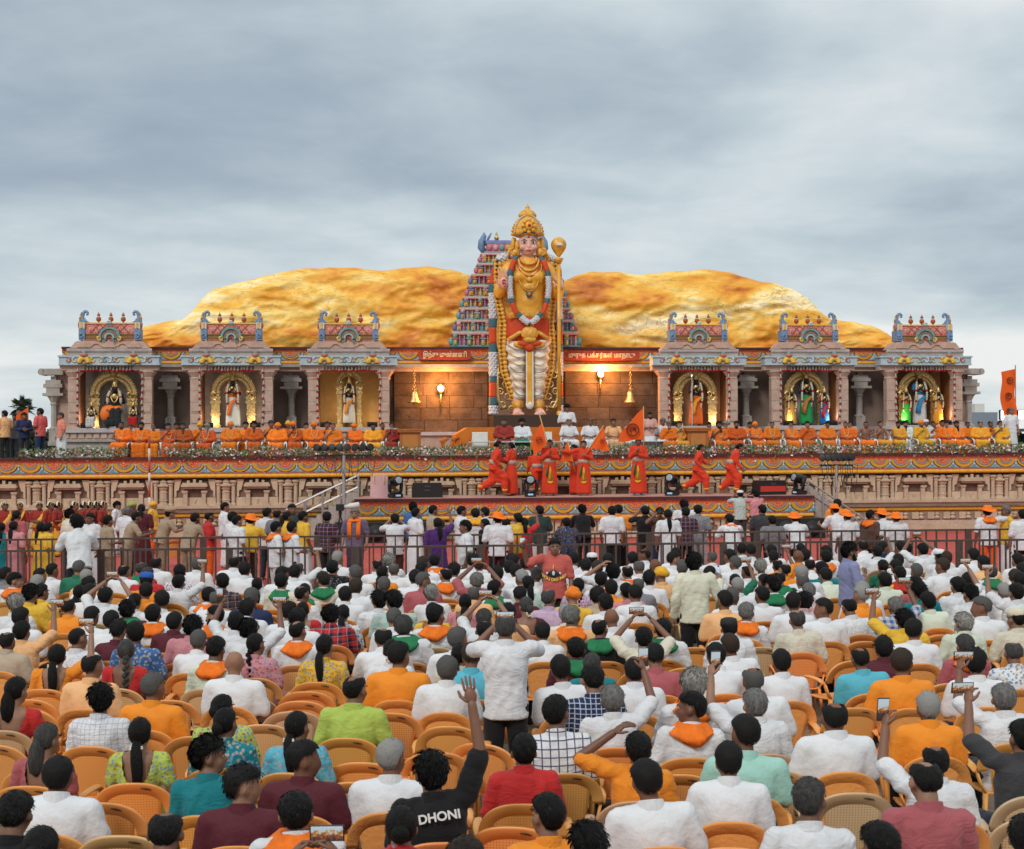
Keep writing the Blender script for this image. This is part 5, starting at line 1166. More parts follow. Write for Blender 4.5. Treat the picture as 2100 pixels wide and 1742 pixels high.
# ------------------------------------------------------------------ golden rock behind the temple front
def outline(pts, v):
    a = sorted((su(x, y, v)) for x, y in pts); return [p[0] for p in a], [p[1] for p in a]
def rock_mat():
    m = bpy.data.materials.new('golden_rock'); m.use_nodes = True; nt = m.node_tree; b = nt.nodes['Principled BSDF']; b.inputs['Roughness'].default_value = .55
    t = N(nt, 'ShaderNodeTexCoord'); mp = N(nt, 'ShaderNodeMapping'); mp.inputs['Scale'].default_value = (.32, .3, .95); mp.inputs['Rotation'].default_value = (0, R(12), 0); nt.links.new(t.outputs['Object'], mp.inputs[0])
    def no(s, d, di, ro=.6):
        n = N(nt, 'ShaderNodeTexNoise'); n.inputs['Scale'].default_value = s; n.inputs['Detail'].default_value = d; n.inputs['Distortion'].default_value = di; n.inputs['Roughness'].default_value = ro
        nt.links.new(mp.outputs[0], n.inputs['Vector']); return n.outputs[0]
    a = no(.68, 7, .6, .54); c = no(2.8, 8, .9, .62)
    so = N(nt, 'ShaderNodeSeparateXYZ'); nt.links.new(t.outputs['Object'], so.inputs[0])
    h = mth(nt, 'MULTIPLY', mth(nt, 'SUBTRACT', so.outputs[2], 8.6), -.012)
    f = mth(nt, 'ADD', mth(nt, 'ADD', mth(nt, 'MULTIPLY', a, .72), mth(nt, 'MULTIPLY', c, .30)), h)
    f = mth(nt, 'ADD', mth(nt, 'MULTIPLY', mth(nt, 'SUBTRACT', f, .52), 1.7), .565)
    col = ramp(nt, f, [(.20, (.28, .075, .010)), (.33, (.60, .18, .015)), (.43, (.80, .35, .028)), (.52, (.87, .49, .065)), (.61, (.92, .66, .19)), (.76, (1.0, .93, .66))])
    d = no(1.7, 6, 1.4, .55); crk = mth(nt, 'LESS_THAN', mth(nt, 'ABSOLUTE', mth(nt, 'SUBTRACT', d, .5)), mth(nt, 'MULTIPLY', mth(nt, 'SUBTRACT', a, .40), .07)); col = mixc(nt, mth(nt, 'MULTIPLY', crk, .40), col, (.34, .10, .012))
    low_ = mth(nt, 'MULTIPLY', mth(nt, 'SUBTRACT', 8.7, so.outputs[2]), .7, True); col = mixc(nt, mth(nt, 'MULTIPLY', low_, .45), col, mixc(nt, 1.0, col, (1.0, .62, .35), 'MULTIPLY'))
    nt.links.new(col, b.inputs['Base Color'])
    bp = N(nt, 'ShaderNodeBump'); bp.inputs['Strength'].default_value = .35; bp.inputs['Distance'].default_value = .12; nt.links.new(c, bp.inputs['Height']); nt.links.new(bp.outputs[0], b.inputs['Normal'])
    return m
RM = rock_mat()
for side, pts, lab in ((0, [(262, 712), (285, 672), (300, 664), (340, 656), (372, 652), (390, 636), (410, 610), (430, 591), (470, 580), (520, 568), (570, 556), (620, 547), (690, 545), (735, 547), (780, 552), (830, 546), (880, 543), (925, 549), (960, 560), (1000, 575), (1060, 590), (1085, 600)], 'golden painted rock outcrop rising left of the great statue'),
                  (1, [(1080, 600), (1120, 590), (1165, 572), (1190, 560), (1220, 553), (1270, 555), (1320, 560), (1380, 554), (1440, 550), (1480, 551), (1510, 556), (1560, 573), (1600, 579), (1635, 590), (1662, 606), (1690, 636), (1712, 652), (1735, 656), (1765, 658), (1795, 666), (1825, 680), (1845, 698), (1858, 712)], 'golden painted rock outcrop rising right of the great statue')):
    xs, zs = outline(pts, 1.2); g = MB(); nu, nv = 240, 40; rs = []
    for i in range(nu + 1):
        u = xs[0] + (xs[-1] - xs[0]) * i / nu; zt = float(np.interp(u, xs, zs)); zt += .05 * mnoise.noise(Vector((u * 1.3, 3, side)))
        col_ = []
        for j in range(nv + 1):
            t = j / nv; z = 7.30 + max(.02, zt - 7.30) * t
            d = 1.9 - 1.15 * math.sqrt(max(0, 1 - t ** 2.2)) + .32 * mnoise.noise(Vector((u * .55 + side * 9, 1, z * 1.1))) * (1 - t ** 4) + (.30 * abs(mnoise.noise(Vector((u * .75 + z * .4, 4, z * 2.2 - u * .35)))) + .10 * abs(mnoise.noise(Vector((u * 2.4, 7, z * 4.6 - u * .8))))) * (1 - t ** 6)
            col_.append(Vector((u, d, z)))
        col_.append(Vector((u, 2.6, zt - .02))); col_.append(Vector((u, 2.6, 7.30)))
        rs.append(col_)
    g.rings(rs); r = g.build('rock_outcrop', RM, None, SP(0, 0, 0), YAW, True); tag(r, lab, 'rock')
# ------------------------------------------------------------------ tower behind the statue
KPX = 1 / 179.0; SU0 = su(1083, 700, -1.6)[0]; SZ0 = 4.55
def qq(cx, cy, y=0.0): return Vector(((cx - 688) * KPX, y, (1600 - cy) * KPX))
tower = st('temple_tower', 'tiered temple tower crowded with painted figures behind the great statue', 'tower', SU0, -.35, 0)
rt = random.Random(21)
PAINT = [mat('tower_paint_%d' % i, c, r=.55, var=.25, vs=10) for i, c in enumerate([(.16, .20, .42), (.30, .34, .50), (.60, .22, .26), (.70, .40, .45), (.16, .40, .40), (.74, .42, .10), (.66, .14, .07), (.64, .54, .44), (.22, .44, .28), (.42, .28, .46)])]
edges = [(1075, 135, 1105), (960, 165, 1080), (870, 195, 1050), (775, 222, 1026), (690, 262, 1000), (600, 290, 985), (515, 335, 930), (430, 365, 890), (350, 385, 862)]
for i in range(8):
    (y0_, a0_, b0_), (y1_, a1_, b1_) = edges[i], edges[i + 1]
    z0 = SZ0 + (1600 - y0_) * KPX; z1 = SZ0 + (1600 - y1_) * KPX; x0, x1 = (a0_ - 688) * KPX, (b0_ - 688) * KPX; h = z1 - z0; dep = .35 + .10 * i
    g = MB(); g.mat(rt.choice([1, 2, 3, 5, 7, 6])).b2(x0 + .14, x1 - .14, dep, 1.9, z0, z1); g.mat(7).b2(x0 + .02, x1 - .02, dep - .16, 1.9, z0 + h * .86, z1); g.mat(4).b2(x0, x1, dep - .20, 1.9, z0, z0 + h * .10); g.mat(2).b2(x0 + .05, x1 - .05, dep - .18, 1.9, z0 + h * .78, z0 + h * .855)
    nf = max(7, int((x1 - x0) / .20))
    for k in range(nf):
        x = x0 + .15 + (x1 - x0 - .30) * k / (nf - 1); c = rt.randrange(2, 10); w = .085
        if k % 3 == 0:                         # little pavilion with a domed roof
            g.mat(c).b2(x - w, x + w, dep - .24, dep, z0 + h * .10, z0 + h * .50); g.mat(rt.randrange(10)).b2(x - w * 1.4, x + w * 1.4, dep - .28, dep, z0 + h * .50, z0 + h * .58); g.mat(rt.randrange(10)).ell((x, dep - .14, z0 + h * .70), (w * 1.2, .12, h * .17), 8, 6); g.mat(5).ell((x, dep - .26, z0 + h * .3), (w * .5, .05, h * .16), 6, 5)
        else:                                  # standing figure
            g.mat(c).lathe([(w * .5, z0 + h * .10), (w * .7, z0 + h * .3), (w * .4, z0 + h * .42), (w * .65, z0 + h * .54), (w * .2, z0 + h * .6)], 7, (x, dep - .12, 0)); g.mat(5 if rt.random() < .6 else 3).ell((x, dep - .13, z0 + h * .66), (w * .34, .04, h * .075), 6, 5)
    for s in (-1, 1): g.mat(rt.choice([0, 4, 2])).ell((x0 if s < 0 else x1, dep, z0 + h * .35), (.13, .16, h * .30), 8, 6)
    g.mat(3).arc((((a0_ + b0_) / 2 - 688) * KPX * .4 - .75, 0, z0 + h * .35), .02, .16, 0, PI * 2, dep - .32, dep - .2, 16); g.mat(5).arc((((a0_ + b0_) / 2 - 688) * KPX * .4 - .75, 0, z0 + h * .35), .16, .22, 0, PI * 2, dep - .30, dep - .2, 16)
    g.build('tier', PAINT, tower)
zt = SZ0 + (1600 - 350) * KPX; g = MB(); xa, xb = (400 - 688) * KPX, (850 - 688) * KPX
g.mat(1).b2(xa, xb, 1.1, 1.9, zt, zt + .10); g.mat(2).b2(xa + .1, xb - .1, 1.15, 1.9, zt + .10, zt + .42); rs = [[Vector((x, 1.5 - .36 * math.cos(a), zt + .42 + .2 * math.sin(a))) for a in (PI * q / 8 for q in range(9))] for x in (xa + .05, xb - .05)]
g.mat(0).rings(rs)
for k in range(9): g.mat(2 + k % 7).ell((xa + .2 + k * (xb - xa - .4) / 8, 1.1, zt + .26), (.11, .08, .13), 8, 6)
g.build('barrel_roof', PAINT, tower)
for s, x in ((-1, xa), (1, xb)):
    g = MB(); g.tube([(x, 1.5, zt + .1), (x + s * .12, 1.5, zt + .3), (x + s * .10, 1.5, zt + .55), (x - s * .02, 1.5, zt + .82), (x - s * .0, 1.5, zt + .95)], [.12, .16, .15, .10, .02], 8); g.tube([(x - s * .1, 1.5, zt + .5), (x - s * .22, 1.5, zt + .75), (x - s * .32, 1.5, zt + .93)], [.06, .06, .03], 6); g.build('horn', DBLU, tower, smooth=True)
for k in (0, 1): MB().lathe([(.05, zt + .6), (.11, zt + .68), (.10, zt + .76), (.03, zt + .82), (.06, zt + .86), (.01, zt + .98)], 10, (xa + .55 + k * 1.5, 1.5, 0)).build('finial', GOLDM, tower, smooth=True)
# ------------------------------------------------------------------ the great statue
GS = mat('statue_gold', (.82, .45, .05), r=.38, c2=(.66, .30, .025), vs=3, bump=.35, bs=14, spec=.5)
GS2 = mat('statue_gold_relief', (.84, .49, .08), r=.4, c2=(.58, .24, .02), vs=8, bump=.9, bs=16, spec=.5)
FLE = mat('statue_flesh', (.76, .45, .36), r=.5, c2=(.70, .37, .29), vs=2)
RCL = mat('statue_red', (.62, .075, .018), r=.6, c2=(.50, .05, .012), vs=3)
WCL = mat('statue_white', (.84, .82, .77), r=.6, c2=(.74, .68, .58), vs=4, bump=.3, bs=8)
BEAD = mat('pearl_bead', (.70, .71, .73), r=.5, c2=(.48, .50, .55), vs=26, bump=1.0, bs=30)
TBD = mat('teal_bead', (.06, .17, .20), r=.5, c2=(.03, .10, .14), vs=20, bump=.8, bs=26)
stat = st('great_statue', 'towering golden statue with tall crown, garlands and spear at the centre of the stage', 'statue', SU0, -1.6, SZ0)
def RS(G, vox, it, name, m, disp=None):
    H = remesh(G, vox, it, disp); return ob(name, H.mesh(name, [m], True, False), stat)
G = MB(); n = 20
def sec(cy, x0, x1, ry, cyy=0.0): c = qq((x0 + x1) / 2, cy, cyy); rx = (x1 - x0) / 2 * KPX; return [c + Vector((math.cos(a) * rx, -math.sin(a) * ry, 0)) for a in (2 * PI * q / n for q in range(n))]
G.rings([sec(900, 560, 815, .42), sec(830, 566, 806, .42), sec(760, 580, 800, .42), sec(690, 574, 806, .45), sec(600, 552, 822, .50), sec(530, 525, 850, .46), sec(480, 545, 830, .38), sec(450, 610, 765, .30), sec(430, 640, 735, .27)])
for cx in (625, 752): G.ell(qq(cx, 580, -.30), (.36, .26, .28), 12, 8)
G.ell(qq(688, 760, -.22), (.42, .26, .40), 12, 8)
for s, (sx, sy), (ex, ey), (hx, hy), yy in ((-1, (545, 525), (475, 690), (500, 660), -.55), (1, (832, 525), (905, 700), (918, 665), -.55)):
    G.cap(qq(sx, sy, 0), qq(ex, ey, -.15), .33, .27); G.cap(qq(ex, ey, -.15), qq(hx, hy, yy), .27, .17)
RS(G, .05, 4, 'torso', GS)
G = MB(); G.cap(qq(688, 470, .02), qq(688, 400, .0), .27, .24); G.ell(qq(688, 330, -.05), (.385, .40, .50), 18, 12); G.ell(qq(688, 375, -.16), (.30, .30, .31), 14, 8); G.ell(qq(688, 407, -.34), (.11, .09, .08), 8, 6)
G.cap(qq(688, 335, -.42), qq(688, 364, -.465), .040, .058); G.cap(qq(672, 387, -.45), qq(704, 387, -.45), .045, .045)
for s in (-1, 1): G.ell(qq(688 + s * 42, 365, -.33), (.15, .13, .14), 8, 6)
RS(G, .035, 3, 'face', FLE)
g = MB()
for s in (-1, 1):
    g.mat(0).ell(qq(688 + s * 33, 331, -.425), (.095, .035, .042), 10, 6); g.mat(1).ell(qq(688 + s * 33, 331, -.45), (.042, .025, .040), 8, 6)
    g.mat(1).tube([qq(688 + s * 12, 318, -.43), qq(688 + s * 33, 308, -.43), qq(688 + s * 56, 318, -.38)], [.014, .02, .01], 6); g.mat(1).tube([qq(688 + s * 16, 330, -.45), qq(688 + s * 33, 323, -.455), qq(688 + s * 54, 330, -.40)], .011, 6)
g.mat(2).tube([qq(670, 386, -.478), qq(688, 389, -.50), qq(706, 386, -.478)], [.012, .024, .012], 8); g.mat(2).ell(qq(688, 292, -.425), (.035, .03, .035), 8, 6)
g.mat(0)
for yy in (281, 289, 297):
    g.tube([qq(648, yy, -.34), qq(668, yy, -.41), qq(680, yy, -.425)], .012, 6); g.tube([qq(728, yy, -.34), qq(708, yy, -.41), qq(696, yy, -.425)], .012, 6)
g.build('face_paint', [mat('paint_white', (.72, .72, .70), r=.5), mat('paint_black', (.012, .01, .01), r=.4), mat('paint_red', (.50, .03, .02), r=.4)], stat, smooth=True)
g = MB(); g.mat(0).lathe([(.44, 0), (.60, .06), (.62, .20), (.58, .42), (.50, .60), (.42, .74), (.36, .78), (.32, .82), (.38, .86), (.37, .94), (.28, 1.06), (.16, 1.14), (.08, 1.20), (.10, 1.24), (.05, 1.30), (.012, 1.38)], 28, qq(688, 282, .02), .85)
for i in range(17):
    a = PI * (i / 16); g.mat(1).ell(qq(688, 262, 0) + Vector((.64 * math.cos(a) * .98, -.02, .84 * math.sin(a) * .86)), (.075, .08, .075), 8, 6)
for i in range(28):
    a = PI * (i + .5) / 28; g.mat(2).ell(qq(688, 255, 0) + Vector((.55 * math.cos(a), -.26, .72 * math.sin(a))), (.034, .03, .034), 6, 5)
g.mat(1).ell(qq(688, 212, -.56), (.16, .08, .18), 12, 8); g.mat(3).ell(qq(690, 210, -.64), (.07, .05, .07), 8, 6)
for i in range(8):
    a = 2 * PI * i / 8; g.mat(1).ell(qq(688, 212, -.52) + Vector((math.cos(a) * .24, 0, math.sin(a) * .24)), (.09, .06, .09), 8, 6)
g.mat(4).tube([qq(622, 275, -.30), qq(645, 262, -.44), qq(688, 256, -.50), qq(731, 262, -.44), qq(754, 275, -.30)], .035, 8)
g.build('crown', [GS2, GS, BEAD, mat('ruby', (.42, .05, .02), r=.25), TBD], stat, smooth=True)
g = MB()
for s in (-1, 1):
    g.ell(qq(688 + s * 78, 345, -.05), (.10, .14, .22), 10, 8); g.ell(qq(688 + s * 92, 398, -.12), (.20, .14, .18), 10, 8); g.ell(qq(688 + s * 108, 330, .08), (.10, .12, .28), 8, 6)
    scroll(g, (s * 100) * KPX, qq(0, 398).z, .20, s, -.2, .05)
    for k in range(9): g.ell(qq(688 + s * (95 + k * 8), 300 + k * 18, .15), (.08, .1, .1), 8, 6)
g.build('ear_ornament', GS2, stat, smooth=True)
g = MB()                                        # chest jewels
def loop(w, top, bot, y, r, g, n=15, cx=688): g.tube([qq(cx + w * math.cos(PI + PI * i / (n - 1)), top + (bot - top) * math.sin(PI * i / (n - 1)), y - .14 * math.sin(PI * i / (n - 1)) ) for i in range(n)], r, 6)
g.mat(0); loop(60, 440, 492, -.34, .04, g); loop(75, 450, 540, -.36, .05, g); loop(95, 470, 690, -.38, .028, g); g.mat(1); loop(66, 445, 505, -.37, .022, g); loop(88, 455, 580, -.38, .022, g)
g.mat(0).ell(qq(688, 605, -.54), (.12, .06, .12), 10, 6); g.ell(qq(688, 655, -.54), (.26, .05, .14), 10, 6); g.mat(2).ell(qq(688, 713, -.56), (.14, .06, .14), 12, 8); g.mat(3).ell(qq(688, 713, -.63), (.07, .03, .07), 8, 6); g.mat(0)
g.build('necklace', [GS2, RCL, TBD, mat('amber_gem', (.60, .16, .03), r=.25)], stat, smooth=True); g = MB()
for i in range(30): g.ell(qq(545 + i * 9.9, 868 - 10 * math.sin(PI * i / 29), -.42 - .06 * math.sin(PI * i / 29)), (.045, .04, .14), 6, 5)
g.build('waist_belt', [GS2], stat, smooth=True)
G = MB(); G.rings([sec(845, 548, 826, .45), sec(890, 530, 842, .50), sec(950, 525, 848, .50), sec(1010, 522, 845, .48), sec(1055, 545, 820, .42)]); RS(G, .05, 3, 'waist_cloth', RCL, lambda q: .03 * mnoise.noise(Vector((q[0] * 3, q[1] * 2, q[2] * .7))))
g = MB()
for s in (-1, 1):
    g.tube([qq(688 + s * 160, 1045, -.38), qq(688 + s * 110, 1020, -.50), qq(688 + s * 70, 995, -.56), qq(688 + s * 40, 1000, -.6)], [.07, .09, .09, .07], 8); g.ell(qq(688 + s * 55, 1080, -.5), (.36, .12, .16), 10, 6)
g.ell(qq(688, 1000, -.62), (.36, .16, .30), 14, 8); g.ell(qq(688, 1045, -.62), (.28, .14, .16), 12, 8); g.build('girdle', GS2, stat, smooth=True)
g = MB(); g.ell(qq(655, 1075, -.56), (.36, .10, .13), 10, 6); g.ell(qq(722, 1075, -.56), (.36, .10, .13), 10, 6); g.ell(qq(688, 1100, -.56), (.22, .10, .20), 10, 6); g.build('red_knot', RCL, stat, smooth=True)
for s in (-1, 1):
    G = MB(); G.rings([sec(1050, *( (518, 684) if s < 0 else (692, 855)), .46), sec(1150, *((532, 674) if s < 0 else (702, 846)), .47), sec(1280, *((546, 666) if s < 0 else (710, 830)), .43), sec(1400, *((566, 662) if s < 0 else (714, 810)), .36), sec(1485, *((586, 660) if s < 0 else (716, 792)), .31)])
    RS(G, .045, 2, 'white_drape', WCL, lambda q: .045 * math.sin(q[2] * 16 + 2.2 * abs(q[0] + .0) + 2 * mnoise.noise(Vector(q) * 1.5)) * .8)
    for k in range(7):
        g = MB(); yy = 1085 + k * 56; a, b = ((524 + k * 8, 674) if s < 0 else (702, 850 - k * 8)); m_ = (a + b) / 2; d = 34
        g.tube([qq(a + (b - a) * t, yy + d * math.sin(PI * t) + (10 if s < 0 else -10) * (t - .5) * 2, -.30 - .22 * math.sin(PI * t)) for t in (i / 10 for i in range(11))], .020, 6); g.build('gold_fold', GS if k % 3 else mat('statue_umber', (.34, .19, .08), r=.6), stat, smooth=True)
    G = MB(); cx = 605 if s < 0 else 765; G.cap(qq(cx + s * -8, 1470, -.02), qq(cx - s * 3, 1560, -.05), .22, .20); G.cap(qq(cx, 1568, -.05), qq(cx + s * 3, 1585, -.52), .20, .18)
    for k in range(5): G.cap(qq(cx - 34 + k * 17, 1588, -.50), qq(cx - 36 + k * 18, 1592, -.66 + .05 * abs(k - (1 if s > 0 else 3))), .06, .055)
    RS(G, .035, 2, 'foot', FLE)
    g = MB(); g.lathe([(.24, 0), (.28, .08), (.25, .18), (.27, .26), (.23, .32)], 14, qq(cx - s * 4, 1548, -.04)); g.ell(qq(cx, 1525, -.30), (.14, .08, .14), 8, 6); g.build('anklet', GS2, stat, smooth=True)
g = MB(); g.mat(0).box(qq(688, 1310, -.50), (.20, .12, 2.3)); g.mat(1).box(qq(672, 1310, -.47), (.10, .12, 2.35)); g.box(qq(708, 1310, -.47), (.10, .12, 2.35)); g.mat(1).ell(qq(690, 1520, -.48), (.17, .1, .2), 10, 6); g.build('centre_sash', [GS, WCL], stat)
# raised hand, gripping hand
def big_hand(w, d, nrm, side, curl, k, nm):
    H = MB(); hand(H, Vector((0, 0, 0)), -Vector(d), nrm, side, curl); H.xf(Matrix.Translation(w) @ Matrix.Scale(k, 4)); o = ob(nm, H.mesh(nm, [FLE], True), stat)
big_hand(qq(500, 668, -.72), (-.10, 0, 1), (0, -1, 0), -1, .06, 4.6, 'raised_hand')
big_hand(qq(925, 668, -.66), (-.25, 0, 1), (-.3, .9, 0), 1, .75, 4.0, 'gripping_hand')
g = MB(); g.arc(qq(500, 625, -.82), .05, .085, 0, 1.6 * PI, -.02, .02, 14); g.arc(qq(500, 648, -.82), .06, .09, -.6 * PI, .9 * PI, -.02, .02, 14); g.build('palm_mark', mat('paint_red', (.50, .03, .02)), stat)
def garland(nm, pts, r, seq, n=40):            # rope of beads, colour by stretch
    P = [Vector(p) for p in pts]; L = [0]
    for a, b in zip(P, P[1:]): L.append(L[-1] + (b - a).length)
    def at(t):
        d = t * L[-1]
        for i in range(len(P) - 1):
            if d <= L[i + 1] + 1e-9: return P[i].lerp(P[i + 1], (d - L[i]) / (L[i + 1] - L[i]))
        return P[-1]
    g = MB(); mats = [BEAD, TBD, RCL]
    t0 = 0.0
    for ln, c in seq:
        t1 = min(1.0, t0 + ln); q = [at(t0 + (t1 - t0) * k / 8) for k in range(9)]; g.mat(c); g.tube(q, r * (1.04 if c == 1 else .97 if c == 2 else 1.0), 12)
        if c == 0:
            m_ = int((t1 - t0) * L[-1] / (r * .55))
            for k in range(m_):
                c0 = at(t0 + (t1 - t0) * (k + .5) / m_); d_ = (at(min(1, t0 + (t1 - t0) * (k + .6) / m_)) - c0); ax, ay = frame(d_ if d_.length > 1e-5 else Vector((0, 0, 1)))
                for j in range(7):
                    a = 2 * PI * (j + .5 * (k % 2)) / 7; p = c0 + (ax * math.cos(a) + ay * math.sin(a)) * r * .95
                    if p.y < c0.y + .02: g.ell(p, (r * .28,) * 3, 6, 4)
        t0 = t1
    g.build(nm, mats, stat, smooth=True)
for s in (-1, 1):
    w = 1 if s > 0 else 1
    X_ = lambda d: 688 + s * d
    garland('garland', [qq(X_(88), 440, -.30), qq(X_(118), 490, -.42), qq(X_(140), 560, -.50), qq(X_(145), 660, -.54), qq(X_(135), 750, -.56), qq(X_(105), 840, -.62), qq(X_(50), 895, -.68), qq(X_(5), 930, -.74)], .115, [(.05, 1), (.16, 2), (.07, 1), (.30, 0), (.06, 1), (.16, 2), (.06, 1), (.14, 0)])
    xo = 255 if s < 0 else 240; ww = .185 if s < 0 else .125
    garland('outer_garland', [qq(X_(150), 420, .22), qq(X_(205), 440, .22), qq(X_(235), 520, .22), qq(X_(xo), 640, .22), qq(X_(xo), 900, .22), qq(X_(xo), 1250, .22), qq(X_(xo + 3), 1590, .22)], ww, [(.06, 0), (.05, 1), (.10, 2), (.05, 1), (.16, 0), (.05, 1), (.10, 2), (.05, 1), (.15, 0), (.035, 1), (.09, 2), (.05, 1), (.07, 0), (.03, 2)])
    g = MB()                                    # scrolling gold flames down the side
    for k in range(34):
        t = k / 33; cx = X_(np.interp(t, [0, .25, .45, .62, .8, 1], [225, 228, 190, 200, 185, 120]) if s < 0 else np.interp(t, [0, .25, .45, .62, .8, 1], [200, 190, 168, 182, 170, 112])); cy = 470 + t * 1000
        scroll(g, qq(cx, cy).x, qq(cx, cy).z, .15 - .03 * t, s, -.02, .05); g.ell(qq(cx - s * 20, cy + 14, -.02), (.10, .09, .11), 8, 6)
    g.build('flame_border', GS2, stat, smooth=True)
    g = MB(); ol = [(120, 440), (190, 450), (235, 560), (262, 660), (245, 760), (222, 860), (236, 980), (232, 1080), (205, 1180), (190, 1300), (150, 1430), (100, 1500), (60, 1480), (60, 900), (100, 600)]; w_ = 1.0 if s < 0 else .86
    g.prism([(s * a * w_ * KPX, (1600 - b) * KPX) for a, b in (ol if s > 0 else ol)], .10, .20); g.build('gold_backing', GS2, stat)
    g = MB()                                    # pierced gilt stand by the feet
    for k in range(7):
        c = qq(X_([150, 195, 165, 205, 150, 190, 120][k]), [1250, 1300, 1370, 1420, 1460, 1520, 1550][k], .15); g.arc(c, .09, .16, 0, 2 * PI, -.08, .05, 14); g.ell(c, (.05, .05, .05), 8, 6)
    g.tube([qq(X_(215), 1200, .15), qq(X_(225), 1350, .15), qq(X_(222), 1480, .15), qq(X_(190), 1545, .15), qq(X_(140), 1530, .15)], [.05, .08, .10, .10, .06], 8); g.build('gilt_stand', GOLDM, stat, smooth=True)
spear = st('spear', 'tall golden spear with leaf shaped blade held by the great statue', 'spear', SU0, -1.6, SZ0)
g = MB(); g.cyl(qq(902, 1590, -.75), qq(902, 470, -.75), .075, n=12); g.lathe([(.16, 0), (.10, .06), (.13, .12), (.06, .2)], 12, qq(902, 1602, -.75)); g.build('shaft', GS, spear, smooth=True)
g = MB(); pts = []
for t in range(21):
    a = t / 20; w = 57 * math.sin(PI * min(1, (1 - a) ** .72)) ** .9; pts.append((w, 450 - a * 155))
rs = [[qq(902 + w, y, -.75), qq(902 + w * .5, y, -.75 - w * KPX * .45), qq(902, y, -.75 - w * KPX * .55), qq(902 - w * .5, y, -.75 - w * KPX * .45), qq(902 - w, y, -.75), qq(902, y, -.75 + w * KPX * .4)] for w, y in pts]
g.rings(rs); g.lathe([(.07, -.25), (.15, -.1), (.2, 0), (.08, .05)], 12, qq(902, 455, -.75)); g.build('blade', GS2, spear, smooth=True)
MB().cyl(qq(886, 350, -.98), qq(918, 350, -.98), .03).cyl(qq(880, 360, -1.0), qq(924, 360, -1.0), .03).build('blade_stripe', mat('paint_white', (.72, .72, .70)), spear)
base = st('orange_dais', 'orange cloth covered dais under the great statue', 'platform', SU0, -1.9, 0)
uA, uB = su(905, 880, -2.2)[0] - SU0, su(1335, 880, -2.2)[0] - SU0
MB().b2(-1.55, 1.55, -1.0, 1.5, 3.9, 4.55).build('plinth', mat('dark_plinth', (.05, .03, .02), r=.5), base); g = MB(); g.prism([(uA + .5, 2.97), (uB - .5, 2.97), (uB - .5, 3.75), (2.1, 4.06), (-2.6, 4.06), (uA + .5, 3.75)], -1.4, 1.3); g.build('cloth_cover', ORCL, base)
for k, x in enumerate((-3.4, -2.5, 2.4)):
    g = MB(); scroll(g, x, 3.35, .3, 1 if k % 2 else -1, -1.42, .10); scroll(g, x + .4, 3.45, .25, -1, -1.42, .09); g.build('carved_scroll', ORCL, base, smooth=True)
# ------------------------------------------------------------------ name boards on the frieze
def board(px0, px1, py, words, lab):
    (u0, zz), (u1, _) = su(px0, py, -.28), su(px1, py, -.28); r = st('name_board', lab, 'sign', (u0 + u1) / 2, -.28, zz); w, h = u1 - u0, .40
    g = MB(); pts = []
    for cx, a0 in ((w / 2 - h / 2, -PI / 2), (-w / 2 + h / 2, PI / 2)):
        for k in range(9): a = a0 + PI * k / 8; pts.append((cx + h / 2 * math.cos(a), h / 2 * math.sin(a)))
    g.prism(pts, -.05, .05); g.build('panel', mat('board_red', (.36, .045, .02), r=.5, var=.1), r)
    cu = bpy.data.curves.new('lettering', 'FONT'); cu.body = words; cu.size = .34; cu.extrude = .012; cu.offset = .004; cu.align_x = 'CENTER'; cu.align_y = 'CENTER'
    o = bpy.data.objects.new('tmp', cu); COL.objects.link(o); dg = bpy.context.evaluated_depsgraph_get(); me = bpy.data.meshes.new_from_object(o.evaluated_get(dg)); bpy.data.objects.remove(o)
    me.materials.clear(); me.materials.append(mat('letter_cream', (.74, .66, .40), r=.5)); t = ob('lettering', me, r, (0, -.066, 0)); t.rotation_euler = (R(90), 0, 0)
    xs = [v.co.x for v in me.vertices]; ys = [v.co.y for v in me.vertices]
    if xs:
        k = (w - .42) / (max(xs) - min(xs)); k2 = .33 / (max(ys) - min(ys)); t.scale = (k, k2, 1); t.location = (-(max(xs) + min(xs)) / 2 * k, -.066, -(max(ys) + min(ys)) / 2 * k2)
board(857, 967, 728.5, 'இந்து முன்னணி', 'red name board with cream Tamil lettering left of the great statue')
board(1156, 1312, 730, 'முருக பக்தர்கள் மாநாடு', 'longer red name board with cream Tamil lettering right of the great statue')
# ------------------------------------------------------------------ bells, and printed lamps given added light, in the centre bays
for px, lab in ((849.5, 'brass temple bell hanging on a chain left of the great statue'), (1293, 'brass temple bell hanging on a chain right of the great statue')):
    u, z = su(px, 820, -.35); r = st('temple_bell', lab, 'bell', u, -.35, z); r.scale = (.8, .8, .9)
    MB().lathe([(.02, .42), (.10, .40), (.16, .30), (.19, .14), (.24, .02), (.34, -.10), (.345, -.15), (.30, -.16)], 20).lathe([(.03, -.16), (.05, -.22), (.02, -.28)], 8).build('bell', GOLDM, r, smooth=True)
    g = MB()
    for k in range(9):
        c = Vector((0, 0, .55 + k * .125)); g.tube([c + (Vector((math.cos(a) * .055, 0, math.sin(a) * .085)) if k % 2 else Vector((0, math.cos(a) * .055, math.sin(a) * .085))) for a in (2 * PI * q / 10 for q in range(10))], .016, 5, closed=True)
    g.tube([(0, 0, .42), (-.1, 0, .5), (0, 0, .58), (.1, 0, .5)], .02, 5, closed=True); g.build('chain', GOLDM, r, smooth=True)
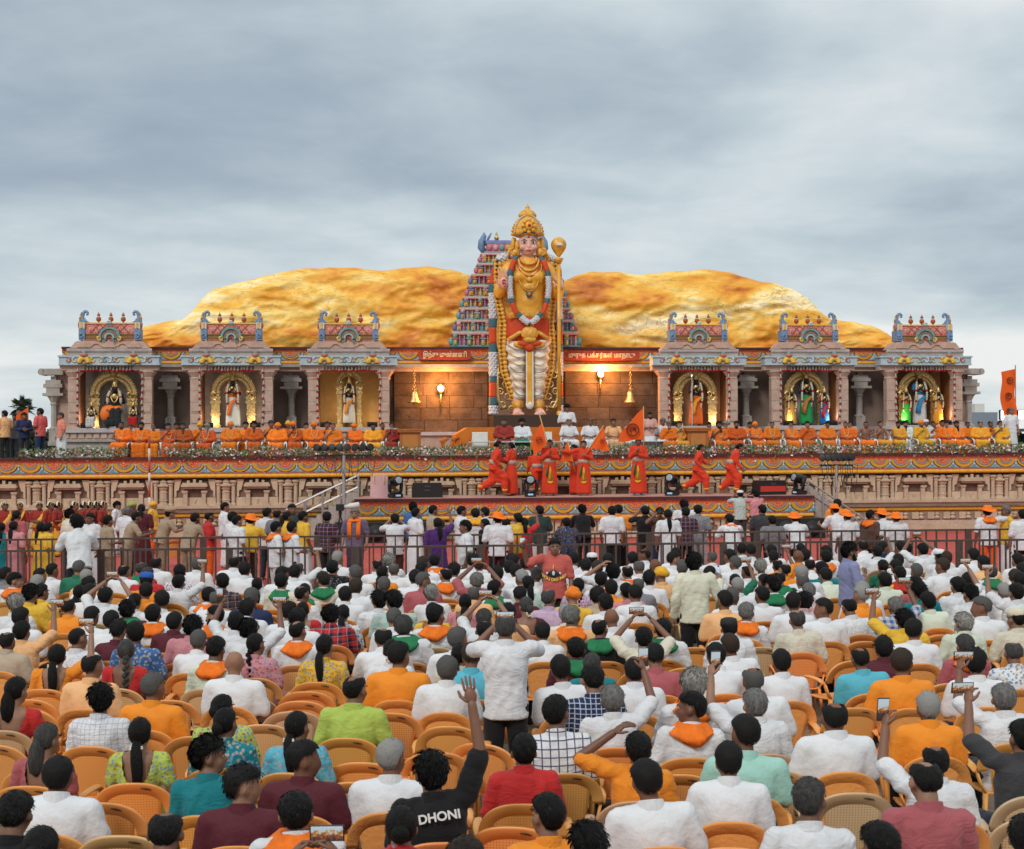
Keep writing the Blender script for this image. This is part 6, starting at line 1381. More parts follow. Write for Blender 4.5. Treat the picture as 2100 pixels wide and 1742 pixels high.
for px, py, lab in ((904, 797, 'printed wall lamp beside the left bell, built as an added glowing globe'), (1232, 767, 'printed wall lamp above the right of the statue, built as an added glowing globe')):
    u, z = su(px, py, -.15); r = st('printed_lamp', lab, 'lamp', u, -.15, z)
    MB().ell((0, 0, 0), (.13, .13, .14), 14, 10).build('globe', mat('printed_lamp_glow', (1.0, .75, .40), emit=9.0), r, smooth=True)  # the lamp is only a print on the wall; this glowing globe is added
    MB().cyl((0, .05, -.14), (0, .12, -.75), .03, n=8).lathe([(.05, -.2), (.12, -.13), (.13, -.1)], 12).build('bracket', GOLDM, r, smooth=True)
    L = bpy.data.objects.new('lamp_light', bpy.data.lights.new('lamp_light', 'POINT')); COL.objects.link(L); L.parent = r; L.location = (0, -.38, .0); L.data.energy = 330; L.data.color = (1.0, .42, .10); L.data.shadow_soft_size = .14  # point light added to throw the print's warm glow on the blocks
# ------------------------------------------------------------------ flower bed along the stage edge
def flower_bed():
    rf = random.Random(9); g = MB(); cols = [0, 0, 0, 1, 1, 2, 3]
    for i in range(7600):
        px = rf.uniform(40, 2110)
        if 262 < px < 338: continue
        u = su(px, 925, -7.1)[0]; hgt = .31 + .17 * mnoise.noise(Vector((u * 1.1, 0, 0))) + .08 * mnoise.noise(Vector((u * 4, 3, 0)))
        y = rf.uniform(-7.55, -6.75); z = 2.97 + rf.uniform(0.0, 1.0) ** .75 * max(.15, hgt)
        if rf.random() < .05: z -= rf.uniform(.1, .3); y = -7.62
        c = Vector((u, y, z)); M = Euler((rf.uniform(-1, 1), rf.uniform(-1, 1), rf.uniform(0, 6.3))).to_matrix()
        fl = rf.random() < (.56 if z > 3.02 else .32)
        if fl:
            s = rf.uniform(.035, .072); g.mat(1 + rf.choice(cols)); b = [M @ Vector((math.cos(a) * s * k, math.sin(a) * s * k, .3 * s * (k > .5))) + c for a, k in ((2 * PI * q / 10, 1 if q % 2 else .5) for q in range(10))]
            g.add(b + [c + M @ Vector((0, 0, s * .15))], [(q, (q + 1) % 10, 10) for q in range(10)])
        else:
            g.mat(0)
            for k in range(3):
                L = rf.uniform(.07, .15); w = L * .2; M = Euler((rf.uniform(-.9, .9), rf.uniform(-.9, .9), rf.uniform(0, 6.3))).to_matrix()
                g.add([c + M @ Vector(q) for q in ((0, 0, 0), (w, 0, L * .5), (0, w * .3, L), (-w, 0, L * .5))], [(0, 1, 2, 3)])
    o = g.build('flower_bed', [mat('leaf_green', (.15, .25, .09), r=.7, c2=(.09, .15, .06), vs=3), mat('petal_white', (.78, .76, .72), r=.8), mat('petal_pink', (.70, .46, .52), r=.8), mat('petal_peach', (.74, .46, .36), r=.8), mat('petal_crimson', (.42, .06, .10), r=.8)], None, SP(0, 0, 0), YAW)
    o['kind'] = 'stuff'; o['label'] = 'bed of white and pink flowers with green leaves along the stage edge'; o['category'] = 'flowers'
flower_bed()
# ------------------------------------------------------------------ stage furniture and equipment
def lectern(px, lab):
    u = su(px, 900, -6.5)[0]; r = st('lectern', lab, 'lectern', u, -6.5, 2.82); r.scale = (1.1, 1.1, 1.1)
    MB().b2(-.36, .36, -.22, .22, .06, 1.0).build('body', WDK, r); MB().b2(-.45, .45, -.32, .30, 1.0, 1.06).b2(-.43, .43, -.30, .28, .94, .998).build('top', WDK, r); MB().b2(-.40, .40, -.26, .26, 0, .06).build('foot', WDK, r); MB().b2(-.26, .26, -.235, -.222, .2, .86).build('front_panel', mat('lighter_wood', (.50, .20, .05), r=.4, var=.1), r)
    return r, u
r_, u_ = lectern(841, 'wooden lectern on the stage left of the great statue'); lectern(1429, 'wooden lectern on the stage right of the great statue')
m_ = st('microphone', 'gooseneck microphone on the left lectern', 'microphone', u_, -6.5, 2.82 + 1.06 * 1.1); MB().tube([(0, 0, 0), (0, -.02, .2), (-.03, -.06, .42)], .008, 6).build('gooseneck', BLK, m_); MB().cap((-.03, -.06, .42), (-.04, -.08, .48), .018, .018).build('head', BLK, m_, smooth=True)
for a, b, lab in ((961, 1040, 'low steel framed glass table before the empty white chair'), (1040, 1172, 'long steel framed glass table before the dignitaries'), (1298, 1372, 'low steel framed glass table near the right lectern')):
    u0, u1 = su(a, 905, -6.9)[0], su(b, 905, -6.9)[0]; r = st('glass_table', lab, 'table', (u0 + u1) / 2, -6.6, 2.82); w = (u1 - u0) / 2
    MB().b2(-w, w, -.25, .25, .66, .675).build('glass_top', mat('table_glass', (.55, .62, .62), r=.08, spec=.6), r); g = MB(); g.b2(-w, w, -.27, -.24, .63, .66); g.b2(-w, w, .24, .27, .63, .66); g.build('rim', CHR, r)
    for sx in (-1, 1):
        for sy in (-1, 1): MB().cyl((sx * (w - .03), sy * .23, 0), (sx * (w - .03), sy * .23, .64), .018).build('leg', CHR, r)
def moving_head(px, tilt, pan, lab, py=1008):
    u, _ = su(px, py, -9.75); r = st('moving_head_light', lab, 'stage light', u, -9.7, 1.52, rz=pan)
    g = MB(); g.b2(-.21, .21, -.19, .19, .03, .15); g.b2(-.19, .19, -.21, .17, .0, .03); g.build('base', BLK, r)
    g = MB()
    for s in (-1, 1): g.tube([(s * .12, 0, .16), (s * .22, 0, .24), (s * .24, 0, .45), (s * .235, 0, .62)], [.05, .06, .06, .05], 8, flat=1.2)
    g.b2(-.2, .2, -.06, .06, .15, .21); g.build('yoke', BLK, r, smooth=True)
    h = ob('head', None, r, (0, 0, .58)); h.rotation_euler = (R(tilt), 0, 0)
    g = MB(); rot = Matrix.Rotation(R(90), 4, 'X'); g.lathe([(.12, -.24), (.17, -.20), (.18, -.02), (.16, .08), (.165, .22), (.17, .27)], 18); g.xf(rot)
    hm = g.mesh('head', [BLK], True); h.data = None
    o = ob('housing', hm, r, (0, 0, .58)); o.rotation_euler = (R(tilt), 0, 0); bpy.data.objects.remove(h)
    g = MB(); g.lathe([(.15, .262), (.10, .278), (.01, .282)], 18); g.xf(rot); ln = g.build('lens', mat('lens_glass', (.25, .33, .36), r=.08, spec=.8), o, smooth=True)
    MB().b2(-.09, .09, -.225, -.19, .06, .12).build('display', mat('display_blue', (.3, .45, .6), emit=.4), r)
moving_head(811, -12, R(28), 'black moving head stage light beside the pink draped box'); moving_head(1088, -8, R(-4), 'black moving head stage light facing the crowd before the dancers'); moving_head(1379, -18, R(-35), 'black moving head stage light between two running dancers', 1004); moving_head(1640, -14, R(-70), 'black moving head stage light at the right end of the apron', 1004)
def wedge(px, lab, rz=0.0, red=False):
    u, _ = su(px, 1005, -9.5); r = st('stage_monitor', lab, 'speaker', u, -9.45, 1.52, rz=rz)
    g = MB(); g.prism([(-.54, .0), (.54, .0), (.54, .40), (.50, .52), (-.50, .52), (-.54, .40)], -.3, .3); g.build('cabinet', BLK, r); g = MB()
    for z in (.23, .37): g.b2(-.1, .1, -.315, -.302, z, z + .06)
    g.build('handle', mat('handle_grey', (.05, .05, .05), r=.4), r)
    if red: MB().b2(-.5, .5, -.32, -.302, .12, .32).build('red_grille', mat('red_grille', (.5, .04, .03), r=.5), r)
wedge(876, 'black stage monitor speaker near the left of the apron'); wedge(1578, 'black stage monitor with red grille near the right of the apron', R(12), True)
u, _ = su(778, 1000, -9.0); r = st('draped_box', 'pink cloth draped box at the left of the apron', 'box', u, -9.0, 1.52); g = MB(); g.rings([[Vector((math.copysign(.31, math.cos(a)) * min(1, abs(math.cos(a)) * 1.6) * (1 + .03 * k * math.sin(7 * a)), .25 * math.sin(a), z)) for a in (2 * PI * q / 40 for q in range(40))] for k, z in ((0, .80), (0, .79), (1, .4), (2, 0))]); g.build('drape', mat('pink_drape', (.62, .40, .42), r=.8, var=.15, bump=.3, bs=10), r); g = MB(); g.tube([(-.18, -.27, .8), (-.2, -.3, .6), (-.17, -.28, .52)], .015, 6); g.tube([(.15, -.27, .8), (.17, -.3, .62), (.16, -.28, .5)], .015, 6); g.build('garland_string', YELP, r)
def light_bar(px, py, pole_v, nlamp, lab, wid):
    u, z = su(px, py, pole_v); r = st('light_stand', lab, 'stage light', u, pole_v, 0)
    MB().cyl((0, 0, 0), (0, 0, z - .25), .055, n=12).b2(-.3, .3, -.3, .3, 0, .03).build('pole', mat('galvanised', (.42, .42, .43), r=.35, metal=.6), r, smooth=False); MB().b2(-wid / 2, wid / 2, -.03, .03, z - .28, z - .22).build('crossbar', BLK, r)
    for k in range(nlamp):
        x = -wid / 2 + wid * (k + .5) / nlamp; g = MB(); g.lathe([(.07, -.16), (.10, -.14), (.11, .05), (.125, .16), (.10, .165)], 14); g.xf(Matrix.Rotation(R(80), 4, 'X') @ Matrix.Rotation(R((k - nlamp / 2) * 6), 4, 'Y')); o = g.build('par_can', BLK, r, (x, 0, z), smooth=True)
    for k in range(7):
        x = -wid / 2 + wid * (k + .3) / 7; d = rt.uniform(.3, 1.1); g = MB(); g.tube([(x, 0, z - .2), (x + .05, -.05, z - .2 - d * .6), (x + .16, -.05, z - .2 - d), (x + .25, -.03, z - .2 - d * .5), (x + .28, 0, z - .22)], .012, 5); g.build('cable', BLK, r, smooth=True)
light_bar(705, 919, -12.0, 8, 'row of black stage lamps on a pole left of the apron', 1.95); light_bar(1715, 940, -11.5, 6, 'row of black stage lamps on a pole right of the apron', 1.2)
for px, lab, n_ in ((800, 'bank of black subwoofers under the left of the apron', 4), (1632, 'pair of black subwoofers under the right of the apron', 2)):
    u, _ = su(px, 1100, -10.4); r = st('subwoofer_stack', lab, 'speaker', u, -10.5, 0)
    for k in range(n_):
        MB().b2(-n_ * .48 + k * .96 + .01, -n_ * .48 + k * .96 + .93, -.4, .35, 0, .72).build('cabinet', BLK, r); g = MB(); g.lathe([(.30, 0), (.27, -.04), (.1, -.10), (.08, -.06), (.01, -.05)], 18); g.xf(Matrix.Translation((-n_ * .48 + k * .96 + .47, -.41, .36)) @ Matrix.Rotation(R(90), 4, 'X')); g.build('cone', mat('speaker_cone', (.03, .03, .03), r=.5), r, smooth=True)
def stair(pts_top, pts_bot, s, lab):
    (u0, z0), (u1, z1) = su(*pts_top, -8.6), su(*pts_bot, -8.6); r = st('stage_stair', lab, 'stairs', 0, 0); nst = 12; zt_, zb = 2.05, 0.0
    for k in range(nst):
        a = u0 + (u1 - u0) * k / nst; b = u0 + (u1 - u0) * (k + 1) / nst; MB().b2(min(a, b), max(a, b), -8.9, -7.7, 0, max(.1, 1.75 * (1 - k / nst))).build('step', GREY, r)
    for y in (-8.95, -7.75):
        g = MB(); g.cyl((u0, y, z0), (u1, y, z1), .034, n=10); g.cyl((u0, y, z0 - .42), (u1, y, z1 - .42), .018, n=8); g.build('handrail', CHR, r)
        for k in range(5):
            t = k / 4; MB().cyl((u0 + (u1 - u0) * t, y, max(.1, (z0 + (z1 - z0) * t) - 1.0)), (u0 + (u1 - u0) * t, y, z0 + (z1 - z0) * t), .032, n=8).build('baluster', CHR, r)
stair((735, 975), (588, 1045), -1, 'stair with steel handrails left of the apron'); stair((1652, 986), (1772, 1068), 1, 'stair with steel handrails right of the apron')
u, zt_ = su(306, 895, -11.0); r = st('striped_pole', 'red and white striped pole at the left of the stage', 'pole', u, -11.0, 0)
for k in range(9): MB().cyl((0, 0, k * (zt_ / 9)), (0, 0, (k + 1) * (zt_ / 9)), .038, n=10).build('band', mat('pole_white', (.6, .58, .56), r=.6) if k % 2 else mat('pole_red', (.42, .06, .03), r=.6), r, smooth=True)
# floodlit boxes on shrine floors
for i, px in ((0, 345), (1, 440), (1, 500), (2, 640), (2, 795)): pass
# ------------------------------------------------------------------ barriers
def barrier(v, h, lab, grp, x0=-60, x1=2160):
    u0, u1 = su(x0, 1150, v)[0], su(x1, 1150, v)[0]; L = 2.6; n = int((u1 - u0) / L) + 1
    FM = mat('barrier_steel', (.050, .040, .036), r=.55, c2=(.085, .055, .042), vs=6, spec=.4)
    bar = MB().b2(-.017, .017, -.017, .017, 0.14, h - .03).mesh('bar', [FM]); post = MB().b2(-.042, .042, -.042, .042, 0, h + .0).mesh('post', [FM]); rail = MB().b2(-L / 2 + .05, L / 2 - .05, -.022, .022, -.022, .022).mesh('rail', [FM])
    for k in range(n):
        u = u0 + (k + .5) * L; px = CX + FPX * SP(u, v).x / SP(u, v).y
        r = ob('barrier', None, None, SP(u, v, 0), YAW + R(rnd.uniform(-.8, .8))); tag(r, '%s, %s' % (lab, barword(k, n)), 'barrier', grp)
        for x in (-L / 2 + .03, L / 2 - .03): ob('post', post, r, (x, 0, 0))
        for z in (h - .02, .16): ob('rail', rail, r, (0, 0, z))
        for q in range(9): ob('bar', bar, r, (-L / 2 + .03 + (q + 1) * (L - .06) / 10, 0, 0))
ORDW = ['first', 'second', 'third', 'fourth', 'fifth', 'sixth', 'seventh', 'eighth', 'ninth', 'tenth', 'eleventh', 'twelfth', 'thirteenth', 'fourteenth']
def barword(k, n): return ('%s from the left' % ORDW[k]) if k < len(ORDW) else '%s from the right' % ORDW[n - 1 - k]
barrier(FENCE_V[0], 1.37, 'dark steel barrier panel in the front line, nearest the seats', 'front barrier line')
barrier(FENCE_V[1], 1.37, 'dark steel barrier panel in the rear line, nearer the stage', 'rear barrier line')
# ------------------------------------------------------------------ far left and right
def palm(px, py, y, lab, sc_=1.0):
    p = at_y(px, py, y); r = thing('palm_tree', lab, 'tree', (p.x, p.y, 0)); h = p.z
    MB().tube([(0, 0, 0), (.2, 0, h * .5), (0, 0, h)], [.35, .26, .24], 10).build('trunk', mat('palm_bark', (.12, .09, .07), r=.95, var=.4, vs=6), r, smooth=True)
    g = MB(); rp = random.Random(int(px))
    for k in range(60):
        a, e = rp.uniform(0, 2 * PI), rp.uniform(-.6, 1.5); d = Vector((math.cos(a) * math.cos(e), math.sin(a) * math.cos(e), math.sin(e))); L = rp.uniform(1.5, 2.3) * sc_; c = Vector((0, 0, h)) + d * L * .6; ax, ay = frame(d)
        for q in range(14):
            t = (q - 6.5) / 6.5 * 1.25; dd = (d * math.cos(t) + ax * math.sin(t)); e2 = c + dd * L * .75 + Vector((0, 0, -.12)); w = d.cross(ax) * .03 + ax * .05
            g.add([c, (c + e2) / 2 + w, e2, (c + e2) / 2 - w], [(0, 1, 2, 3)])
        g.tube([Vector((0, 0, h)), c], [.04, .02], 4)
    g.build('crown', mat('palm_leaf', (.07, .10, .055), r=.7, c2=(.04, .06, .035), vs=1.5), r)
palm(46, 836, 120, 'small round crowned fan palm beyond the left end of the stage', .42)
def bush(px0, px1, py, y, lab, nm='shrub'):
    a, b = at_y(px0, py, y), at_y(px1, py, y); r = thing(nm, lab, 'tree', ((a.x + b.x) / 2, y, 0)); w = (b.x - a.x) / 2; h = a.z; rp = random.Random(int(px0)); g = MB()
    MB().tube([(0, 0, 0), (0, 0, h * .6)], [.3, .15], 8).build('trunk', mat('palm_bark', (.12, .09, .07)), r)
    for k in range(2600):
        x = rp.uniform(-1, 1); t = rp.random() ** .6; top = h * (1 - .35 * x * x) * (.8 + .25 * mnoise.noise(Vector((x * 3 + px0, 0, 0)))); c = Vector((x * w, rp.uniform(-2, 2), t * top)); s = rp.uniform(.12, .34); M = Euler((rp.uniform(0, 6), rp.uniform(0, 6), rp.uniform(0, 6))).to_matrix()
        g.add([c + M @ Vector(q) * s for q in ((-1, -.5, 0), (1, -.5, 0), (.6, .6, 0), (-.6, .6, 0))], [(0, 1, 2, 3)])
    g.build('crown', mat('bush_leaf', (.055, .08, .045), r=.8, c2=(.03, .045, .03), vs=.8), r)
bush(-40, 40, 858, 130, 'dark scrub at the left edge beyond the stage'); bush(30, 112, 862, 135, 'dark scrub behind the men at the left of the stage'); bush(2020, 2130, 868, 150, 'dark scrub at the right edge beyond the stage')
a, b = at_y(1988, 846, 150), at_y(2046, 880, 150); r = thing('shed', 'grey blue flat roofed shed beyond the right end of the stage', 'building', ((a.x + b.x) / 2, 150, 0)); w = (b.x - a.x) / 2
MB().b2(-w, w, 0, 6, 0, a.z).build('wall', mat('shed_wall', (.22, .26, .31), r=.8, var=.1), r); MB().b2(-w - .2, w + 3, -2.5, 0, b.z - .3, b.z).build('awning', mat('awning_dark', (.06, .07, .08), r=.7), r); MB().b2(-w * .4, w * .3, 1, 3, a.z, a.z + .9).build('roof_box', WHTP, r)
for k in range(4): MB().b2(-w + (k + .3) * w * .5, -w + (k + .7) * w * .5, -.05, 0, a.z * .3, a.z * .6).build('window', DARK, r)
g = MB(); tw = thing('floodlight_tower', 'floodlights on a lattice mast at the right edge of the stage', 'floodlight', SP(su(2075, 900, -4.5)[0], -4.5, 2.82), YAW)
for s in (-1, 1):
    for q in (0, 1): MB().cyl((s * .18, q * .3, 0), (s * .18, q * .3, 1.6), .03).build('mast_leg', CHR, tw)
for k in range(5): MB().cyl((-.18, 0, .1 + k * .3), (.18, 0, .4 + k * .3), .018).build('brace', CHR, tw)
for x in (-.32, .42): MB().b2(x - .2, x + .2, -.1, .05, 1.45, 1.85).build('housing', BLK, tw); MB().b2(x - .17, x + .17, -.112, -.101, 1.48, 1.82).build('lamp', mat('flood_glow', (.9, .95, 1.0), emit=5.0), tw)
# tall banner flag, right edge
def cloth_grid(fn, nu_, nv_, th=.004):
    g = MB(); rs = [[Vector(fn(i / nu_, j / nv_)) for j in range(nv_ + 1)] for i in range(nu_ + 1)]
    b = [q for r_ in rs for q in r_]; m_ = nv_ + 1; g.add(b, [(i * m_ + j, (i + 1) * m_ + j, (i + 1) * m_ + j + 1, i * m_ + j + 1) for i in range(nu_) for j in range(nv_)]); return g
FLAG = mat('flag_orange', (.80, .12, .012), r=.8, var=.12, vs=3); EMB = mat('flag_emblem', (.16, .03, .01), r=.8)
u, zt_ = su(2066, 757, -5.4); zb = su(2066, 862, -5.4)[1]
r = st('banner_flag', 'tall orange banner flag at the right end of the stage', 'flag', u, -5.4, 2.97); MB().cyl((.33, 0, 0), (.33, 0, zt_ - 2.97 + .15), .02).build('pole', mat('flag_pole', (.35, .2, .12), r=.6), r)
fn = lambda s, t: (.33 - .62 * s * (1 - .15 * t) + .04 * math.sin(t * 9), .06 * math.sin(5 * s + 6 * t), zt_ - 2.97 - (zt_ - zb) * t - .12 * s)
cloth_grid(fn, 8, 20).build('cloth', FLAG, r, smooth=True)
for t in (.2, .5, .8):
    c = Vector(fn(.5, t)); g = MB(); g.arc(c + Vector((0, -.05, 0)), .10, .14, 0, 2 * PI, -.006, .006, 16); g.arc(c + Vector((0, -.05, 0)), .02, .06, 0, 1.5 * PI, -.006, .006, 10); g.build('emblem', EMB, r)
u, z_ = su(52, 862, -6.0); r = st('small_flag', 'small orange flag held among the men at the left of the stage', 'flag', u, -6.0, 3.9); MB().cyl((.1, 0, 0), (.1, 0, .95), .012).build('pole', mat('flag_pole', (.35, .2, .12)), r); cloth_grid(lambda s, t: (.1 - .42 * s, .04 * math.sin(5 * s), .95 - .1 * s - .6 * t * (1 - .15 * s) - .2 * s), 8, 6).build('cloth', FLAG, r, smooth=True)
# ------------------------------------------------------------------ people on the stage
CR = {'A': (0, 1100), 'B': (1000, 1100), 'C': (2000, 1100), 'D': (3000, 1100)}
def cpx(k, x, y): return (CR[k][0] + x / 1.936) * .525, (CR[k][1] + y / 1.936) * .525
ROBE = {'o': ((.84, .20, .018), 'bright orange'), 'r': ((.60, .11, .018), 'rust orange'), 'y': ((.82, .36, .03), 'saffron yellow'), 'd': ((.36, .035, .02), 'dark red'), 'w': (CL['W'], 'white'), 'p': ((.72, .40, .24), 'peach'), 'k': ((.62, .30, .28), 'pale pink')}
MONK = {'A': 'o,920,1090,s,g o,985,1112,g,-,2 o,1070,1095,b,k o,1160,1105,l,- r,1275,1105,b,- r,1335,1098,b,-,2 r,1382,1098,u,G o,1515,1098,tY,-,2 r,1565,1105,w,W o,1745,1090,tO,- o,1858,1092,b,-,2 r,1920,1088,m,G',
        'B': 'o,118,1085,g,-,2 o,165,1098,tO,- r,245,1088,tY,-,2 r,282,1092,tO,k o,380,1098,b,-,2 o,437,1092,tO,- o,540,1092,u,-,2 o,582,1098,l,- o,742,1100,tO,w y,885,1102,b,g o,957,1095,s,g,2 d,1028,1095,u,W',
        'C': 'o,1190,1088,G,w y,1262,1088,u,W o,1490,1120,b,-,2 o,1565,1092,b,K o,1612,1085,w,w,2 r,1697,1085,b,k o,1800,1090,b,-,2 o,1837,1100,tO,-',
        'D': 'o,30,1085,l,- o,172,1090,s,W r,300,1100,b,- o,450,1088,b,- o,585,1092,s,- o,617,1095,s,-,2 o,740,1085,s,-,b y,850,1092,s,-,b y,985,1090,b,k w,1040,1082,b,K,2 y,1155,1080,tO,g w,1195,1075,cW,-,2 o,1250,1085,s,-,2 o,1318,1075,b,-,2 o,1350,1098,b,- o,1425,1095,b,K o,1510,1095,l,-,2 y,1605,1090,l,- o,1685,1095,l,-,2 y,1757,1090,u,W'}
STAGEZ = 2.825
for k, s in MONK.items():
    for tok in s.split():
        q = tok.split(','); px, py = cpx(k, float(q[1]), float(q[2])); back = '2' in q[5:]; v = -5.55 if back else -6.35
        u, z = su(px, py, v); sc_ = max(1.08, min(1.2, (z - STAGEZ) / 1.15)); c, cn = ROBE[q[0]]; tn = rnd.uniform(.8, 1.1); c = tuple(min(.9, k * tn * (1 + rnd.uniform(-.12, .12))) for k in c); pk = rnd.choice(['SM', 'SM', 'SN'])
        hk, hc = hair_of(q[3]); rz = YAW + PI + rnd.uniform(-.25, .25)
        bare = 'b' in q[5:]
        look = 'person in %s robe%s seated%s on the stage' % (cn, {'tO': ' and orange turban', 'tY': ' and yellow turban', 'cW': ' and white cap'}.get(q[3], ''), ' in the back row' if back else '')
        o = person(pk, SP(u, v, STAGEZ), rz, c, 'plain', 'none' if bare else 'robe', 'lap', c, hk, hc, scale=sc_, sx=rnd.uniform(.9, 1.08), look=look, px=px, py=py, group='robed people seated on the stage', beard=None if q[4] == '-' else q[4])
        if bare:
            for ch in o.children:
                if ch.name.startswith('shirt'): bpy.data.objects.remove(ch); break
        elif not back and rnd.random() < .7:
            p = POSE[pk]; g = 'mala'
            if g not in HAIR:
                G_ = MB()
                for i in range(26):
                    a = PI + PI * i / 25; G_.ell((math.cos(a) * .10, .125 + .05 * -math.sin(a) * .6, .0 + math.sin(a) * .26), (.013, .013, .015), 6, 4)
                HAIR[g] = G_.mesh('garland', [mat('mala_cream', (.66, .52, .26), r=.8)], True)
            ob('garland', HAIR[g], o, p['neck'] + Vector((0, .03, -.02)))
        chair(SP(u, v, STAGEZ) + Matrix.Rotation(rz, 3, 'Z') @ Vector((0, .02, 0)), rz, CH['w'], px, py + 20, False, 'white plastic chair under a robed person on the stage', 'white chairs on the stage')
def sit(k, x, y, look, v=-5.9, col='W', top='short', lowc=None, hair='b', beard=None, low='lap', pat='plain', pk='SM'):
    px, py = cpx(k, x, y); u, z = su(px, py, v); sc_ = max(1.08, min(1.2, (z - STAGEZ) / 1.15)); hk, hc = hair_of(hair); rz = YAW + PI + rnd.uniform(-.15, .15)
    person(pk, SP(u, v, STAGEZ), rz, col, pat, top, low, lowc or CL['W'], hk, hc, scale=sc_, look=look, px=px, py=py, group='dignitaries at the centre of the stage', beard=beard)
    chair(SP(u, v, STAGEZ) + Matrix.Rotation(rz, 3, 'Z') @ Vector((0, .02, 0)), rz, CH['w'], px, py + 20, False, 'white chair under a dignitary on the stage', 'white chairs on the stage')
sit('B', 1875, 1030, 'person in dark red robe seated beside the white shirted person below the statue', col='d', top='robe', lowc=CL['d'], hair='s', beard='g')
sit('C', 75, 1008, 'person in white shirt and green dhoti seated below the statue feet', hair='m', beard='k', lowc=(.01, .20, .12), top='long')
sit('C', 430, 1032, 'person in white shirt seated directly before the standing cameraman on stage', hair='L')
sit('C', 592, 1008, 'person in white shirt with badge seated second right of the statue', hair='L')
sit('C', 766, 1022, 'person in peach sari with badge seated on the stage', col='Q', top='blouse', lowc=(.72, .42, .24), hair='u')
sit('C', 910, 1012, 'person in pale pink shirt seated behind the large orange flag', col=(.66, .36, .33), hair='l')
sit('C', 1140, 1028, 'person in white shirt with lanyard seated near the right lectern', hair='G')
for i, (k, x, lab) in enumerate((('B', 1697, 'empty white chair left of the dark red robed person'), ('C', 250, 'empty white chair right of the green dhoti person'))):
    px, py = cpx(k, x, 1075); u, z = su(px, py, -5.9); r = st('white_chair', lab, 'chair', u, -5.9, STAGEZ, rz=PI)
    g = MB(); g.rings([[Vector((math.copysign(abs(math.cos(a)) ** .5, math.cos(a)) * .30, -.24 - .05 * t + .02 * math.copysign(1, math.sin(a)), .50 + .26 * t + .30 * math.copysign(abs(math.sin(a)) ** .5, math.sin(a)) * 0)) for a in (2 * PI * q / 24 for q in range(24))] for t in (0, .5, 1.0, 1.6, 1.95, 2.05)]); g.build('back', WHTP, r, smooth=True)
    MB().b2(-.29, .29, -.24, .26, .42, .52).build('seat', WHTP, r)
    for s in (-1, 1):
        MB().tube([(s * .32, -.26, .5), (s * .33, -.2, .72), (s * .33, .2, .70), (s * .33, .26, 0)], .018, 8).build('armrest', CHR, r, smooth=True); MB().cyl((s * .28, -.24, 0), (s * .28, -.24, .45), .02).build('leg', CHR, r)
def stand_stage(px, py, v, look, pk='T0', face=180, col='W', top='short', low='trousers', lowc=None, hair='b', floor=STAGEZ, grp='people standing on the stage', **kw):
    u, z = su(px, py, v); sc_ = max(1.04, min(1.24, (z - floor) / POSE[pk]['head'].z)); hk, hc = hair_of(hair)
    return person(pk, SP(u, v, floor), YAW + R(face), col, kw.pop('pat', 'plain'), top, low, lowc, hk, hc, scale=sc_, look=look, px=px, py=py, group=grp, **kw)
def cA(x, y): return cpx('A', x, y)
stand_stage(*cA(35, 1008), -6.0, 'person in peach shirt and black trousers standing at the left edge of the stage', 'T1', 40, 'Q', lowc=(.02, .02, .02))
stand_stage(*cA(112, 1030), -5.5, 'person in grey shirt half hidden at the left of the stage', 'T0', 170, 'S', lowc=(.06, .07, .09))
stand_stage(*cA(148, 990), -5.0, 'person in dark shirt standing behind the camera holder on stage', 'T0', 150, 'k', lowc=(.03, .03, .04))
stand_stage(*cA(182, 1022), -6.0, 'person in navy shirt holding a long lens camera at the left of the stage', 'T1', 200, 'N', lowc=(.03, .03, .04), top='long')
stand_stage(*cA(305, 992), -6.1, 'person in coral red shirt and jeans standing at the left of the stage', 'T1', 60, (.62, .12, .11), lowc=(.02, .04, .10))
stand_stage(*cA(462, 1022), -6.2, 'person in salmon shirt and white dhoti standing at the left of the stage', 'T0', 120, (.75, .27, .19), low='dhoti', lowc=CL['W'], hair='g')
stand_stage(*cpx('C', 415, 922), -4.6, 'person in white shirt standing with a camera behind the seated dignitaries', 'T1', 175, 'W', lowc=(.03, .03, .04), hair='m')
stand_stage(*cpx('C', 1042, 1032), -6.3, 'person in pale pink shirt standing reading from paper on the stage', 'T1', 175, (.66, .38, .34), low='dhoti', lowc=CL['W'], beard='k')
stand_stage(*cpx('D', 1840, 985), -6.0, 'person in white shirt and dhoti standing at the right end of the stage', 'T0', 185, 'W', low='dhoti', lowc=CL['W'], hair='G')
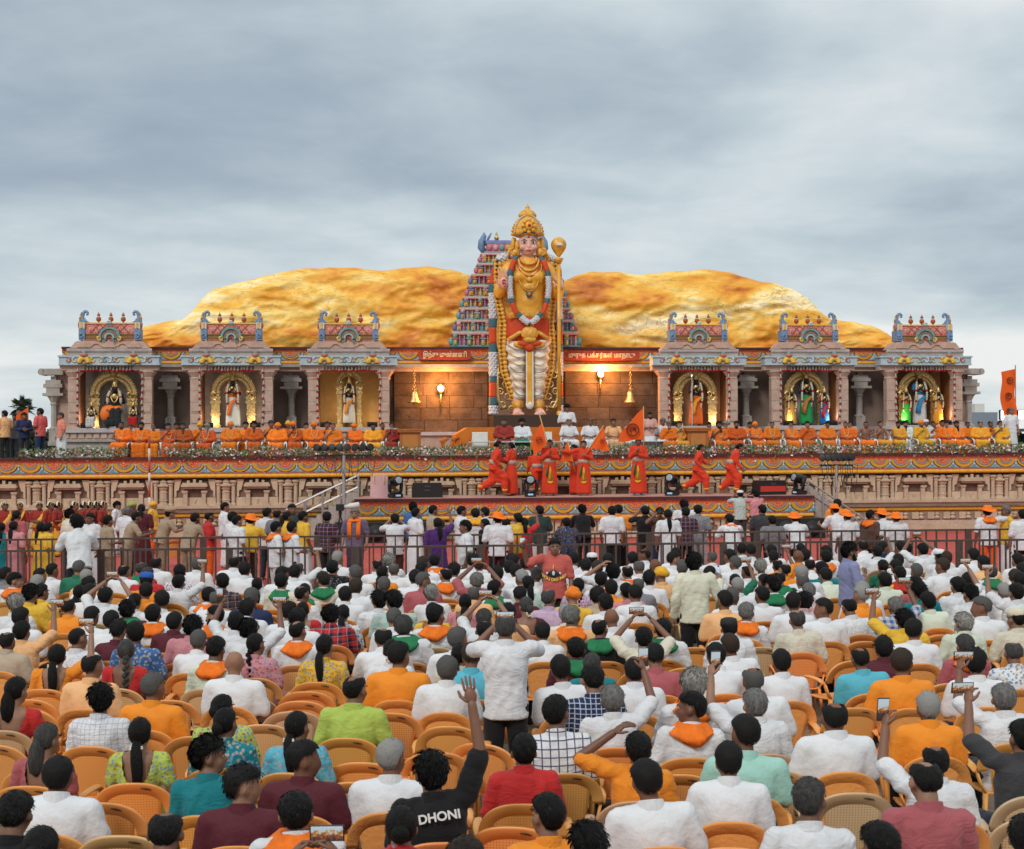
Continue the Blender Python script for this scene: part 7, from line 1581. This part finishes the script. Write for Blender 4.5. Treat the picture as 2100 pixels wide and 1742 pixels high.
# ---- dancers on the apron
DR = (.70, .055, .020); DY = (.85, .42, .03); DG = (.02, .22, .06)
def dancer(k, x, y, v, pk, face, look, sash=True):
    px, py = cpx(k, x, y); o = stand_stage(px, py, v, look, pk, face, DR, 'long', 'dhoti' if pk in ('D0', 'D3') else 'dance', DR, 'u', 1.525, 'dancers on the apron stage', flowers=True); p = POSE[pk]
    if 'belt' not in HAIR:
        HAIR['belt'] = MB().lathe([(.182, -.07), (.190, 0), (.175, .07)], 20, sy=.8).mesh('belt', [mat('dance_belt', (.45, .36, .28), r=.4, pat='dots', pc=(.25, .10, .06), ps=40)], True)
        HAIR['fan'] = MB().rings([[Vector((.13 * t * math.sin(a) + .02, .145 + .05 * t, -.06 - .55 * t * math.cos(a * .6) + (.01 if s else 0))) for a in (-.9 + 1.8 * q / 9 for q in range(10))] for t, s in ((.1, 0), (.5, 0), (1, 0), (1, 1), (.5, 1), (.1, 1))], False).mesh('pleat_fan', [mat('fan_yellow', DY, r=.6, var=.2, vs=9)], True)
        HAIR['fang'] = MB().tube([(.10, .15, -.05), (.14, .2, -.2), (.16, .19, -.42)], [.03, .05, .06], 8, flat=.4).mesh('green_sash', [mat('sash_green', DG, r=.6)], True)
    ob('belt', HAIR['belt'], o, p['pel'] + Vector((0, 0, .12)))
    if sash: ob('pleat_fan', HAIR['fan'], o, p['pel'] + Vector((-.02, 0, .04))); ob('green_sash', HAIR['fang'], o, p['pel'] + Vector((-.04, .01, .08)))
    for s in 'RL':
        g = MB(); a = p['a' + s]
        if pk in ('D0', 'D3'):
            if s == 'L': continue
            g.lathe([(.262, 0), (.262, .035), (.25, .075)], 24, Vector((0, -.02, .055)), .82)
        else: g.lathe([(.085, 0), (.09, .035), (.08, .07)], 12, a + Vector((0, 0, .06))); c = g.build('gold_hem', mat('fan_yellow', DY), o, smooth=True)
    return o
dancer('B', 1800, 1238, -9.1, 'D1', -78, 'dancer person in red silk stepping right at the left end of the line', False)
dancer('B', 1930, 1248, -8.7, 'D0', 60, 'dancer person in red silk half turned beside the leftmost dancer')
dancer('C', 190, 1300, -8.3, 'D2', 20, 'dancer person in red silk bending forward behind the flag bearer', False)
dancer('C', 285, 1228, -8.9, 'D0', 178, 'dancer person in red silk facing out with a raised flag')
dancer('C', 470, 1262, -8.2, 'D0', 80, 'dancer person in red silk in profile behind the small low flag', False)
dancer('C', 542, 1235, -9.0, 'D3', 172, 'dancer person in red silk with one arm stretched toward the triangular flag')
dancer('C', 955, 1205, -9.2, 'D0', 165, 'dancer person in red silk gripping the tallest flag upright')
dancer('C', 1397, 1262, -8.9, 'D1', -95, 'dancer person in red silk running right with a yellow sash')
dancer('C', 1655, 1258, -8.9, 'D2', -100, 'dancer person in red silk bending forward at the right end of the line', False)
r = st('shoe_block', 'blue shoe covers under the tallest flag bearer', 'shoes', su(*cpx('C', 955, 1600), -9.2)[0], -9.2, 1.525)
for s in (-1, 1): MB().cap((s * .12, .0, .035), (s * .13, -.2, .03), .045, .04).build('shoe', mat('blue_cover', (.04, .16, .42), r=.6), r, smooth=True)
def hand_flag(v, p0, p1, A, B_, C_, D_, lab, wave=.06):
    Q = lambda q: Vector((su(*cpx('C', *q), v)[0], v, su(*cpx('C', *q), v)[1])); a0 = Q(p0); r = st('flag', lab, 'flag', a0.x, v, a0.z); o = Vector((a0.x, v, a0.z))
    MB().cyl(Q(p0) - o, Q(p1) - o, .018, n=8).build('pole', mat('flag_stick', (.62, .35, .10), r=.5), r, smooth=True)
    a, b, c, d = (Q(x) - o for x in (A, B_, C_, D_))
    fn = lambda s, t: (a.lerp(b, t)).lerp(d.lerp(c, t), s) + Vector((0, wave * math.sin(7 * s + 3 * t) * s - .03 * s, .03 * math.sin(6 * s)))
    cloth_grid(fn, 14, 10).build('cloth', FLAG, r, smooth=True); m_ = fn(.48, .52); rr = min((a - b).length, (a - d).length) * .22
    g = MB(); e = m_ + Vector((0, -.075, 0)); g.arc(e, rr * .78, rr, 0, 2 * PI, -.004, .004, 24); g.arc(e + Vector((0, 0, -.05 * rr)), rr * .25, rr * .5, -.2, 1.3 * PI, -.004, .004, 12); g.arc(e + Vector((rr * .3, 0, .2 * rr)), rr * .05, rr * .25, 0, 2 * PI, -.004, .004, 10); g.build('emblem', EMB, r)
hand_flag(-9.15, (285, 1275), (203, 992), (225, 1075), (266, 1238), (160, 1320), (155, 1170), 'orange flag with round emblem on a slanting pole at the left of the dancers')
hand_flag(-9.0, (478, 1440), (420, 1200), (422, 1205), (462, 1366), (362, 1358), (385, 1292), 'small orange flag with round emblem held low between two dancers')
hand_flag(-9.2, (556, 1310), (692, 1090), (686, 1103), (584, 1270), (738, 1276), (706, 1180), 'triangular orange flag with round emblem held out to the side')
hand_flag(-9.35, (999, 1300), (994, 945), (990, 962), (1000, 1200), (800, 1210), (832, 1125), 'largest orange flag with round emblem on an upright pole')
# ------------------------------------------------------------------ people standing round the barriers
STD = {
1: '''8,345,T,p,T0,0,A,lowT 135,245,Z,d,T0,-30,A,low 110,335,P,p,T0,-20,A,low 335,350,Y,p,T0,-40,A,low 392,345,Y,u,T1,-60,A,low 570,238,C,m,T0,-50,A 650,308,W,m,T3,20,C,K 742,270,W,b,T0,150,A,dh
882,292,F,b,T1,-60,A,F 1042,265,F,b,T3,-70,A,F 1322,235,F,kk,T3,-60,A,F 1542,275,F,b,T3,-40,A,F 1042,215,W,G,T0,-30,A 1160,190,M,q,T0,0,A,low 1715,255,R,l,T1,-80,A,O 1842,178,W,b,T0,-70,A,w 1905,262,W,b,T0,-60,A 1942,292,W,b,T0,-50,A 2035,290,Y,hO,T3,-10,A,U
40,190,d,u,T0,-150,D 165,190,d,u,T0,170,D 325,188,d,u,T1,180,D 415,172,d,u,T0,-120,D 482,200,d,u,T1,-110,D 612,190,d,u,T0,-100,D 692,212,d,u,T0,-90,D 742,198,d,u,T0,-100,D 788,215,d,u,T0,-95,D 848,222,d,u,T0,-100,D 960,178,W,m,T0,-100,E,w 1085,162,M,tG,T0,-100,E,D 1255,172,Y,tY,T0,-100,E,O''',
2: '''90,228,W,b,T0,-30,A 172,238,S,l,T0,-20,A 252,255,Y,q,T0,-60,A,low 297,192,D,b,T1,175,A 385,258,Y,b,T0,-60,A,dh 160,348,W,b,T1,-70,B,so 292,348,W,b,T1,-60,B,so 580,262,M,b,T1,-30,A,p 812,232,v,G,T0,170,A,so,v 1140,278,W,b,T2,0,A,U 1287,182,B,m,T1,-40,A 1308,228,W,b,T1,-60,A,dh 1450,205,G,b,T1,-80,A,U
1490,312,J,p,T4,0,B,lowJ 1685,212,W,b,T0,-70,A,w 1800,232,W,b,T0,0,A,sy 1880,222,W,b,T0,40,A,w 1720,342,W,m,T0,95,B,dh 1985,275,W,hO,T0,-10,B,K 1880,335,K,q,T0,60,A,lowR 2052,352,O,p,T0,-20,A,lowR''',
3: '''50,272,Y,b,T0,20,A 100,305,R,q,T4,-10,A,lowR 225,208,D,b,T1,0,A 458,312,N,b,T3,0,A,D 585,202,K,m,T3,0,A,K 822,212,W,b,T0,-20,A,K 872,200,O,b,T1,-30,A,K 1092,212,K,b,T2,0,A,U 1212,222,U,b,T2,170,A,N 1412,160,W,m,T0,0,A 1422,222,M,b,T1,-10,A,p,K 1527,202,S,b,T0,-20,A,D,W 1815,282,W,b,T3,10,A,so,W 1872,75,I,cW,T2,0,P,P 2000,140,P,m,T2,20,P 2052,200,k,b,T1,-10,A,N
1280,238,W,p,T0,0,A,low''',
4: '''35,300,S,b,T0,0,A 240,272,W,hO,T3,0,A,K 570,150,O,b,T0,-20,A 592,202,W,hO,T3,20,A,w 652,252,W,hO,T0,10,A,w 838,245,U,b,T0,-60,A,so 962,245,W,hO,T3,0,A,w 1052,268,W,hO,T0,0,A,w 1805,215,W,hO,T5,0,A,so,O 1957,210,Y,G,T0,90,A,dh 2090,242,W,b,T0,-20,B,K'''}
LOWN = {'K': (.012, .012, .014), 'F': (.30, .225, .15), 'w': CL['W'], 'O': (.80, .13, .02), 'U': (.07, .03, .02), 'N': (.02, .03, .07), 'v': (.06, .05, .08), 'W': (.45, .45, .48)}
def line_y(v, x): return O.y + v / math.cos(YAW) + (x - O.x) * math.tan(YAW)
for t, s in STD.items():
    ox, oy = T[t]
    for tok in s.split():
        q = tok.split(','); px, py = (ox + float(q[0]) / 2.1) * .525, (oy + float(q[1]) / 2.1) * .525
        c, h, pk, face, zone, fl = q[2], q[3], q[4], float(q[5]), q[6], q[7:]
        hz = POSE[pk]['head'].z; p = at_z(px, py, hz * K); x = p.x
        lo, hi = {'A': (line_y(FENCE_V[1], x) + .55, line_y(-10.9, x)), 'B': (line_y(FENCE_V[0], x) + .5, line_y(FENCE_V[1], x) - .5), 'C': (line_y(FENCE_V[0], x) - 1.2, line_y(FENCE_V[0], x) - .6), 'D': (line_y(-15.5, x), line_y(-13.0, x)), 'E': (line_y(-15.5, x), line_y(-13.0, x)), 'P': (line_y(-14, x), line_y(-12, x))}[zone]
        y = max(lo, min(hi, p.y)); p = at_y(px, py, y); sc_ = max(1.0, min(1.26, p.z / hz)); base_z = 0.0
        if zone == 'P': base_z = max(0, p.z - hz * K); sc_ = K
        hk, hc = hair_of(h); woman = h in 'updqxXz'; pat = next((f for f in fl if f in ('p', 'P', 'D') and f in PTN), 'plain')
        low, lowc = 'trousers', None
        for f in fl:
            if f.startswith('low'): low, lowc = 'dhoti', (CL[f[3]] if len(f) > 3 else tuple(k * .85 for k in CL[c]))
            elif f == 'dh': low, lowc = 'dhoti', CL['W']
            elif f in LOWN and f != pat: lowc = LOWN[f]
        top = 'short'
        if zone == 'D': low, lowc, top = 'dhoti', (.70, .36, .04), 'short'
        scf = next((SCN[f] for f in fl if f in SCN), None)
        nm = 'khaki uniform' if c == 'F' else '%s%s %s' % (CLN[c], PTN[pat], 'top' if woman else 'shirt')
        if zone == 'D': nm = 'maroon and gold dance dress'
        look = 'person in ' + nm + (' with %s scarf' % scf[0] if scf else ' and orange hat' if h == 'hO' else ' and white cap' if h == 'cW' else ' and green turban' if h == 'tG' else ' and golden headdress' if h == 'tY' else '')
        look += {'A': ' standing behind the barriers', 'B': ' standing between the barriers', 'C': ' standing at the barrier before the seats', 'D': ' standing below the stage', 'E': ' in costume below the stage', 'P': ' photographing from a raised spot'}[zone]
        if pk == 'T2' and zone != 'P': look = look.replace('standing', 'holding up a camera')
        if pk == 'T3': look = look.replace('standing', 'leaning')
        if pk == 'T4': look = look.replace('standing', 'raising an arm')
        o = person(pk, (p.x, p.y, base_z), R(face) + YAW, c, pat, top, low, lowc, hk, hc, scale=sc_, sx=rnd.uniform(1.03, 1.16), look=look, px=px, py=py, group='people standing by the barriers', scarf=scf and scf[1], flowers=zone == 'D')
        if zone == 'D':
            if 'tiara' not in HAIR:
                g = MB()
                for i in range(22):
                    a = PI * i / 21; g.mat(0).ell((math.cos(a) * .092, -.045, .045 + math.sin(a) * .098), (.021, .03, .021), 6, 5)
                for i in range(16):
                    a = PI * i / 15; g.mat(1).ell((math.cos(a) * .085, .05, .045 + math.sin(a) * .07), (.013, .013, .013), 6, 4)
                g.mat(1).tube([(0, .09, .07), (0, .05, .125), (0, -.03, .145)], .01, 6); HAIR['tiara'] = g.mesh('hair_flowers', [MATS['jasmine'], GOLDM], True)
                g = MB(); g.tube([(-.12, .02, .02), (-.10, .14, -.14), (0, .17, -.32), (.14, .13, -.5)], [.05, .06, .07, .08], 8, flat=.35); HAIR['dsash'] = g.mesh('gold_sash', [mat('sari_gold', (.72, .38, .04), r=.5, var=.2, vs=20)], True)
            e = ob('hair_flowers', HAIR['tiara'], o); e.matrix_local = headM(POSE[pk]); ob('gold_sash', HAIR['dsash'], o, POSE[pk]['neck'])
        if zone == 'P':
            r = thing('step_stool', 'low stand under the photographer in %s' % CLN[c], 'stool', (p.x, p.y, 0)); MB().b2(-.3, .3, -.25, .25, max(.02, base_z - .06), base_z).build('tread', GREY, r)
            for sx in (-1, 1):
                for sy in (-1, 1): MB().b2(sx * .27 - .02, sx * .27 + .02, sy * .22 - .02, sy * .22 + .02, 0, max(.01, base_z - .06)).build('leg', CHR, r)
        if pk == 'T2':
            M = Matrix.Translation((p.x, p.y, base_z)) @ Matrix.Rotation(R(face) + YAW, 4, 'Z'); r = ob('camera_body', None, None, M @ Vector((0, .30 * sc_, 1.60 * sc_)), R(face) + YAW); tag(r, 'black camera held up by the person in %s' % nm, 'camera', 'cameras')
            MB().b2(-.07, .07, -.02, .05, -.045, .05).b2(-.025, .025, -.02, .04, .05, .075).build('body', BLK, r); g = MB(); g.lathe([(.04, 0), (.042, .08), (.036, .085)], 14); g.xf(Matrix.Translation((0, .05, 0)) @ Matrix.Rotation(R(-90), 4, 'X')); g.build('lens', BLK, r, smooth=True)
# ---- those who stand up among the seats
def stander(px, py, y, pk, face, look, **kw):
    p = at_y(px, py, y); hz = POSE[pk]['head'].z; hk, hc = hair_of(kw.pop('h', 'b'))
    return person(pk, (p.x, p.y, 0), R(face), hair=hk, hairc=hc, scale=p.z / hz, look=look, px=px, py=py, group='people standing among the seats', **kw), p
def tp(t, x, y): return (T[t][0] + x / 2.1) * .525, (T[t][1] + y / 2.1) * .525
def depth_for(py, feet_head, px): return at_z(px, py, feet_head * K).y
o1, p1 = stander(*tp(3, 350, 505), depth_for(tp(3, 350, 505)[1], 1.62, 1136), 'T8', 172, 'person in coral red printed tee standing and taking a selfie', col=(.56, .12, .10), top='short', lowc=(.015, .015, .018), h='b', skin=(.23, .115, .07))
o2, p2 = stander(*tp(3, 1500, 640), depth_for(tp(3, 1500, 640)[1], 1.62, 1425), 'T6', 2, 'person in cream shirt standing and waving a water bottle', col=(.70, .70, .56), top='long', lowc=(.012, .012, .014), h='m', sx=1.06)
o3, p3 = stander(*tp(4, 665, 545), depth_for(tp(4, 665, 545)[1], 1.62, 1740), 'T7', -78, 'person in lavender blue shirt standing and turned to the right', col='X', top='rolled', lowc=(.012, .012, .014), h='m', beard='k', skin=(.22, .11, .065))
o4, p4 = stander(*tp(2, 2045, 1175), depth_for(tp(2, 2045, 1175)[1], 1.62, 1036), 'T2', 0, 'person in white shirt standing among the seats holding up a phone', col='W', top='short', lowc=(.012, .012, .014), h='L', sx=1.05)
def rel(o, v): return Matrix.Translation(o.location) @ Matrix.Rotation(o.rotation_euler.z, 4, 'Z') @ Matrix.Diagonal((*o.scale, 1)) @ Vector(v)
phone(rel(o1, (.45, .30, 1.66)), o1.rotation_euler.z + PI, 0, False, p1.x, 1100); phone(rel(o4, (.0, .33, 1.64)), 0, 0, True, 1040, 1200)
r = thing('water_bottle', 'clear plastic water bottle with blue cap held up by the waving person', 'bottle', rel(o2, (.345, .33, 1.40)))
MB().lathe([(.028, -.10), (.033, -.09), (.033, .04), (.022, .09), (.013, .105), (.013, .115)], 14).build('bottle', mat('clear_plastic', (.62, .70, .76), r=.12, spec=.7), r, smooth=True); MB().cyl((0, 0, .112), (0, 0, .135), .016, n=12).build('cap', mat('cap_blue', (.05, .20, .55), r=.5), r); MB().cyl((0, 0, -.03), (0, 0, .02), .0345, n=14).build('wrapper', mat('cap_blue', (.05, .20, .55)), r)
for o, s in ((o1, 'L'),): pass
# ---- prints on clothes: lettering set into the cloth surface
def text_on(o, words, size, at, rot, col, nm='print', ext=.004, bend=0.0):
    cu = bpy.data.curves.new('t', 'FONT'); cu.body = words; cu.size = size; cu.extrude = ext; cu.offset = .002; cu.align_x = 'CENTER'; cu.align_y = 'CENTER'
    t = bpy.data.objects.new('t', cu); COL.objects.link(t); dg = bpy.context.evaluated_depsgraph_get(); me = bpy.data.meshes.new_from_object(t.evaluated_get(dg)); bpy.data.objects.remove(t)
    me.materials.clear(); me.materials.append(mat('print_%s' % nm, col, r=.8))
    if bend:
        for v in me.vertices: v.co.y += bend * v.co.x ** 2; v.co.z -= 1.4 * v.co.x ** 2
    c = ob('print', me, o, at); c.rotation_euler = rot; return c
text_on(o1, 'YOU DIG ME!', .062, (0, .160, 1.10), (R(90), 0, R(180)), (.78, .60, .10), 'yellow', bend=2.2)
g = MB(); g.mat(0).tube([(0, .163, 1.33), (.004, .166, 1.29), (0, .167, 1.24)], [.006, .020, .018], 8, flat=.4); g.mat(1).ell((0, .160, 1.19), (.075, .012, .055), 12, 6)
for s in (-1, 1): g.mat(1).tube([(s * .06, .162, 1.21), (s * .09, .160, 1.17)], .016, 6); g.mat(2).ell((s * .095, .163, 1.20), (.018, .008, .018), 8, 5)
g.mat(2).ell((0, .171, 1.20), (.022, .006, .035), 8, 6); g.build('print', [mat('print_yellow', (.78, .60, .10)), mat('print_navy', (.02, .03, .05), r=.8), mat('print_white', (.68, .68, .66), r=.8)], o1, smooth=True)
dh = next(q for q in seats if 'au' in q['fl'])
text_on(dh['obj'], 'DHONI', .075, (.03, -.178, .955), (R(78), R(-8), 0), (.70, .70, .70), 'white', bend=-.2)

# ---- press camera on a tripod and a spare chair behind the barriers
p = at_y(*tp(2, 690, 185), 38.5); r = thing('tripod_camera', 'press camera with long white lens on a black tripod behind the barriers', 'camera', (p.x, p.y, 0)); h = p.z
for a in (.3, 2.4, 4.5): MB().cyl((math.cos(a) * .45, math.sin(a) * .45, 0), (0, 0, h - .15), .018, n=8).build('leg', BLK, r)
MB().cyl((0, 0, h - .2), (0, 0, h - .05), .04, n=10).b2(-.10, .10, -.09, .09, h - .05, h + .12).build('body', BLK, r); g = MB(); g.lathe([(.05, 0), (.055, .14), (.075, .18), (.078, .42), (.07, .43)], 14); g.xf(Matrix.Translation((.08, .0, h + .04)) @ Matrix.Rotation(R(82), 4, 'Y')); g.build('lens', mat('lens_white', (.62, .61, .58), r=.4), r, smooth=True)
p = at_y(*tp(1, 1420, 420), 39.5); chair(Vector((p.x, p.y, 0)), R(20), CH['o'], *tp(1, 1420, 420), False, 'orange plastic chair behind the barriers among the uniformed people')
# ------------------------------------------------------------------ labels that single each thing out
def finish_labels():
    from collections import Counter
    cnt = Counter(q[1] for q in LABELQ)
    anchors = [q for q in LABELQ if cnt[q[1]] == 1 and q[4] == 'person' and len(q[1].split()) < 12]
    used = set()
    ORD = {1: 'nearest', 2: 'second nearest', 3: 'third nearest', 4: 'fourth nearest', 5: 'fifth nearest', 6: 'sixth nearest', 7: 'seventh nearest', 8: 'eighth nearest', 9: 'ninth nearest', 10: 'tenth nearest'}
    NTH = ['first', 'second', 'third', 'fourth', 'fifth', 'sixth', 'seventh', 'eighth', 'ninth', 'tenth', 'eleventh', 'twelfth', 'thirteenth', 'fourteenth', 'fifteenth', 'sixteenth', 'seventeenth', 'eighteenth', 'nineteenth', 'twentieth'] + ['twenty-' + w for w in ('first', 'second', 'third', 'fourth', 'fifth', 'sixth', 'seventh', 'eighth', 'ninth')] + ['thirtieth']
    def quad(a, q):
        dx, dy = q[2] - a[2], q[3] - a[3]
        if abs(dx) > abs(dy): return 'right of' if dx > 0 else 'left of'
        return 'behind' if dy > 0 else 'ahead of'
    def short(t):
        for a, b in ((' seated', ''), ('holding a phone up in both hands', 'holding up a phone'), ('raising a phone in the right hand', 'raising a phone'), ('raising a phone in the left hand', 'raising a phone')): t = t.replace(a, b) if not t.endswith('on the stage') else t
        return t
    groups = {}
    for q in LABELQ: groups.setdefault(q[1], []).append(q)
    sa = Counter(short(a[1]) for a in anchors)
    for q in LABELQ:
        o, look, px, py, cat, grp = q; o['category'] = cat
        if grp: o['group'] = grp
        if cnt[look] == 1: o['label'] = look; used.add(look); continue
        best = None
        if 'stage' not in look and 'barrier' not in look:
            for a in sorted(anchors, key=lambda a: (a[2] - px) ** 2 + (a[3] - py) ** 2)[:40]:
                if a is q or sa[short(a[1])] > 1: continue
                k = quad(a, q)
                peers = sorted((w for w in groups[look] if quad(a, w) == k), key=lambda w: (w[2] - a[2]) ** 2 + (w[3] - a[3]) ** 2)
                rk = peers.index(q) + 1
                if rk > 10: continue
                lab = '%s, %s %s %s' % (short(look) if cat == 'person' else look, ORD[rk], k, short(a[1]))
                if len(lab.split()) > 16 or lab in used: continue
                sc_ = rk + .02 * math.hypot(a[2] - px, a[3] - py) / 10
                if best is None or sc_ < best[0]: best = (sc_, lab)
        if best: lab = best[1]
        else:
            ps = sorted(groups[look], key=lambda w: w[2]); i = ps.index(q); j = len(ps) - 1 - i
            lab = look + (', %s from left' % NTH[i] if i <= j and i < 30 else ', %s from right' % NTH[min(j, 29)])
        o['label'] = lab; used.add(lab)
finish_labels()
bpy.data.scenes.remove(TSC)
